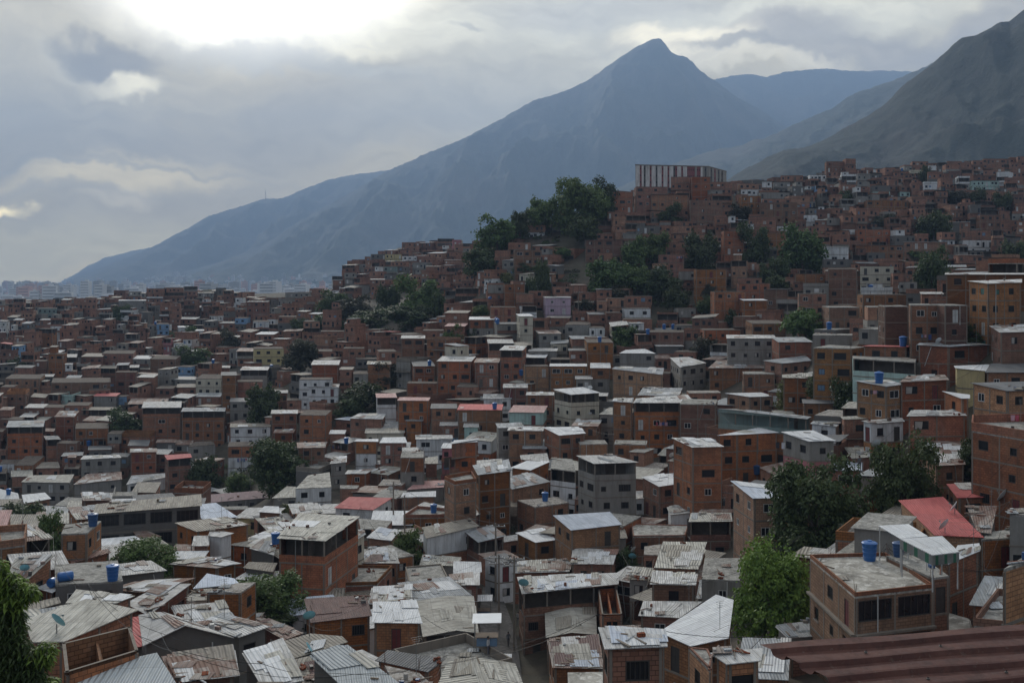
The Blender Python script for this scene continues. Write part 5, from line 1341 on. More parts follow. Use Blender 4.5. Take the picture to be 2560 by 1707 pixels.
# ---------------------------------------------------------------- trees of the photograph: tile, crown centre, width, height, leaf, label
TREES = [
 ('S',390,560,240,215,'m','spreading mid green tree at the left end of the hilltop row'),
 ('S',550,490,130,150,'d','small dark tree between the two leftmost hilltop crowns'),
 ('S',700,425,215,190,'m','rounded green tree second from the top of the hilltop row'),
 ('S',960,345,330,290,'m','largest tree on the hilltop, with a broad domed crown'),
 ('S',1105,330,190,250,'d','dark crown touching the right side of the largest hilltop tree'),
 ('S',990,530,200,160,'d','dark round tree directly below the largest hilltop tree'),
 ('S',285,755,215,150,'d','low dark tree below the left end of the hilltop row'),
 ('S',1575,432,145,135,'d','round green tree under the striped hilltop block'),
 ('S',1330,685,160,180,'m','green tree uphill of the scrub, left of its taller twin'),
 ('S',1480,655,165,175,'m','pale green leafy tree beside the stacked brick house on the hill'),
 ('S',1785,685,205,220,'d','broad dark tree below the brick house with the white balcony roof'),
 ('S',2155,645,190,265,'d','tall oval dark tree on the right half of the hill'),
 ('T',1335,1145,175,190,'m','large twin of the tall oval tree, further right'),
 ('T',1225,1240,90,90,'d','small dark tree below the twin oval trees'),
 ('T',1938,1045,150,120,'d','very dark low tree on the upper right slope'),
 ('T',1702,1020,85,62,'g','dull brownish tree left of the very dark one'),
 ('T',1930,1240,125,180,'d','dark hanging tree above the windowless brick building'),
 ('T',1850,1175,90,50,'m','small pale tree left of the dark hanging tree'),
 ('T',2315,1175,120,120,'d','dark tree cut by the right edge of the picture'),
 ('T',1900,800,45,70,'d','slim dark tree just under the right skyline'),
 ('T',2140,900,70,60,'d','dark tree left of the mint skyline house'),
 ('T',2040,905,100,50,'g','wide dull tree on the upper right slope'),
 ('T',2250,930,80,80,'d','shadowy tree near the right edge under the skyline'),
 ('T',1530,905,60,50,'d','little dark tree below the white skyline house'),
 ('T',1050,980,100,70,'g','brownish bush between brick houses below the striped block'),
 ('S',705,870,105,210,'d','tall narrow dark tree at the left of the scrub'),
 ('S',840,690,100,62,'m','small tree above the scrub slope'),
 ('S',590,795,155,80,'d','flat dark tree below the three window brick house'),
 ('S',455,862,95,62,'y','yellow green bush at the left of the scrub'),
 ('S',1345,870,180,160,'m','bushy green tree in the middle of the scrub slope'),
 ('S',1150,850,250,190,'m','wide green tree on the bare part of the scrub slope'),
 ('S',1525,890,215,190,'d','dark tree right of the bushy one, above the white house'),
 ('S',1620,1010,160,165,'d','dark tree at the lower right foot of the scrub'),
 ('S',1850,960,110,100,'g','grey brown shrub tree between brick houses, right of the scrub'),
 ('S',1840,1060,150,110,'m','green tree at the edge of the bare right gully'),
 ('S',2250,830,130,150,'d','dark tree under the tall oval tree'),
 ('S',1190,970,190,100,'g','dry scrubby tree along the foot of the scrub slope'),
 ('S',620,945,90,150,'d','dark narrow tree left of the lilac house'),
 ('S',280,1100,110,90,'m','small tree above the half brick, half grey house'),
 ('S',1000,1050,100,80,'g','brown bush right of the lilac house'),
 ('S',1990,1130,80,100,'d','small dark tree between brick walls on the right slope'),
 ('S',1740,1190,90,60,'m','low green bush in a yard right of the white house'),
 ('S',210,600,80,100,'d','dark tree at the far left tip of the hilltop row'),
 ('E',330,245,155,185,'d','narrow dark tree left of the big gully tree'),
 ('E',540,225,265,245,'m','big round tree topping the central gully'),
 ('E',105,300,200,150,'g','brownish tree left of the narrow dark gully tree'),
 ('E',670,285,100,170,'d','dark slender tree on the right side of the big gully tree'),
 ('E',480,350,330,120,'d','long dark thicket tree under the big gully tree'),
 ('E',200,370,260,110,'d','dark undergrowth tree filling the left of the gully'),
 ('E',760,500,120,155,'m','green tree between brick houses below the gully'),
 ('E',1920,515,165,155,'m','bright green tree standing alone right of the centre'),
 ('E',950,325,95,75,'y','small pale bush on a terrace of the centre slope'),
 ('E',310,735,195,125,'g','dull shrub tree in the middle gully'),
 ('E',150,890,260,170,'d','dark tree in the lower gully'),
 ('E',60,980,170,120,'d','black green tree at the foot of the gully'),
 ('E',905,480,90,80,'d','dark bush beside grey walls under the gully trees'),
 ('E',1020,845,60,60,'m','tiny green tree between low roofs near the cream tent roof'),
 ('D',2250,265,185,150,'m','round tree at the left mouth of the central gully'),
 ('D',2235,395,210,110,'d','dark tree below the round gully mouth tree'),
 ('D',2020,420,105,85,'d','small dark tree left of the gully on the left slope'),
 ('D',1560,525,135,150,'g','grey green tree left of the yellow house'),
 ('D',1285,635,240,145,'m','broad tree in the middle of the left slope'),
 ('D',820,340,120,105,'d','dark tree high on the left slope'),
 ('D',1290,452,65,60,'m','tiny round tree among white cottages on the left slope'),
 ('D',1172,487,55,50,'m','tiniest dark bush near the white cottages'),
 ('D',130,690,145,105,'d','dark tree near the left edge of the left slope'),
 ('D',2030,620,210,180,'g','sparse brown tree on the bare bank right of the yellow house'),
 ('D',1780,950,195,215,'d','dark tree right of the wide gallery house'),
 ('D',850,1085,215,175,'d','tall tree on a long bare trunk on the left slope'),
 ('D',1900,1360,380,300,'d','largest dark tree at the foot of the left slope'),
 ('D',1385,1425,195,200,'d','dark tree left of the largest one at the slope foot'),
 ('D',1610,1480,165,120,'m','low bush between the two dark slope foot trees'),
 ('D',2100,910,80,70,'m','little green bush beside the white gully houses'),
 ('A',940,785,375,250,'m','dense round tree in the middle of the roofs, lower left'),
 ('A',325,620,155,260,'m','upright green tree near the left edge, lower left'),
 ('A',170,490,270,150,'d','dark tree behind the orange house at the left edge'),
 ('A',1730,1020,440,300,'m','leafy tree beside the wide dark brown roof'),
 ('A',1780,1150,360,140,'d','dark lower half of the foliage beside the turquoise dish'),
 ('A',1880,482,155,115,'y','yellow green bush behind the cream hall roof'),
 ('A',2050,457,85,45,'m','small bush between roofs left of the red roofed hall'),
 ('A',1310,570,85,62,'d','dark bush under the end of the long blue hall'),
 ('A',1340,1135,95,85,'d','dark shrub by the cream house with the red door'),
 ('B',440,710,180,215,'m','dark green bush tree between the hall and the panelled house'),
 ('B',1850,795,125,150,'d','shrub in the narrow passage right of the gallery house'),
 ('C',885,470,530,570,'d','huge dark tree left of the bright red roof'),
 ('C',1445,285,400,500,'d','huge blackish tree behind the bright red roof'),
 ('C',590,990,460,520,'l','bright green tree beside the blue tank house'),
 ('C',180,1305,140,125,'g','thin grey green shrub on the roof below the large white roof'),
 ('C',2190,1480,70,80,'d','dark scrap of bush at the lower right'),
 ('C',1890,110,165,180,'d','small dark tree under the walled terrace at the right'),
 ('F',850,408,260,170,'m','wide green tree left of the four window orange house'),
 ('F',1700,80,190,240,'d','dark tree left of the long windowless brick building'),
 ('F',170,585,195,160,'g','dusty tree right of the long orange house'),
 ('F',980,835,230,180,'d','dark tree under the four window orange house'),
 ('F',1120,900,190,220,'d','dark flowering tree with white blossom'),
 ('F',770,890,220,190,'y','tall yellowish reeds and bushes left of the flowering tree'),
 ('F',1990,480,185,130,'m','banana like bush behind the orange house front'),
 ('F',200,270,130,100,'d','dark bush on the slope above the long striped roof'),
 ('F',660,130,150,90,'d','dark bush on the slope near the cream house on posts'),
 ('F',220,1120,90,110,'d','dark bush between tall brick walls'),
]
# thickets and bare banks kept free of houses: tile, cx, cy, rx, ry
GREEN = [('S',1130,850,370,110),('S',800,560,330,90),('S',1550,950,150,150),('E',330,330,350,140),('E',230,760,190,120),('E',90,920,180,150),('D',2030,620,130,110),
 ('F',980,870,310,130),('C',1850,220,330,60),('D',1600,1440,300,110),('S',1900,1020,160,60),('C',900,600,330,200),('C',560,1100,230,150),('S',300,640,170,110),('A',1750,1060,170,90),('T',1300,1200,120,50),('S',1780,760,110,60),('B',1010,530,150,75)]
TR = []
for (t, cx_, cy_, w_, h_, lf, lab) in TREES:
    u, v = px(t, cx_, cy_); s = TILE[t][2]; w_ /= s; h_ /= s
    Y0 = solveY(u, v + h_ / 2, 0.8)
    if Y0 is None: print('tree?', lab); continue
    Y0 -= 0.25 * w_ / F * Y0
    TR.append(dict(u=u, v=v, w=w_, h=h_, Y=Y0, leaf=lf, label=lab))

# ---------------------------------------------------------------- occupancy in plan, 1 m cells, and a coarse depth picture
GX, GY0, GW, GH = -420, 20, 840, 680
occ = np.zeros((GH, GW), bool)
def fill_poly(ring, ox, oy, W_, H_, sc=1.0):
    xs = np.array([(p[0] - ox) * sc for p in ring]); ys = np.array([(p[1] - oy) * sc for p in ring])
    x0, x1 = int(max(0, math.floor(xs.min()))), int(min(W_ - 1, math.ceil(xs.max())))
    y0, y1 = int(max(0, math.floor(ys.min()))), int(min(H_ - 1, math.ceil(ys.max())))
    if x1 < x0 or y1 < y0: return None
    gx, gy = np.meshgrid(np.arange(x0, x1 + 1) + 0.5, np.arange(y0, y1 + 1) + 0.5)
    ins = np.zeros(gx.shape, bool); n = len(xs)
    for i in range(n):
        j = (i + 1) % n
        c = ((ys[i] > gy) != (ys[j] > gy))
        with np.errstate(divide='ignore', invalid='ignore'):
            xi = (xs[j] - xs[i]) * (gy - ys[i]) / (ys[j] - ys[i] + 1e-12) + xs[i]
        ins ^= c & (gx < xi)
    return (slice(y0, y1 + 1), slice(x0, x1 + 1), ins)
def proj(p): return (CX + p[0] / p[1] * F, VH - p[2] / p[1] * F)
ZS = 0.25; ZW, ZH = int(2560 * ZS), int(1707 * ZS)
zb = np.full((ZH, ZW), 1e9); zid = np.full((ZH, ZW), -1, int)
prot = np.zeros((ZH, ZW))          # farthest distance of a traced thing that has to stay visible
def faces(sp, full=True, k=1.0):
    ring = sp['ring']; zs = sp['zs']; n = len(ring)
    top = [(p[0], p[1], z) for p, z in zip(ring, zs)]
    h = sp['n'] * STH * k
    out = [top]
    for i in range(n):
        j = (i + 1) % n
        a, b = top[i], top[j]
        out.append([a, b, (b[0], b[1], b[2] - h), (a[0], a[1], a[2] - h)])
    return out
def paint(sp, ident):
    for f in sorted(faces(sp), key=lambda f: -sum(p[1] for p in f)):
        r = fill_poly([(x * ZS, y * ZS) for x, y in map(proj, f)], 0, 0, ZW, ZH)
        if r is None: continue
        sy_, sx_, m = r; Yd = sum(p[1] for p in f) / len(f)
        z = zb[sy_, sx_]; hit = m & (Yd < z); z[hit] = Yd; zid[sy_, sx_][hit] = ident
def shade_behind(ring, n, vis_):
    """ground a house front hides: keeps the next row far enough back for its own front to show"""
    X0 = (ring[0][0] + ring[1][0]) / 2; Yd = (ring[0][1] + ring[1][1]) / 2
    u = ux(X0, Yd); z = zg(u, Yd); sl_ = (zg(u, Yd + 12) - z) / 12; dep_ = -z / Yd
    s = vis_ / max(0.08, sl_ + dep_ * 0.9); s = min(s, n * STH / max(0.08, sl_ + dep_) * .9, 34)
    k = X0 / Yd; (ax, ay), (bx, by) = ring[0], ring[1]
    if s > 3:
        q = fill_poly([(ax + .5, ay + .5), (bx - .5, by + .5), (bx - .5 + k * s, by + s), (ax + .5 + k * s, ay + s)], GX, GY0, GW, GH)
        if q: occ[q[0], q[1]] |= q[2]
for i, sp in enumerate(SPECS):
    if sp['ring'][0][1] > 170 and len(sp['ring']) == 4: shade_behind(sp['ring'], sp['n'], 3.5)
    r = fill_poly(inset(sp['ring'], 0.5) if area2(sp['ring']) > 9 else sp['ring'], GX, GY0, GW, GH)
    if r: occ[r[0], r[1]] |= r[2]
    big = sp['label'] is not None
    for f in faces(sp, k=0.75 if big else 0.45):
        r = fill_poly([(x * ZS, y * ZS) for x, y in map(proj, f)], 0, 0, ZW, ZH)
        if r:
            Yd = min(p[1] for p in f); a = prot[r[0], r[1]]; a[r[2]] = np.maximum(a[r[2]], Yd)
for t in TR:
    a = t['w'] / F * t['Y'] / 2
    X0 = (t['u'] - CX) / F * t['Y']
    ring = [(X0 + a * 0.35 * math.cos(q), t['Y'] + a * 0.35 * math.sin(q)) for q in [i * math.tau / 8 for i in range(8)]]
    r = fill_poly(ring, GX, GY0, GW, GH)
    if r: occ[r[0], r[1]] |= r[2]
    ring = [((t['u'] + t['w'] * 0.46 * math.cos(q)) * ZS, (t['v'] + t['h'] * 0.42 * math.sin(q)) * ZS) for q in [i * math.tau / 12 for i in range(12)]]
    r = fill_poly(ring, 0, 0, ZW, ZH)
    if r: b_ = prot[r[0], r[1]]; b_[r[2]] = np.maximum(b_[r[2]], t['Y'] - a)
GZ = [(px(t, x, y), rx / TILE[t][2], ry / TILE[t][2]) for t, x, y, rx, ry in GREEN]
for c_, rx_, ry_ in GZ:
    Yg = (solveY(c_[0], c_[1], 0.3) or 0)
    r = fill_poly([((c_[0] + rx_ * .9 * math.cos(q)) * ZS, (c_[1] + ry_ * .85 * math.sin(q)) * ZS) for q in [i * math.tau / 12 for i in range(12)]], 0, 0, ZW, ZH)
    if r: b_ = prot[r[0], r[1]]; b_[r[2]] = np.maximum(b_[r[2]], Yg)
def in_green(u, v): return any(((u - c[0]) / rx) ** 2 + ((v - c[1]) / ry) ** 2 < 1 for c, rx, ry in GZ)
# the street, in photograph pixels (left edge, right edge)
ST = [(px('B', 1010, 1680), px('B', 1235, 1680)), (px('B', 960, 1450), px('B', 1165, 1450)), (px('B', 910, 1280), px('B', 1140, 1280)), (px('B', 895, 1150), px('B', 1105, 1150)), (px('B', 915, 1040), px('B', 1060, 1040)), (px('B', 925, 960), px('B', 1010, 960))]
street = []
for (a, b) in ST:
    Ya = solveY(a[0], a[1], 0.05) or 100; Yb = solveY(b[0], b[1], 0.05) or 100; Yd = (Ya + Yb) / 2
    street.append((((a[0] - CX) / F * Yd, Yd), ((b[0] - CX) / F * Yd, Yd)))
sr = [s[0] for s in street] + [s[1] for s in reversed(street)]
r = fill_poly(sr, GX, GY0, GW, GH)
if r: occ[r[0], r[1]] |= r[2]
ring = [(u * ZS, v * ZS) for u, v in [s[0] for s in ST] + [s[1] for s in reversed(ST)]]
r = fill_poly(ring, 0, 0, ZW, ZH)
if r: b_ = prot[r[0], r[1]]; b_[r[2]] = np.maximum(b_[r[2]], 400)

# ---------------------------------------------------------------- the countless other houses, packed over the slopes
rng = random.Random(42)
NH = len(SPECS)
def wchoice(lst): return rng.choices([a for a, b in lst], [b for a, b in lst])[0]
def try_house(X0, Yd):
    u = ux(X0, Yd)
    if u < -160 or u > 2720: return False
    z = zg(u, Yd); v = VH - z / Yd * F
    if v < 380 or v > 1800 or in_green(u, v): return False
    Xi, Yi = int(X0 - GX), int(Yd - GY0)
    if not (2 < Xi < GW - 12 and 2 < Yi < GH - 12) or occ[Yi, Xi]: return False
    far = Yd > 250
    W_ = rng.choice([rng.uniform(3.6, 6.0), rng.uniform(4, 7.5), rng.uniform(5, 10)]); D_ = rng.uniform(5.5, 8.5)
    if Yd < 170: W_ = rng.uniform(3.5, 7.0); D_ = rng.uniform(4.0, 7.0)
    n = wchoice([(1.2, 1.5), (1.5, 2), (1.9, 3), (2.4, 1.5)] if Yd < 170 else [(1.6, 1), (2.2, 3), (2.7, 3), (3.2, 3), (4.1, 1.3), (5.0, .25)] if far else [(1.5, 2), (2.1, 3), (2.7, 3), (3.3, 1)])
    if v < 700 and Yd > 380: n = min(n, 3.2)
    # steep ground is stepped: taller fronts
    slope = (zg(u, Yd + 8) - z) / 8
    k = X0 / Yd * 0.75
    gx_ = (gz(X0 + 6, Yd) - gz(X0 - 6, Yd)) / 12
    rz = max(-.5, min(.5, .7 * math.atan2(-gx_, max(.05, slope)))) + .5 * noise.noise(Vector((X0 * .018, Yd * .018, 4.2))) + R(rng.gauss(0, 6)); c, s = math.cos(rz), math.sin(rz)
    loc = [(-W_ / 2, 0), (W_ / 2, 0), (W_ / 2, D_), (-W_ / 2, D_)]
    ring = [(X0 + a * c - b * s + k * b, Yd + a * s + b * c) for a, b in loc]
    r = fill_poly(inset(ring, 0.35), GX, GY0, GW, GH)
    if r is None or occ[r[0], r[1]][r[2]].any(): return False
    while True:
        z0 = max(gz(*ring[0]), gz(*ring[1])) + n * STH
        P4 = [proj((ring[0][0], ring[0][1], z0)), proj((ring[1][0], ring[1][1], z0))]
        if min(P4[0][1], P4[1][1]) < skyline(u): bad = 1.0
        else:
            vb = P4[0][1] + n * STH * F / Yd
            x0, x1 = int(max(0, min(P4[0][0], P4[1][0]) * ZS)), int(min(ZW, max(P4[0][0], P4[1][0]) * ZS) + 1)
            y0, y1 = int(max(0, (P4[0][1] - 3) * ZS)), int(min(ZH, vb * ZS))
            if x1 <= x0 or y1 <= y0 or y0 >= ZH or x0 >= ZW: bad = 0.0
            else: bad = float((prot[y0:y1, x0:x1] > Yd + 2).mean())
        if bad < 0.12: break
        n -= 0.55
        if n < 0.8: return False
    occ[r[0], r[1]] |= r[2]
    shade_behind(ring, n, rng.uniform(2.0, 5.6) if Yd > 180 else rng.uniform(1.2, 3.6))
    zone_left = u < 900 and Yd > 330
    wall = wchoice([('b', 66), ('d', 12), ('o', 9 if u > 1000 else 3), ('g', 8), ('h', 4 if Yd < 330 else 7), ('w', 3), ('c', 1.5), ('y', .4), ('u', .5), ('m', .5), ('p', .6), ('t', .4)])
    if v > 1060: roof = wchoice([('rz', 22 if Yd < 200 else 12), ('rw', 7), ('rr', 16), ('rg', 18), ('rc', 14), ('rt', 11), ('k', 22), ('rubble', 8), ('rs', 3), ('rk', 5), ('rd', 1.5), ('rp', 1)])
    elif Yd < 420 and v > 850: roof = wchoice([('rz', 6), ('rw', 3), ('rr', 9), ('rg', 7), ('rt', 14), ('k', 60), ('rd', 1.5), ('rk', 8)])
    else: roof = wchoice([('k', 70), ('rg', 8), ('rz', 4), ('rt', 14), ('rk', 10), ('rw', 1)])
    if roof == 'k' and Yd > 225: roof = 'kd'
    flat = roof in ('k', 'rubble', 'kd')
    sl = 0.0 if flat else rng.choice([0.05, 0.09, -0.03])
    zs = [z0, z0, z0 + sl * D_, z0 + sl * D_]
    if not flat and rng.random() < .35: q = rng.uniform(-.6, .6); zs = [zs[0], zs[1] + q, zs[2] + q, zs[3]]
    sp = dict(ring=ring, zs=zs, wall=wall, roof=roof, n=n, label=None, seed=rng.randrange(1 << 30), hand=False, sty=dict(wp=rng.choice([.4, .6, .8])))
    if rng.random() < 0.22 and n > 1.6: sp['sty']['open'] = 1
    if rng.random() < 0.25 and n > 1.9: sp['under'] = rng.choice(['g', 'h', 'b', 'w']); sp['sty']['split'] = 1
    if flat and rng.random() < 0.55: sp['para'] = rng.choice([.5, .8, 1.0])
    if flat and 105 < Yd < 260 and rng.random() < 0.08: sp['pit'] = 2.0; sp['para'] = 0
    sp['patch'] = {'rz': 5, 'rr': 8, 'rc': 4, 'rg': 5, 'rt': 4, 'rk': 3}.get(roof, 0) if Yd < 300 else 1
    if flat and not sp.get('pit') and n > 1.4 and rng.random() < .4 and P4[0][1] - 2.2 * F / Yd > skyline(u) and bad == 0:
        a = rng.choice([0.03, rng.uniform(.1, .4)]); q = rng.uniform(.1, .4)
        sp['upper'] = (a, min(.97, a + rng.uniform(.35, .6)), q, .95, rng.uniform(1.9, 2.5), rng.choice(['k', 'rz', 'rg', 'rt', 'rr'])); sp['uwall'] = rng.choice(['b', 'b', 'b', 'o', 'g', 'd', 'w'])
    SPECS.append(sp)
    return True
SKY = [(-200,752),(60,752),(100,748),(270,742),(300,730),(380,735),(400,722),(520,722),(600,730),(650,745),(760,742),(855,728),(862,672),(880,655),(930,640),(960,628),(1010,612),(1060,600),(1100,596),(1150,604),(1190,612),(1200,590),(1300,545),(1400,512),(1500,482),(1580,475),(1590,472),(1720,468),(1830,458),(1950,446),(2060,430),(2075,420),(2300,415),(2330,408),(2420,402),(2480,396),(2560,392),(2800,392)]
def skyline(u):
    for (a, b), (c, d) in zip(SKY, SKY[1:]):
        if u <= c: return b + (d - b) * (u - a) / (c - a) - 1
    return 390
cand = []
Yd = 62.0
while Yd < 635:
    x = -0.56 * Yd + rng.uniform(0, 3)
    while x < 0.58 * Yd:
        cand.append((Yd + rng.gauss(0, 4.0), x, Yd + rng.uniform(-.8, .8))); x += rng.uniform(.8, 1.6)
    Yd += 1.4
cand.sort()
for _, x, Yd in cand: try_house(x, Yd)
print('houses', NH, len(SPECS))

# ---------------------------------------------------------------- which 300 show largest
for t in TR:
    ring = [((t['u'] + t['w'] * 0.45 * math.cos(q)) * ZS, (t['v'] + t['h'] * 0.42 * math.sin(q)) * ZS) for q in [i * math.tau / 12 for i in range(12)]]
    r = fill_poly(ring, 0, 0, ZW, ZH)
    if r:
        z = zb[r[0], r[1]]; hit = r[2] & (t['Y'] < z); z[hit] = t['Y']
for i, sp in enumerate(SPECS): paint(sp, i)
vis = np.bincount(zid[zid >= 0].ravel(), minlength=len(SPECS))
order = sorted(range(len(SPECS)), key=lambda i: -vis[i] * (5 if SPECS[i]['label'] else 1))
IND = set(i for i in order[:NIND] if vis[i] > 8)
ys_, xs_ = np.nonzero(zid >= 0)
cen = {}
for i in IND:
    m = zid == i; yy, xx = np.nonzero(m); cen[i] = (xx.mean() / ZS, yy.mean() / ZS)
lost = [SPECS[i]['label'] for i in range(NH) if SPECS[i]['label'] and i not in IND]
print('labelled but not individual:', lost)
# ---------------------------------------------------------------- build the houses
STUFF = MB()
roots = {}
for i, sp in enumerate(SPECS):
    if i in IND:
        Yd = sp['ring'][0][1]
        sp.setdefault('maxwin', 30 if Yd < 170 else 14 if Yd < 330 else 8)
        roots[i] = house(sp, True)
    elif vis[i] > 0 or i % 3 == 0:
        far_house(sp, STUFF)
so_ = STUFF.build('distant_houses')
tag(so_, 'mass of small brick houses covering the far slopes', 'houses', kind='stuff')
print('stuff faces', len(STUFF.f))

# ---------------------------------------------------------------- labels that single each thing out
WALLN = dict(b='brick', o='orange brick', d='dark brick', g='grey rendered', h='dark grey', w='white', c='cream', y='yellow', p='pink', m='mint', l='lilac', u='blue', t='turquoise')
ROOFN = dict(rz='pale zinc', rw='white sheet', rg='grey zinc', rs='bluish sheet', rr='rusty', rc='cream sheet', rt='brown sheet', rd='red', rp='faded pink', rb='dark brown', rv='purple', rk='dark felt', rx='ribbed steel', k='flat grey', kd='flat dark', K='flat pale', rubble='flat littered', tile='clay tile')
LAND = [('the round hilltop trees','S',800,400),('the striped hilltop block','S',1600,140),('the scrub slope','S',1150,830),('the tall oval tree','S',2155,645),('the very dark slope tree','T',1938,1045),('the right skyline peak house','W',700,100),
 ('the cream house on posts','F',1330,60),('the green shuttered house','F',2150,200),('the mint balcony house','F',1380,640),('the four window orange house','F',1050,630),('the pink and grey house','F',850,1250),('the tall dark oval twin','T',1335,1145),
 ('the white blossom tree','F',1120,900),('the huge dark tree','C',900,470),('the bright red roof','C',1690,490),('the walled roof terrace','F',2200,1200),('the blue tank roof','J',900,600),('the bright green tree','C',590,985),('the very large white roof','I',1750,950),
 ('the big bluish roof','I',700,90),('the grey apartments','B',1720,250),('the massive brick block','E',2150,1050),('the cream three storey house','E',1600,920),('the lone green tree','E',1920,515),('the lilac house','E',1480,260),('the long red roof','E',940,970),
 ('the central cliff','B',1000,550),('the gallery house by the street','I',500,680),('the yellowed gable roof','I',540,1000),('the big cream gable','H',1760,950),('the balcony hall','H',450,250),('the dark brown roof','H',780,880),('the round lower left tree','A',940,785),
 ('the stained cream roof','G',700,1000),('the roofless brick shell','G',900,1250),('the cream door house','G',1750,880),('the long blue hall','A',950,470),('the slope foot tree','D',1900,1360),('the long trunked tree','D',850,1085),('the wide gallery house','D',1370,1050),
 ('the yellow house','D',1815,630),('the broad left slope tree','D',1285,635),('the big gully tree','E',540,225),('the lower gully tree','E',150,890),('the white cottages','D',1560,390),('the left skyline houses','D',1200,200),('the hilltop knoll','X',1200,300),('the white gully house','D',2130,800),
 ('the street top','H',2250,600),('the left edge trees','A',250,560),('the red roofed hall','B',150,410),('the faded pink roof','B',560,290),('the orange cottage','I',220,230),('the striped roof','F',380,680),('the white sheet tower','C',500,330)]
LAND = [(n_, *px(t, x, y)) for n_, t, x, y in LAND]
def short(t):
    for a, b in ((' with ', ', '), ('above and right of', 'upper right of'), ('above and left of', 'upper left of'), ('below and left of', 'lower left of'), ('below and right of', 'lower right of'), (' house, open top, ', ' open topped house, '), (' the ', ' '), ('roof house', 'house')):
        if len(t.split()) > 16: t = t.replace(a, b)
    return t if len(t.split()) <= 16 else ' '.join(w_ for w_ in t.split() if w_ not in ('flat', 'storey', 'topped', 'old'))
def relation(u, v):
    best = min(LAND, key=lambda L: math.hypot((L[1] - u), (L[2] - v) * 1.3))
    du, dv = u - best[1], v - best[2]
    a = math.degrees(math.atan2(-dv, du))
    if math.hypot(du, dv) < 14: rel = 'touching'
    else: rel = ['right of', 'above and right of', 'above', 'above and left of', 'left of', 'below and left of', 'below', 'below and right of'][int(((a + 22.5) % 360) // 45)]
    return rel, best[0], math.hypot(du, dv)
ORD = ['first', 'second', 'third', 'fourth', 'fifth', 'sixth', 'seventh', 'eighth', 'ninth', 'tenth', 'eleventh', 'twelfth']
def autolabel(items):
    """items: (object, description, u, v); distinct labels by look, landmark and rank of nearness to it"""
    g = {}
    for o, d, u, v in items:
        rel, ln, dist = relation(u, v)
        g.setdefault((d, rel, ln), []).append((dist, o))
    for (d, rel, ln), lst in g.items():
        lst.sort(key=lambda x: x[0])
        for k, (_, o) in enumerate(lst):
            o['label'] = short('%s %s %s' % (d, rel, ln)) if len(lst) == 1 else short('%s %s %s %s' % (ORD[min(k, 11)], d, rel, ln))
items = []
for i, o in roots.items():
    sp = SPECS[i]; o['category'] = 'house'; o['group'] = 'brick and block houses stacked over the hillsides'
    if sp['label']: o['label'] = sp['label']; continue
    st = {1: 'low', 2: 'two storey', 3: 'three storey', 4: 'four storey', 5: 'five storey'}.get(int(max(1, min(5, round(sp['n'] - 0.1)))), 'tall')
    desc = '%s %s house with %s roof' % (st, WALLN[sp['wall']], ROOFN[sp['roof']])
    if sp.get('pit'): desc = '%s roofless %s shell' % (st, WALLN[sp['wall']])
    elif sp['sty'].get('open'): desc = '%s %s house, open top, %s roof' % (st, WALLN[sp['wall']], ROOFN[sp['roof']])
    items.append((o, desc, *cen[i]))
autolabel(items)
# ---------------------------------------------------------------- trees
def crown_mesh(seed, nleaf, size, lobes, mat, flower=0):
    """leaf clumps spread through the lobes of a crown of unit radius"""
    rg = random.Random(seed)
    L = [(Vector((0, 0, -0.05)), 0.62)]
    for i in range(lobes):
        a = i * 2.399 + rg.uniform(-.4, .4); z = rg.uniform(-0.45, 0.62); r = rg.uniform(0.42, 0.66) * math.sqrt(max(0.1, 1 - z * z * 0.8))
        L.append((Vector((r * math.cos(a), r * math.sin(a), z)), rg.uniform(0.24, 0.42)))
    mb = MB(); fm = M['flower']
    # twig clumps: leaves gather round many small centres, leaving gaps
    cl = []
    nc = max(40, nleaf // 14)
    while len(cl) < nc:
        c, r = rg.choice(L)
        d = Vector((rg.gauss(0, 1), rg.gauss(0, 1), rg.gauss(0, 1))).normalized()
        if rg.random() < 0.6 and d.z < -0.2: d.z *= -1
        cl.append((c + d * r * rg.uniform(0.55, 1.05), d))
    for i in range(nleaf):
        c, d = cl[i % nc]
        p = c + Vector((rg.gauss(0, 1), rg.gauss(0, 1), rg.gauss(0, .8))) * size * 1.25
        s = size * rg.uniform(.6, 1.25)
        n = (d + Vector((rg.gauss(0, .7), rg.gauss(0, .7), rg.gauss(0.5, .7)))).normalized()
        t = n.orthogonal().normalized(); t.rotate(Matrix.Rotation(rg.uniform(0, 6.28), 3, n)); b = n.cross(t)
        t = t * s; b = b * s * 0.6
        m = fm if flower and rg.random() < flower and p.z > -.2 else mat
        mb.poly([p - t, p - b, p + t, p + b], m, [(0, 0), (1, 0), (1, 1), (0, 1)])
    for ax in range(3):
        q = sorted(v[ax] for v in mb.v); lo, hi = q[int(len(q) * .012)], q[int(len(q) * .988) - 1]; c0 = (lo + hi) / 2; k = 2 / (hi - lo)
        for i, v in enumerate(mb.v): v = list(v); v[ax] = (v[ax] - c0) * k; mb.v[i] = tuple(v)
    return mb.mesh('crown')
def trunk_mesh(seed, H=1.0):
    """unit tree trunk: base at z = -1, limbs reach into the crown"""
    rg = random.Random(seed); mb = MB()
    mb.bar((0, 0, -H), (0.02, 0.01, -0.45), 0.085, M['bark'], 7, 0.06)
    for i in range(6):
        a = i * 1.05 + rg.uniform(-.3, .3)
        e = Vector((0.55 * math.cos(a), 0.55 * math.sin(a), rg.uniform(-.1, .45)))
        mid = Vector((e.x * .4, e.y * .4, -0.25))
        mb.bar((0.02, 0.01, -0.5), mid, 0.045, M['bark'], 5, 0.03); mb.bar(mid, e, 0.03, M['bark'], 5, 0.01)
    return mb.mesh('trunk')
CM = {}
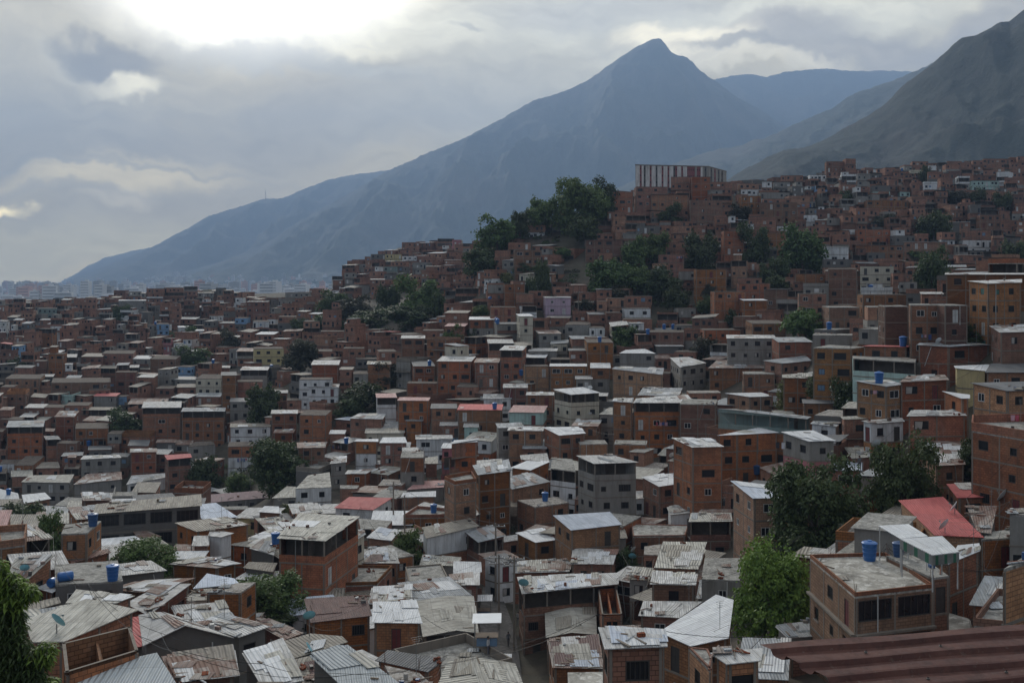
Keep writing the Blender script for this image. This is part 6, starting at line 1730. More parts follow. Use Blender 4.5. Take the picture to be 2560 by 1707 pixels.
def get_crown(var, big, leaf, flower=0):
    k = (var, big, leaf, flower)
    if k not in CM:
        n, s = [(1500, 0.115), (4200, 0.070), (15000, 0.040)][big]
        CM[k] = crown_mesh(100 + var, n, s, [9, 13, 20][big], M['leaf_' + leaf], flower)
    return CM[k]
TK = [trunk_mesh(5 + i, 1.7) for i in range(3)]
rgt = random.Random(5)
for i, t in enumerate(TR):
    Yd = t['Y']; a = t['w'] / F * Yd / 2; c = t['h'] / F * Yd / 2
    big = 2 if t['w'] > 120 else 1 if t['w'] > 38 else 0
    X0 = (t['u'] - CX) / F * Yd; Zc = -(t['v'] - VH) / F * Yd
    g = gz(X0, Yd)
    root = empty('flowering_tree' if 'blossom' in t['label'] else 'shrub' if ('bush' in t['label'] or 'shrub' in t['label'] or t['h'] < 28) else 'leafy_tree', (X0, Yd, g))
    tag(root, t['label'], 'bush' if root.name.startswith('shrub') else 'tree', 'trees and bushes among the houses')
    cm = get_crown(i % (4 if big < 2 else 6), big, t['leaf'], 0.05 if 'blossom' in t['label'] else 0)
    o = bpy.data.objects.new('crown', cm); COL.objects.link(o); o.parent = root
    o.location = (0, 0, Zc - g); o.scale = (a * 1.05, a * 0.95, c * 1.08); o.rotation_euler = (0, 0, rgt.uniform(0, 6.28) if abs(a) else 0)
    o2 = bpy.data.objects.new('trunk', TK[i % 3]); COL.objects.link(o2); o2.parent = root
    hh = max(0.5, Zc - g + 0.5)
    if 'long bare trunk' in t['label']:
        o2.scale = (a * 1.4, a * 1.4, max(hh, 10) / 1.7)
    else: o2.scale = (a * .9, a * .9, hh / 1.7)
    o2.location = (0, 0, Zc - g)

# undergrowth on the banks nobody built on
def scrub():
    mb = MB(); rg = random.Random(77)
    mats = [M['leaf_d'], M['leaf_m'], M['leaf_g'], M['leaf_d'], M['leaf_g']]
    for (c, rx, ry) in GZ:
        N = int(rx * ry / 260) + 14
        for _ in range(N):
            a = rg.uniform(0, 6.28); q = math.sqrt(rg.random())
            u, v = c[0] + rx * q * math.cos(a), c[1] + ry * q * math.sin(a)
            Yd = solveY(u, v, 0.3)
            if not Yd or Yd < 75: continue
            X0 = (u - CX) / F * Yd; z0 = zg(u, Yd); R0 = rg.uniform(0.7, 2.1) * (0.6 if Yd < 150 else 1); m = rg.choice(mats)
            ls = max(0.14, Yd * 0.0011)
            for k in range(int(60 if Yd > 150 else 110)):
                d = Vector((rg.gauss(0, 1), rg.gauss(0, 1), abs(rg.gauss(0, 1)))).normalized() * R0 * rg.uniform(.5, 1)
                p = Vector((X0, Yd, z0)) + Vector((d.x * 1.3, d.y * 1.3, d.z))
                n = (d.normalized() + Vector((rg.gauss(0, .6), rg.gauss(0, .6), rg.gauss(.3, .6)))).normalized()
                t = n.orthogonal().normalized(); t.rotate(Matrix.Rotation(rg.uniform(0, 6.28), 3, n)); b = n.cross(t) * ls * .6; t = t * ls
                mb.poly([p - t, p - b, p + t, p + b], m, [(0, 0), (1, 0), (1, 1), (0, 1)])
    o = mb.build('undergrowth'); tag(o, 'tangled scrub covering the steep unbuilt banks', 'scrub', kind='stuff')
    print('scrub', len(mb.f))
scrub()

# drooping foliage of the near tree at the left edge
def near_tree():
    rg = random.Random(9)
    Yc = 27.0
    root = empty('leafy_tree', (PT(-60, 1700, Yc).x, Yc, gz(PT(-60, 1700, Yc).x, Yc)))
    tag(root, 'near tree with long drooping leaves at the bottom left corner of the picture', 'tree', 'trees and bushes among the houses')
    mb = MB(); O = Vector(root.location)
    blobs = [((-10, 1430), 30, 55, 1), ((30, 1480), 48, 60, 1), ((70, 1475), 26, 26, 1), ((20, 1560), 55, 60, 0), ((-20, 1620), 80, 90, 0), ((40, 1640), 62, 60, 0), ((100, 1640), 34, 34, 1), ((118, 1618), 26, 20, 1), ((80, 1700), 60, 40, 0), ((10, 1720), 80, 60, 0), ((128, 1705), 16, 22, 1)]
    blobs = [(c, rx * .82, ry * .85, lt) for c, rx, ry, lt in blobs]
    for (c, rx, ry, lt) in blobs:
        for k in range(int(rx * ry / 5.5)):
            a = rg.uniform(0, 6.28); q = math.sqrt(rg.random()) * rg.uniform(.8, 1.08)
            Yd = Yc + rg.uniform(-.8, .8)
            p = PT(c[0] + rx * q * math.cos(a), c[1] + ry * q * math.sin(a), Yd) - O
            # a whorl of long leaves hanging from the twig tip
            base = rg.uniform(0, 6.28)
            for j in range(4):
                b = base + j * 1.57 + rg.uniform(-.4, .4)
                out = Vector((math.cos(b), math.sin(b), rg.uniform(-.9, .1))).normalized()
                L = rg.uniform(.16, .27); w_ = L * 0.14
                s = out.cross(Vector((0, 0, 1))).normalized() * w_
                tip = p + out * L + Vector((0, 0, -L * .35)); mid = p + out * L * .5
                m = M['leaf_l'] if lt and rg.random() < .75 else M['leaf_m'] if rg.random() < .5 else M['leaf_d']
                mb.poly([p, mid - s, tip, mid + s], m, [(0, 0), (1, 0), (1, 1), (0, 1)])
    mb.build('crown', root)
    tb = MB()
    b0 = Vector((0, 0, 0)); b1 = PT(-60, 1560, Yc) - O
    tb.bar(b0, b1, .22, M['bark'], 8, .14)
    for (c, rx, ry, lt) in blobs: tb.bar(b1 + Vector((0, 0, -1)), PT(c[0], c[1] + 5, Yc) - O, .07, M['bark'], 6, .02)
    tb.build('trunk', root)
near_tree()
# ---------------------------------------------------------------- near red-brown corrugated roof at the bottom right
def near_roof():
    zr = -2.25
    def on(u, v, z=zr): Yd = -z * F / (v - VH); return Vector(((u - CX) / F * Yd, Yd, z))
    A = on(1899, 1624); Bk = on(2640, 1567)           # back edge, running right
    ex = (Bk - A).normalized(); ey = Vector((ex.y, -ex.x, 0))      # towards the camera
    W_ = 4.2; D_ = 0.78
    root = empty('corrugated_roof', (A.x, A.y, zr)); tag(root, 'dark red-brown ribbed metal roof crossing the bottom right corner, close by', 'roof')
    m, t, bs = newmat('red_brown_painted_metal')
    geo = t.new('ShaderNodeNewGeometry').outputs['Position']
    n = t.noise(t.mapping(geo, scale=(1, 3, 1)), 2.5, 6, .65); n2 = t.noise(geo, 22, 4, .7)
    c = t.mix(t.mrange(n, .35, .68), (0.06, 0.020, 0.015), (0.11, 0.045, 0.032))
    c = t.mix(t.mrange(n2, .60, .72, 0, .6), c, (0.16, 0.13, 0.11))
    n5 = t.noise(t.mapping(geo, scale=(1, 1, 1)), 9, 6, .7); c = t.mix(t.mrange(n5, .5, .65, 0, .6), c, (0.035, 0.014, 0.011))
    t.put(bs.inputs['Base Color'], c); t.put(bs.inputs['Roughness'], t.mrange(n2, .3, .7, .7, .95))
    mb = MB()
    nx_ = 40; pitch = 0.19; segs = int(D_ / pitch * 12)
    prof = []
    for i in range(segs + 1):
        s = D_ * i / segs; ph = (s / pitch) % 1
        h = 0.034 if ph < .42 else 0.034 * (1 - (ph - .42) / .1) if ph < .52 else 0.0 if ph < .9 else 0.034 * (ph - .9) / .1
        prof.append((s, h))
    def P(s, d, h): 
        q = ex * s + ey * d; return (q.x, q.y, h - d * 0.06 + 0.004 * math.sin(s * 5 + d * 9))
    skew = 0.42
    for i in range(nx_):
        for k in range(segs):
            s0, s1 = W_ * i / nx_, W_ * (i + 1) / nx_
            (d0, h0), (d1, h1) = prof[k], prof[k + 1]
            o0, o1 = (d0 * skew, d1 * skew)
            mb.poly([P(s0 + o0, d0, h0), P(s0 + o1, d1, h1), P(s1 + o1, d1, h1), P(s1 + o0, d0, h0)], m)
    mb.build('ribbed_sheet', root)
    gb = MB()
    p0 = ex * (0.62 + D_ * skew) + ey * (D_ + .06); p1 = ex * (W_ + 1) + ey * (D_ + .06)
    gb.bar((p0.x, p0.y, -0.03), (p1.x, p1.y, -0.03), 0.03, M['steel'], 10)
    gb.build('metal_pipe', root)
    sb = MB()
    for s in (0.5, 1.0, 1.9, 2.7):
        for k in (1, 3):
            q = ex * (s + k * pitch * skew) + ey * (k * pitch + .03); sb.lathe([(0.010, 0), (0.010, .005), (.005, .008), (.004, .013)], (q.x, q.y, .034 - k * pitch * .06), M['frame_k'], 8)
    sb.build('roof_screws', root)
    wb = MB()
    c0 = ex * (W_ / 2 + .6) + ey * (D_ / 2)
    wb.box((c0.x, c0.y, -1.9), (W_ - .6, D_ * .7, 3.4), M['b'], math.atan2(ex.y, ex.x))
    wb.build('wall', root)
near_roof()

# ---------------------------------------------------------------- the street
def strip():
    mb = MB()
    m = m_slab('street_concrete', (0.13, 0.12, 0.11), (0.06, 0.057, 0.052), (0.19, 0.18, 0.165), 0.35); MATS['street'] = m
    for (a, b), (c, d) in zip(street, street[1:]):
        N = 8
        for k in range(N):
            t0, t1 = k / N, (k + 1) / N
            q = []
            for (p, r_, t) in ((a, c, t0), (b, d, t0), (b, d, t1), (a, c, t1)):
                x, y = lerp(p[0], r_[0], t), lerp(p[1], r_[1], t); q.append((x, y, gz(x, y) + .22))
            mb.poly(q, m)
    o = mb.build('street'); tag(o, kind='structure')
strip()

# ---------------------------------------------------------------- long striped apartment block on the hilltop
def block():
    Y0 = 432.0
    def P(x, y, Yd): u, v = px('S', x, y); return PT(u, v, Yd)
    A, B_, C_ = P(1338, 112, Y0), P(1835, 80, Y0 + 6), P(1957, 98, Y0 + 26)
    D_ = A + (C_ - B_)
    h = 26.0; zt = (A.z + B_.z) / 2
    root = empty('apartment_block', (A.x, A.y, zt - h)); tag(root, 'long flat topped block with faded white, red and black vertical stripes on the hilltop', 'building')
    O = Vector(root.location)
    cols = dict(w=m_plaster('faded_white_stripe', (0.66, 0.63, 0.6), amt=.6), r=m_plaster('faded_red_stripe', (0.26, 0.09, 0.09), amt=.4), k=m_plaster('sooty_stripe', (0.11, 0.10, 0.095), amt=.4), g=m_plaster('grey_stripe', (0.33, 0.31, 0.28), amt=.6))
    mb = MB(); wb = MB(); rb = MB()
    def face(a, b, pat):
        a = a - O; b = b - O; a.z = b.z = h
        d = b - a; n = len(pat); nn = Vector((d.y, -d.x, 0)).normalized()
        for i, ch in enumerate(pat):
            p, q = a + d * (i / n), a + d * ((i + 1) / n)
            off = nn * (0.12 if ch in 'wg' else 0.0)
            mb.poly([(p.x + off.x, p.y + off.y, 0), (q.x + off.x, q.y + off.y, 0), (q.x + off.x, q.y + off.y, h), (p.x + off.x, p.y + off.y, h)], cols[ch])
            if ch in 'wg':
                for e in (p, q): mb.poly([(e.x, e.y, 0), (e.x + off.x, e.y + off.y, 0), (e.x + off.x, e.y + off.y, h), (e.x, e.y, h)], cols[ch])
            if ch in 'rk':
                for k in range(8):
                    z = h - 1.9 - k * 2.9; w0 = p + (q - p) * .3 + nn * .03; w1 = p + (q - p) * .7 + nn * .03
                    wb.poly([(w0.x, w0.y, z), (w1.x, w1.y, z), (w1.x, w1.y, z + .8), (w0.x, w0.y, z + .8)], M['glass'])
    face(A, B_, 'wwrwkwwrwwkwwrwwrwwkrwwrwwrrrrgrrwgkg'); face(B_, C_, 'gkgrgkgkgg')
    face(C_, D_, 'gg'); face(D_, A, 'gg')
    rt = [(p.x - O.x, p.y - O.y, h) for p in (A, B_, C_, D_)]
    rb.prism(inset_pts(rt, -0.15), 0.5, M['conc'])
    mb.build('striped_wall', root); wb.build('windows_band', root); rb.build('roof', root)
def inset_pts(r, d): q = inset([(p[0], p[1]) for p in r], d); return [(a[0], a[1], p[2] + .3) for a, p in zip(q, r)]
block()

# ---------------------------------------------------------------- concrete cliff and walls
def cliff():
    pts = [(880, 470), (1000, 450), (1150, 480), (1180, 560), (1120, 640), (1000, 660), (880, 600)]
    m = m_slab('stained_cliff', (0.19, 0.165, 0.135), (0.07, 0.06, 0.05), (0.27, 0.24, 0.2), .35)
    mb = MB(); Yc = 158.0
    root_u, root_v = px('B', 1010, 640)
    X0 = (root_u - CX) / F * Yc
    N = 14; hh = 11.0
    u0 = px('B', 870, 0)[0]; u1 = px('B', 1190, 0)[0]; vt = px('B', 0, 455)[1]
    g = []
    for i in range(N + 1):
        u = lerp(u0, u1, i / N); row = []
        for k in range(9):
            t = k / 8; Yd = Yc + 3 * t + 1.3 * noise.noise(Vector((i * .5, k * .6, 2)))
            row.append(((u - CX) / F * Yd, Yd, -(vt - VH) / F * Yc - hh * (1 - t)))
        row.append(((u - CX) / F * (Yc + 9), Yc + 9, row[-1][2] + .2)); g.append(row)
    for i in range(N):
        for k in range(9): mb.poly([g[i][k], g[i + 1][k], g[i + 1][k + 1], g[i][k + 1]], m)
    o = mb.build('retaining_wall', smooth=True); tag(o, 'stained grey cliff-like retaining wall under the centre brick houses', 'wall')
cliff()

# ---------------------------------------------------------------- finding the surface a small thing stands on
bpy.context.view_layer.update()
dg = bpy.context.evaluated_depsgraph_get()
def hit(t, x, y, lift=0.0):
    """first surface seen along the photograph ray through this pixel"""
    u, v = px(t, x, y)
    d = Vector(((u - CX) / F, 1.0, -(v - VH) / F)).normalized()
    st = d * 48.0
    ok, loc, nrm, idx, ob, mt = scene.ray_cast(dg, st, d)
    if ok and nrm.z < 0.6 and ob.name.split('.')[0] not in ('crown', 'ground', 'street'):   # a wall: go up onto the roof behind it
        ok2, l2, n2, i2, o2, m2 = scene.ray_cast(dg, Vector((loc.x * (1 + .9 / loc.y), loc.y + .9, loc.z + 4.5)), Vector((0, 0, -1)))
        if ok2 and n2.z > .6: loc, ob = l2, o2
    return (loc, ob) if ok else (None, None)
small = []
def tank(t, x, y, dark=False, s=1.0, label=None, Hm=None):
    loc, ob = hit(t, x, y)
    if loc is None: print('tank miss', t, x, y); return
    root = empty('water_tank', loc)
    m = M['tank_d'] if dark else M['tank']
    mb = MB(); r = .62 * s
    mb.lathe([(r * .78, 0), (r * .86, .5 * s), (r * .93, 1.0 * s), (r, 1.42 * s), (r * 1.03, 1.45 * s)], (0, 0, 0), m, 18)
    for z in (.35, .75, 1.1): mb.lathe([(r * (.82 + z * .13), z * s - .03), (r * (.86 + z * .13), z * s), (r * (.82 + z * .13), z * s + .03)], (0, 0, 0), m, 18)
    mb.build('barrel', root, smooth=True)
    lb = MB(); lb.lathe([(r * 1.08, 1.45 * s), (r * 1.08, 1.50 * s), (r * .9, 1.58 * s), (r * .35, 1.66 * s), (r * .3, 1.72 * s), (0.01, 1.73 * s)], (0, 0, 0), m, 18); lb.build('lid', root, smooth=True)
    root['category'] = 'water tank'; root['group'] = 'plastic water tanks on the roofs'
    u, v = px(t, x, y)
    if label: root['label'] = label
    else: small.append((root, 'small dark blue water tank' if dark else 'blue plastic water tank', u, v))
    return root
tank('J', 932, 440, s=.92, label='large bright blue water tank with a lid on the white stained flat roof')
tank('J', 1195, 405, True, .7, label='dark blue tank in the shade behind the canopies')
for a in [('A',55,352,0),('A',600,700,1),('A',572,36,0),('B',605,468,0),('B',1325,392,0),('B',40,150,0),('A',728,905,0),('A',1780,770,0),('E',1045,1048,0),('E',1225,752,0),('E',1065,405,0),('E',1015,285,0),('E',2080,580,0),('E',605,785,0),('E',1755,632,0),
          ('F',1008,455,0),('F',1508,620,0),('F',1345,1005,0),('F',1290,200,0),('D',1440,695,0),('D',1835,700,0),('D',603,1225,0),('S',385,1165,0),('S',1985,185,0),('S',2010,185,0),('S',2190,190,0),('W',445,495,0),('W',985,1255,0),('W',1265,200,0),('X',1980,1000,0),('X',2075,1220,0),('C',495,220,1),('E',2190,440,0),('E',2250,440,0),('A',1,240,0),('D',1050,415,0)]:
    tank(*a[:3], dark=bool(a[3]), s=1.0 if a[0] in 'F' else .85)
def lying_tank():
    for x, y, l, rz in ((600, 735, 'blue tank lying on its side behind the stained cream roof', .5), (478, 738, 'end of a second blue tank beside the one on its side', 1.5)):
        loc, ob = hit('G', x, y + 12)
        if loc is None: continue
        root = empty('water_tank', loc + Vector((0, 0, .42))); tag(root, l, 'water tank', 'plastic water tanks on the roofs')
        Mx = Matrix.Rotation(rz, 3, 'Z') @ Matrix.Rotation(R(90), 3, 'Y')
        mb = MB(); L = 1.1 if l[0] == 'b' else .4
        mb.lathe([(.05, -L / 2 - .1), (.3, -L / 2 - .08), (.42, -L / 2), (.42, L / 2), (.3, L / 2 + .1), (.05, L / 2 + .12)], (0, 0, 0), M['tank'], 16, Mx)
        mb.build('barrel', root, smooth=True)
lying_tank()
def dish(t, x, y, rad, h, white=True, az=150, label=None):
    loc, ob = hit(t, x, y)
    if loc is None: print('dish miss', t, x, y); return
    root = empty('satellite_dish', loc)
    m = M['dish_w'] if white else M['dish_t']
    pb = MB(); pb.bar((0, 0, 0), (0, 0, h), .035, M['steel'], 7); pb.build('pole', root)
    Mx = Matrix.Rotation(R(az), 3, 'Z') @ Matrix.Rotation(R(58), 3, 'X')
    mb = MB(); prof = [(0.01, .0), (rad * .3, rad * .03), (rad * .6, rad * .11), (rad * .85, rad * .2), (rad, rad * .27), (rad * 1.02, rad * .26)]
    c = (0, 0, h + rad * .3)
    mb.lathe(prof, c, m, 20, Mx); mb.build('reflector', root, smooth=True)
    ab = MB(); f = Mx @ Vector((0, 0, rad * .95)) + Vector(c)
    for q in (0, 2.1, 4.2): ab.bar(Mx @ Vector((rad * .9 * math.cos(q), rad * .9 * math.sin(q), rad * .24)) + Vector(c), f, .012, M['steel'], 5)
    ab.box(f, (.1, .1, .1), M['steel']); ab.build('receiver_arm', root)
    root['category'] = 'satellite dish'; root['group'] = 'satellite dishes on the roofs'
    if label: root['label'] = label
    else: small.append((root, 'white satellite dish' if white else 'turquoise satellite dish', *px(t, x, y)))
dish('H', 490, 1140, .5, 1.5, False, 200, 'turquoise satellite dish on a tall pole over the dull brown sheet roof')
dish('G', 520, 1400, .45, .5, False, 150, 'turquoise satellite dish beside the roofless brick shell')
dish('H', 478, 1290, .42, .3, False, 100, 'small dish on the lower edge of the dull brown sheet roof')
dish('I', 105, 815, .6, .5, False, 170, 'turquoise satellite dish at the street end of the gallery house')
dish('I', 1105, 460, .5, .6, False, 170, 'turquoise satellite dish in the narrow passage of shrubs')
dish('I', 1118, 385, .5, .4, True, 230, 'white satellite dish beside the terrace, seen from the side')
for a in [('C',1712,600,.6,.5,1,220),('C',1775,478,.6,.5,1,240),('C',2095,400,.8,.4,1,225),('C',1270,50,.5,.3,1,190),('G',225,560,.4,.3,0,200),('E',1690,900,.5,.5,1,170),('F',1750,745,.5,.5,1,200),('B',2145,120,.5,.4,1,200),('B',328,335,.5,.4,1,180),('E',1690,1030,.5,.3,1,200)]:
    dish(a[0], a[1], a[2], a[3], a[4], bool(a[5]), a[6])

# canopies on the terrace
def canopy(pts, n, slat, lab):
    o = outline('J', pts, n, 0.05)
    if not o: return
    b = min(p[2] for p in o); cx = sum(p[0] for p in o) / 4; cyy = sum(p[1] for p in o) / 4
    base = b - 2.5
    root = empty('canopy', (cx, cyy, base)); tag(root, lab, 'canopy', 'white metal canopies on the roof terrace')
    ring = [(p[0] - cx, p[1] - cyy, p[2] - base) for p in o]
    rb = MB(); L = math.dist(ring[0][:2], ring[1][:2]); D_ = math.dist(ring[1][:2], ring[2][:2])
    rb.prism(ring, .05, M['rw'], [(0, 0), (L, 0), (L, D_), (0, D_)]); rb.build('canopy_sheet', root)
    for p in ring:
        pb = MB(); pb.bar((p[0] * .94, p[1] * .94, 0), (p[0] * .94, p[1] * .94, p[2] - .05), .05, M['door_w'], 8); pb.build('post', root)
    if slat:
        vb = MB()
        for (a, b_) in ((ring[0], ring[1]), (ring[3], ring[0])):
            a = Vector(a); b_ = Vector(b_); N = 9
            for k in range(N):
                p, q = a.lerp(b_, k / N), a.lerp(b_, (k + 1) / N)
                vb.poly([(p.x, p.y, p.z - .7), (q.x, q.y, q.z - .7), (q.x, q.y, q.z - .06), (p.x, p.y, p.z - .06)], M['awn'] if k % 3 == 1 else M['steel'])
        vb.build('valance', root)
M['awn'] = m_plain('green_valance', (0.03, 0.12, 0.07), .7)
canopy([1510,392,1755,362,1600,217,1212,242], 3.85, True, 'pale ribbed canopy with a green and grey valance over the roof terrace')
canopy([1215,240,1470,218,1290,107,1012,122], 3.95, False, 'plain white canopy behind the one with the green valance')

# utility poles and wires
POLES = []
def pole(t, x, y, h, label, arms=1):
    loc, ob = hit(t, x, y)
    if loc is None: print('pole miss'); return None
    loc = Vector((loc.x, loc.y, gz(loc.x, loc.y)))
    root = empty('utility_pole', loc); tag(root, label, 'utility pole', 'utility poles along the street')
    mb = MB(); mb.bar((0, 0, 0), (0, 0, h), .14, M['conc'], 8, .09); mb.build('pole', root)
    for k in range(arms):
        ab = MB(); ab.box((0, 0, h - .4 - k * .7), (2.4, .1, .1), M['steel']); ab.build('crossarm', root)
        ib = MB()
        for s in (-1.1, -.4, .4, 1.1): ib.lathe([(.05, 0), (.07, .05), (.04, .1), (.06, .16)], (s, 0, h - .35 - k * .7), M['dish_w'], 8)
        ib.build('insulators', root)
    POLES.append(loc + Vector((0, 0, h))); return root
pole('I', 20, 1280, 11, 'tall pole with crossarms at the lower right edge of the street', 2)
pole('H', 2200, 820, 10, 'pole with one crossarm at the bend of the street')
pole('H', 2230, 1080, 9, 'pole standing beside the people in the street', 2)
pole('B', 345, 480, 9, 'pole near the red roofed hall')
pole('H', 1365, 190, 9, 'greenish pole behind the panelled house')
pole('E', 1610, 380, 11, 'tall pole below the lilac house')
pole('F', 1770, 260, 7, 'thin mast above the orange house front', 0)
pole('B', 1395, 640, 9, 'pole at the left corner of the big bluish white roof', 0)
def cable(a, b, sag, name, label):
    mb = MB(); prev = None
    for i in range(13):
        t = i / 12; p = a.lerp(b, t) - Vector((0, 0, sag * 4 * t * (1 - t)))
        if prev is not None: mb.bar(prev, p, .022, M['cable'], 4)
        prev = p
    o = mb.build('overhead_cable'); tag(o, label, 'cable', 'overhead cables')
for i, (a, b) in enumerate([(0, 2), (2, 1), (1, 3), (3, 4)]):
    if max(a, b) < len(POLES):
        cable(POLES[a], POLES[b], 1.0, '', ['black cable sagging along the street at the lower right', 'black cable running up the street past the bend', 'black cable from the street bend to the red roofed hall', 'black cable behind the panelled house'][i])

# radio mast on the far left ridge
def mast(u, v, Yd, h, lab):
    p = PT(u, v, Yd) - Vector((0, 0, 25)); root = empty('radio_mast', p); tag(root, lab, 'mast')
    mb = MB()
    for k in range(3):
        a = k * 2.094; mb.bar((4 * math.cos(a), 4 * math.sin(a), 0), (.6 * math.cos(a), .6 * math.sin(a), h), .9, M['steel'], 4)
    mb.build('lattice', root)
    ab = MB(); ab.bar((0, 0, h - 1), (0, 0, h + 14), .5, M['steel'], 4); ab.build('antenna', root)
mast(664, 497, 8200, 95, 'thin radio mast standing on the blue left mountain ridge')

# people in the street and on a roof
def person(loc, rz, shirt, trousers, skin, label, pose=0, h=1.7):
    root = empty('person', loc, rz); tag(root, label, 'person')
    k = h / 1.7
    J = dict(pel=(0, 0, .92), bel=(0, 0, 1.08), che=(0, .01, 1.28), nec=(0, 0, 1.43), hea=(0, -.01, 1.53), top=(0, -.01, 1.64), shl=(-.17, 0, 1.38), shr=(.17, 0, 1.38), ell=(-.24, .02, 1.12), elr=(.24, -.05, 1.12), hal=(-.25, -.05, .87), har=(.26, -.12, .9),
             hil=(-.09, 0, .9), hir=(.09, 0, .9), knl=(-.10, -.08 * pose, .5), knr=(.10, .1 * pose, .5), anl=(-.10, -.16 * pose, .08), anr=(.10, .22 * pose, .09), tol=(-.11, -.16 * pose - .14, .04), tor=(.11, .22 * pose - .14, .04))
    E = [('pel', 'bel', .13, .12), ('bel', 'che', .12, .15), ('che', 'nec', .14, .055), ('nec', 'hea', .05, .085), ('hea', 'top', .09, .06), ('che', 'shl', .1, .065), ('che', 'shr', .1, .065), ('shl', 'ell', .055, .042), ('shr', 'elr', .055, .042), ('ell', 'hal', .04, .03), ('elr', 'har', .04, .03),
         ('pel', 'hil', .11, .09), ('pel', 'hir', .11, .09), ('hil', 'knl', .085, .058), ('hir', 'knr', .085, .058), ('knl', 'anl', .055, .038), ('knr', 'anr', .055, .038), ('anl', 'tol', .04, .035), ('anr', 'tor', .04, .035)]
    names = list(J); idx = {n: i for i, n in enumerate(names)}
    rad = {}
    for a, b, r0, r1 in E: rad[a] = max(rad.get(a, 0), r0); rad[b] = max(rad.get(b, 0), r1)
    me = bpy.data.meshes.new('body'); me.from_pydata([Vector(J[n]) * k for n in names], [(idx[a], idx[b]) for a, b, _, _ in E], [])
    o = bpy.data.objects.new('body', me); COL.objects.link(o); o.parent = root
    md = o.modifiers.new('skin', 'SKIN')
    if not me.skin_vertices: me.attributes.new
    bm = __import__('bmesh').new(); bm.from_mesh(me); ly = bm.verts.layers.skin.verify()
    bm.verts.ensure_lookup_table()
    for n in names: bm.verts[idx[n]][ly].radius = (rad[n] * k, rad[n] * k * .85)
    bm.verts[0][ly].use_root = True
    bm.to_mesh(me); bm.free()
    md2 = o.modifiers.new('sub', 'SUBSURF'); md2.levels = 1; md2.render_levels = 1
    m, t, bs = newmat('figure_clothing')
    z = t.new('ShaderNodeSeparateXYZ', None, Vector=t.new('ShaderNodeTexCoord').outputs['Object']).outputs[2]
    c = t.mix(t.math('GREATER_THAN', z, .95 * k), trousers, shirt); c = t.mix(t.math('GREATER_THAN', z, 1.42 * k), c, skin)
    t.put(bs.inputs['Base Color'], c); me.materials.append(m)
    hb = MB(); hb.lathe([(.01, 1.70 * k), (.07 * k, 1.68 * k), (.1 * k, 1.6 * k), (.095 * k, 1.54 * k)][::-1], (0, .015, 0), M['cable'], 10); hb.build('hair', root, smooth=True)
def stand(t, x, y, *a, **kw):
    loc, ob = hit(t, x, y)
    if loc is not None: person(loc, *a, **kw)
stand('B', 1088, 1330, .4, (.10, .11, .13), (.05, .05, .06), (.25, .14, .1), 'person in dark clothes walking in the middle of the street', pose=1)
stand('B', 1152, 1195, 2.8, (.3, .3, .3), (.06, .07, .1), (.25, .14, .1), 'person in a grey shirt near the right wall of the street', pose=1)
stand('C', 1160, 200, .2, (.12, .12, .12), (.05, .05, .06), (.25, .14, .1), 'person standing on the bluish roof behind the two dark trees')
stand('B', 958, 1395, 1.2, (.45, .45, .45), (.1, .1, .12), (.25, .14, .1), 'person in a pale shirt beside the stall in the street')

# market stall and parked motorcycles reading as clutter at the street edge
def stall(t, x, y, lab, col):
    loc, ob = hit(t, x, y)
    if loc is None: return
    root = empty('street_stall', loc); tag(root, lab, 'stall')
    for sx in (-1, 1):
        for sy_ in (-.7, .7):
            b = MB(); b.bar((sx, sy_, 0), (sx, sy_, 2.1), .03, M['steel'], 6); b.build('post', root)
    r_ = MB(); r_.prism([(-1.2, -.9, 2.05), (1.2, -.9, 2.1), (1.2, .9, 2.3), (-1.2, .9, 2.25)], .03, M[col]); r_.build('awning', root)
    c = MB(); c.box((0, 0, .75), (1.9, 1.2, .06), M['wood']); c.box((0, 0, .36), (1.7, 1.0, .7), M['shut_u']); c.build('counter', root)
stall('H', 2080, 950, 'street stall with a small white awning beside the cream gable house', 'rw')
stall('H', 2120, 1210, 'open stall with pale goods at the left edge of the street', 'dish_w')

# laundry
def laundry(t, x, y, w_, lab, seed):
    u, v = px(t, x, y); d = Vector(((u - CX) / F, 1.0, -(v - VH) / F)).normalized()
    ok, loc, *_x = scene.ray_cast(dg, d * 48.0, d)
    loc = loc if ok else None
    if loc is None: return
    rg = random.Random(seed)
    loc = loc + Vector((0, -.5, 0))
    root = empty('clothes_line', loc); tag(root, lab, 'laundry')
    lb = MB(); lb.bar((-w_ / 2, 0, 0), (w_ / 2, 0, 0), .012, M['cable'], 4); lb.build('line', root)
    xx = -w_ / 2 + .1
    cols = [(.6, .6, .62), (.06, .09, .25), (.4, .08, .12), (.15, .2, .3), (.5, .3, .35), (.05, .05, .06)]
    while xx < w_ / 2 - .4:
        W2 = rg.uniform(.3, .55); H2 = rg.uniform(.45, .9); c = rg.choice(cols)
        key = 'cloth%.2f' % c[0]
        if key not in M: M[key] = m_plain('cotton_cloth', c, .9)
        b = MB(); N = 4
        for k in range(N):
            a0, a1 = xx + W2 * k / N, xx + W2 * (k + 1) / N; y0, y1 = .05 * math.sin(k * 2), .05 * math.sin(k * 2 + 2)
            b.poly([(a0, y0, -H2), (a1, y1, -H2), (a1, 0.01, 0), (a0, 0.01, 0)], M[key])
        b.build('garment', root); xx += W2 + rg.uniform(.05, .3)
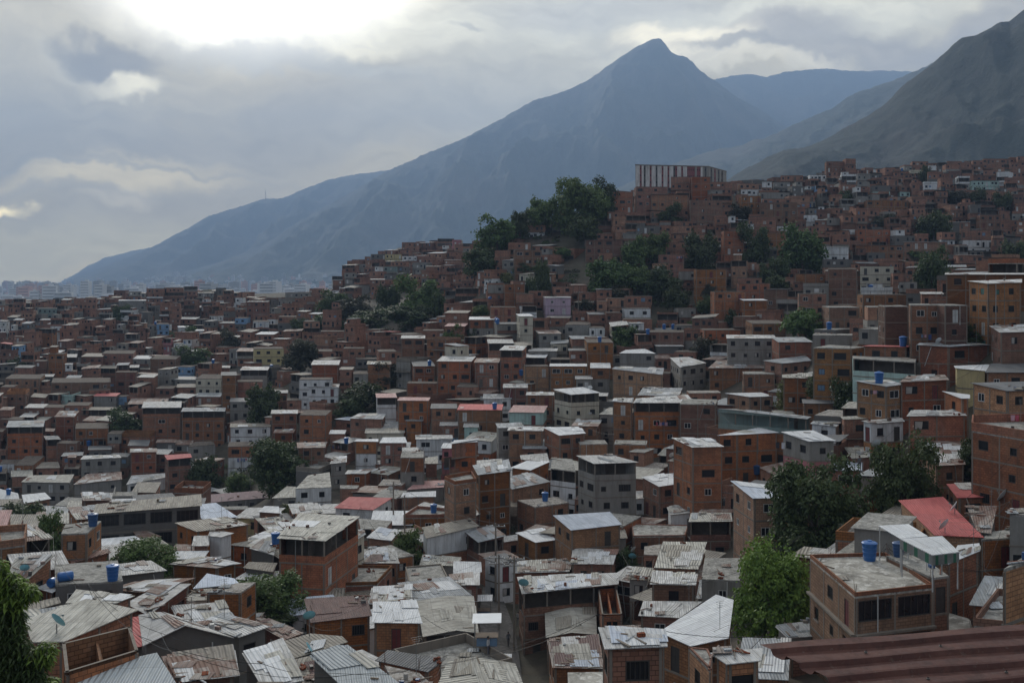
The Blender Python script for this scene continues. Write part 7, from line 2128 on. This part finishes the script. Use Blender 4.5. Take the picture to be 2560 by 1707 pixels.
for a in [('E',2190,1065,3.4,'laundry hanging on the front of the massive brick block',3),('F',1655,475,1.8,'pink and dark laundry below the window of the orange house front',4),('C',672,10,2.6,'white and blue laundry on the side of the pink and grey house',5),('B',1840,480,2.4,'pinkish laundry beside the big bluish roof',6),
          ('F',1310,850,1.6,'laundry hanging under the house above the blue barrel',7),('D',1640,1310,2.6,'row of small laundry above the largest dark tree',8),('D',2290,1225,3.0,'colourful laundry at the right of the slope foot',9),('F',2260,1015,1.5,'bright pink cloth hanging on the house with the dark felt roof',10),('S',1640,715,2.4,'pale laundry on the stacked brick house by the pale green tree',11)]:
    laundry(*a)
g1 = [s for s in small if 'tank' in s[1]]; g2 = [s for s in small if 'dish' in s[1]]
autolabel(g1); autolabel(g2)

# ---------------------------------------------------------------- odds and ends lying on the nearer roofs
def debris():
    rg = random.Random(3); mb = MB()
    ms = [M[k] for k in ('wood', 'd', 'conc', 'rg', 'rr', 'frame_k', 'd', 'tank_d', 'door_w', 'curtain', 'rustbar', 'h')]
    for i, o in roots.items():
        sp = SPECS[i]; r = sp['ring']; zs = sp['zs']
        if sp['roof'] in ('rw', 'rs', 'rd', 'rx') or sp.get('ridge') or sp.get('pit') or len(r) != 4: continue
        Yd = r[0][1]
        if Yd > 210: continue
        N = int(rg.uniform(0, 9) * (2.2 if sp['roof'] in ('rubble',) else 1))
        cxy = (rg.random(), rg.random())
        for _ in range(N):
            a = min(.93, max(.07, cxy[0] + rg.gauss(0, .25))); b = min(.93, max(.07, cxy[1] + rg.gauss(0, .25)))
            P = [lerp(lerp(r[0][k], r[1][k], a), lerp(r[3][k], r[2][k], a), b) for k in (0, 1)]
            z = lerp(lerp(zs[0], zs[1], a), lerp(zs[3], zs[2], a), b)
            t = rg.random(); rz = rg.uniform(0, 3.14)
            if t < .4: mb.box((P[0], P[1], z + .06), (rg.uniform(.5, 2.2), rg.uniform(.05, .14), .06), rg.choice(ms[:5]), rz)
            elif t < .65: mb.box((P[0], P[1], z + .12), (rg.uniform(.15, .5), rg.uniform(.15, .4), rg.uniform(.1, .3)), rg.choice(ms), rz)
            elif t < .69: mb.lathe([(.15, 0), (.17, .2), (.15, .38)], (P[0], P[1], z + .03), rg.choice(ms), 8)
            elif t < .9: mb.prism([(P[0] - .5, P[1] - .4, z + .12), (P[0] + .5, P[1] - .3, z + .1), (P[0] + .6, P[1] + .4, z + .2), (P[0] - .4, P[1] + .3, z + .16)], .02, rg.choice([M['rg'], M['rr'], M['rt']]))
            else:
                for k in range(5): mb.box((P[0] + rg.gauss(0, .25), P[1] + rg.gauss(0, .25), z + .08), (.34, .14, .12), M['d'], rg.uniform(0, 3))
    o = mb.build('roof_debris'); tag(o, 'planks, blocks, buckets and scrap left lying on the roofs', 'debris', kind='stuff')
debris()

def service_wires():
    rg = random.Random(12); mb = MB(); pts = []
    for i, o in roots.items():
        sp = SPECS[i]
        if sp['ring'][0][1] < 240: p = rg.choice(sp['ring']); pts.append(Vector((p[0], p[1], max(sp['zs']) + rg.uniform(.1, 1.2))))
    n = 0
    for a in pts:
        near = sorted((b for b in pts if 6 < (b - a).length < 26), key=lambda b: (b - a).length)
        for b in near[:rg.choice([0, 1, 1, 2, 3])]:
            prev = None; sag = (b - a).length * .05
            for k in range(7):
                t = k / 6; p = a.lerp(b, t) - Vector((0, 0, sag * 4 * t * (1 - t)))
                if prev is not None: mb.bar(prev, p, .014, M['cable'], 3)
                prev = p
    o = mb.build('service_wires'); tag(o, 'tangle of thin black service wires strung from roof to roof', 'wires', kind='stuff')
service_wires()
# ---------------------------------------------------------------- the distant city in the valley
def ground_at(x, y):
    ok, loc, n_, i_, ob, m_ = scene.ray_cast(dg, Vector((x, y, 2500)), Vector((0, 0, -1)))
    return loc.z if ok else -62.0
M['cw'] = m_plain('distant_white_wall', (0.62, 0.62, 0.61), .8, var=.1, scale=.02)
M['cp'] = m_plain('distant_pinkish_wall', (0.55, 0.35, 0.31), .8, var=.15, scale=.02)
M['cg'] = m_plain('distant_grey_wall', (0.40, 0.40, 0.39), .8, var=.2, scale=.02)
M['cwin'] = m_plain('distant_window_band', (0.10, 0.11, 0.12), .5)
def tower(mb, X0, Yd, z, W_, D_, H_, m, rz, bands=True, O=Vector((0, 0, 0)), wb=None):
    mb.box((X0 - O.x, Yd - O.y, z + H_ / 2 - O.z), (W_, D_, H_), m, rz)
    mb.box((X0 - O.x + W_ * .1, Yd - O.y, z + H_ + 1.5 - O.z), (W_ * .35, D_ * .4, 3.0), m, rz)
    if bands:
        wb = wb or mb; nf = max(2, int(H_ / 6))
        for k in range(nf):
            zz = z + (k + .5) * H_ / nf
            wb.box((X0 - O.x, Yd - O.y, zz - O.z), (W_ * .9, D_ + .6, 1.3), M['cwin'], rz)
rg = random.Random(31)
NAMED = [((-2,18),(430,515),'cw','narrow pale tower at the far left edge of the city'),((525,572),(435,492),'cp','left half of the broad pinkish slab tower in the city'),((573,615),(433,490),'cp','right half of the broad pinkish slab tower in the city'),((618,645),(396,490),'cw','first tall pale tower right of the pinkish slab'),((648,672),(400,490),'cg','second tall tower right of the pinkish slab'),((676,702),(394,488),'cw','third tall tower right of the pinkish slab'),
 ((720,745),(394,485),'cw','left tower of the pale city pair near the brick skyline'),((752,800),(390,485),'cg','wide grey tower behind the left skyline houses'),((845,865),(368,455),'cw','slim tower left of the twin pale towers'),((868,880),(380,455),'cp','thin pinkish tower next to the slim one'),((922,950),(392,455),'cw','left one of the twin pale towers'),((960,995),(390,450),'cw','right one of the twin pale towers'),
 ((1182,1225),(328,395),'cw','isolated pale block in the middle of the valley city'),((1240,1262),(330,395),'cg','narrow block right of the isolated pale one'),((62,150),(450,505),'cw','long low white building at the left of the city'),((210,242),(460,520),'cp','pinkish tower between the low white building and the slab'),((440,468),(440,505),'cp','first of three rosy towers left of the slab'),((472,500),(438,505),'cg','second of three rosy towers left of the slab'),((400,432),(445,505),'cp','third of three rosy towers left of the slab'),((1665,1705),(275,325),'cw','pale tower on the foot of the mountain'),((290,345),(478,505),'cw','low white domed block in the city')]
for (xa, xb), (ya, yb), mk, lab in NAMED:
    s = 2.735; u0, u1 = xa / s, xb / s; vt, vb = 560 + ya / s, 560 + yb / s
    Yd = 62 * F / max(vb - VH, 12) if vb < 735 else 4200
    Yd = min(6500, max(3600, Yd)); um = (u0 + u1) / 2
    X0 = (um - CX) / F * Yd; W_ = (u1 - u0) / F * Yd; zt = -(vt - VH) / F * Yd; z0 = ground_at(X0, Yd)
    root = empty('tower_block', (X0, Yd, z0)); tag(root, lab, 'tower', 'tower blocks of the valley city')
    mb = MB(); wb = MB(); tower(mb, 0, 0, 0, W_, W_ * .6, max(10, zt - z0), M[mk], rg.uniform(-.3, .3), True, wb=wb)
    mb.build('wall', root); wb.build('window_bands', root)
cb = MB(); n = 0
for _ in range(4200):
    Yd = rg.uniform(1900, 7000) if rg.random() < .75 else rg.uniform(7000, 12500)
    u = rg.uniform(-40, 1250)
    X0 = (u - CX) / F * Yd; z = ground_at(X0, Yd)
    v = VH - z / Yd * F
    if v < 693 + max(0, (500 - u)) * .02 or z > 25: continue
    big = rg.random() < .14 and v > 706
    W_ = rg.uniform(14, 34) if big else rg.uniform(8, 30); H_ = rg.uniform(24, 62) if big else rg.uniform(5, 17)
    mk = M[rg.choices(['cw', 'cp', 'cg'], [5, 1.6, 3])[0]]
    tower(cb, X0, Yd, z, W_, W_ * rg.uniform(.5, 1), H_, mk, rg.uniform(-.5, .5), big); n += 1
o = cb.build('distant_city'); tag(o, 'hazy mass of small pale buildings filling the valley', 'city', kind='stuff')
print('city', n)
tb = MB()
for _ in range(1500):
    Yd = rg.uniform(1500, 5500); u = rg.uniform(-40, 1250); X0 = (u - CX) / F * Yd; z = ground_at(X0, Yd)
    if VH - z / Yd * F < 700: continue
    r = rg.uniform(5, 13)
    for k in range(9):
        d = Vector((rg.gauss(0, 1), rg.gauss(0, 1), abs(rg.gauss(0, .6)))) * r * .5; nn = Vector((rg.gauss(0, .5), -.6, .8)).normalized(); t = nn.orthogonal().normalized() * r * .6; b = nn.cross(t)
        p = Vector((X0, Yd, z + 2)) + d; tb.poly([p - t, p - b, p + t, p + b], M['leaf_d'])
o = tb.build('valley_trees'); tag(o, 'dark woods scattered between the distant pale buildings', 'woods', kind='stuff')
make_haze()
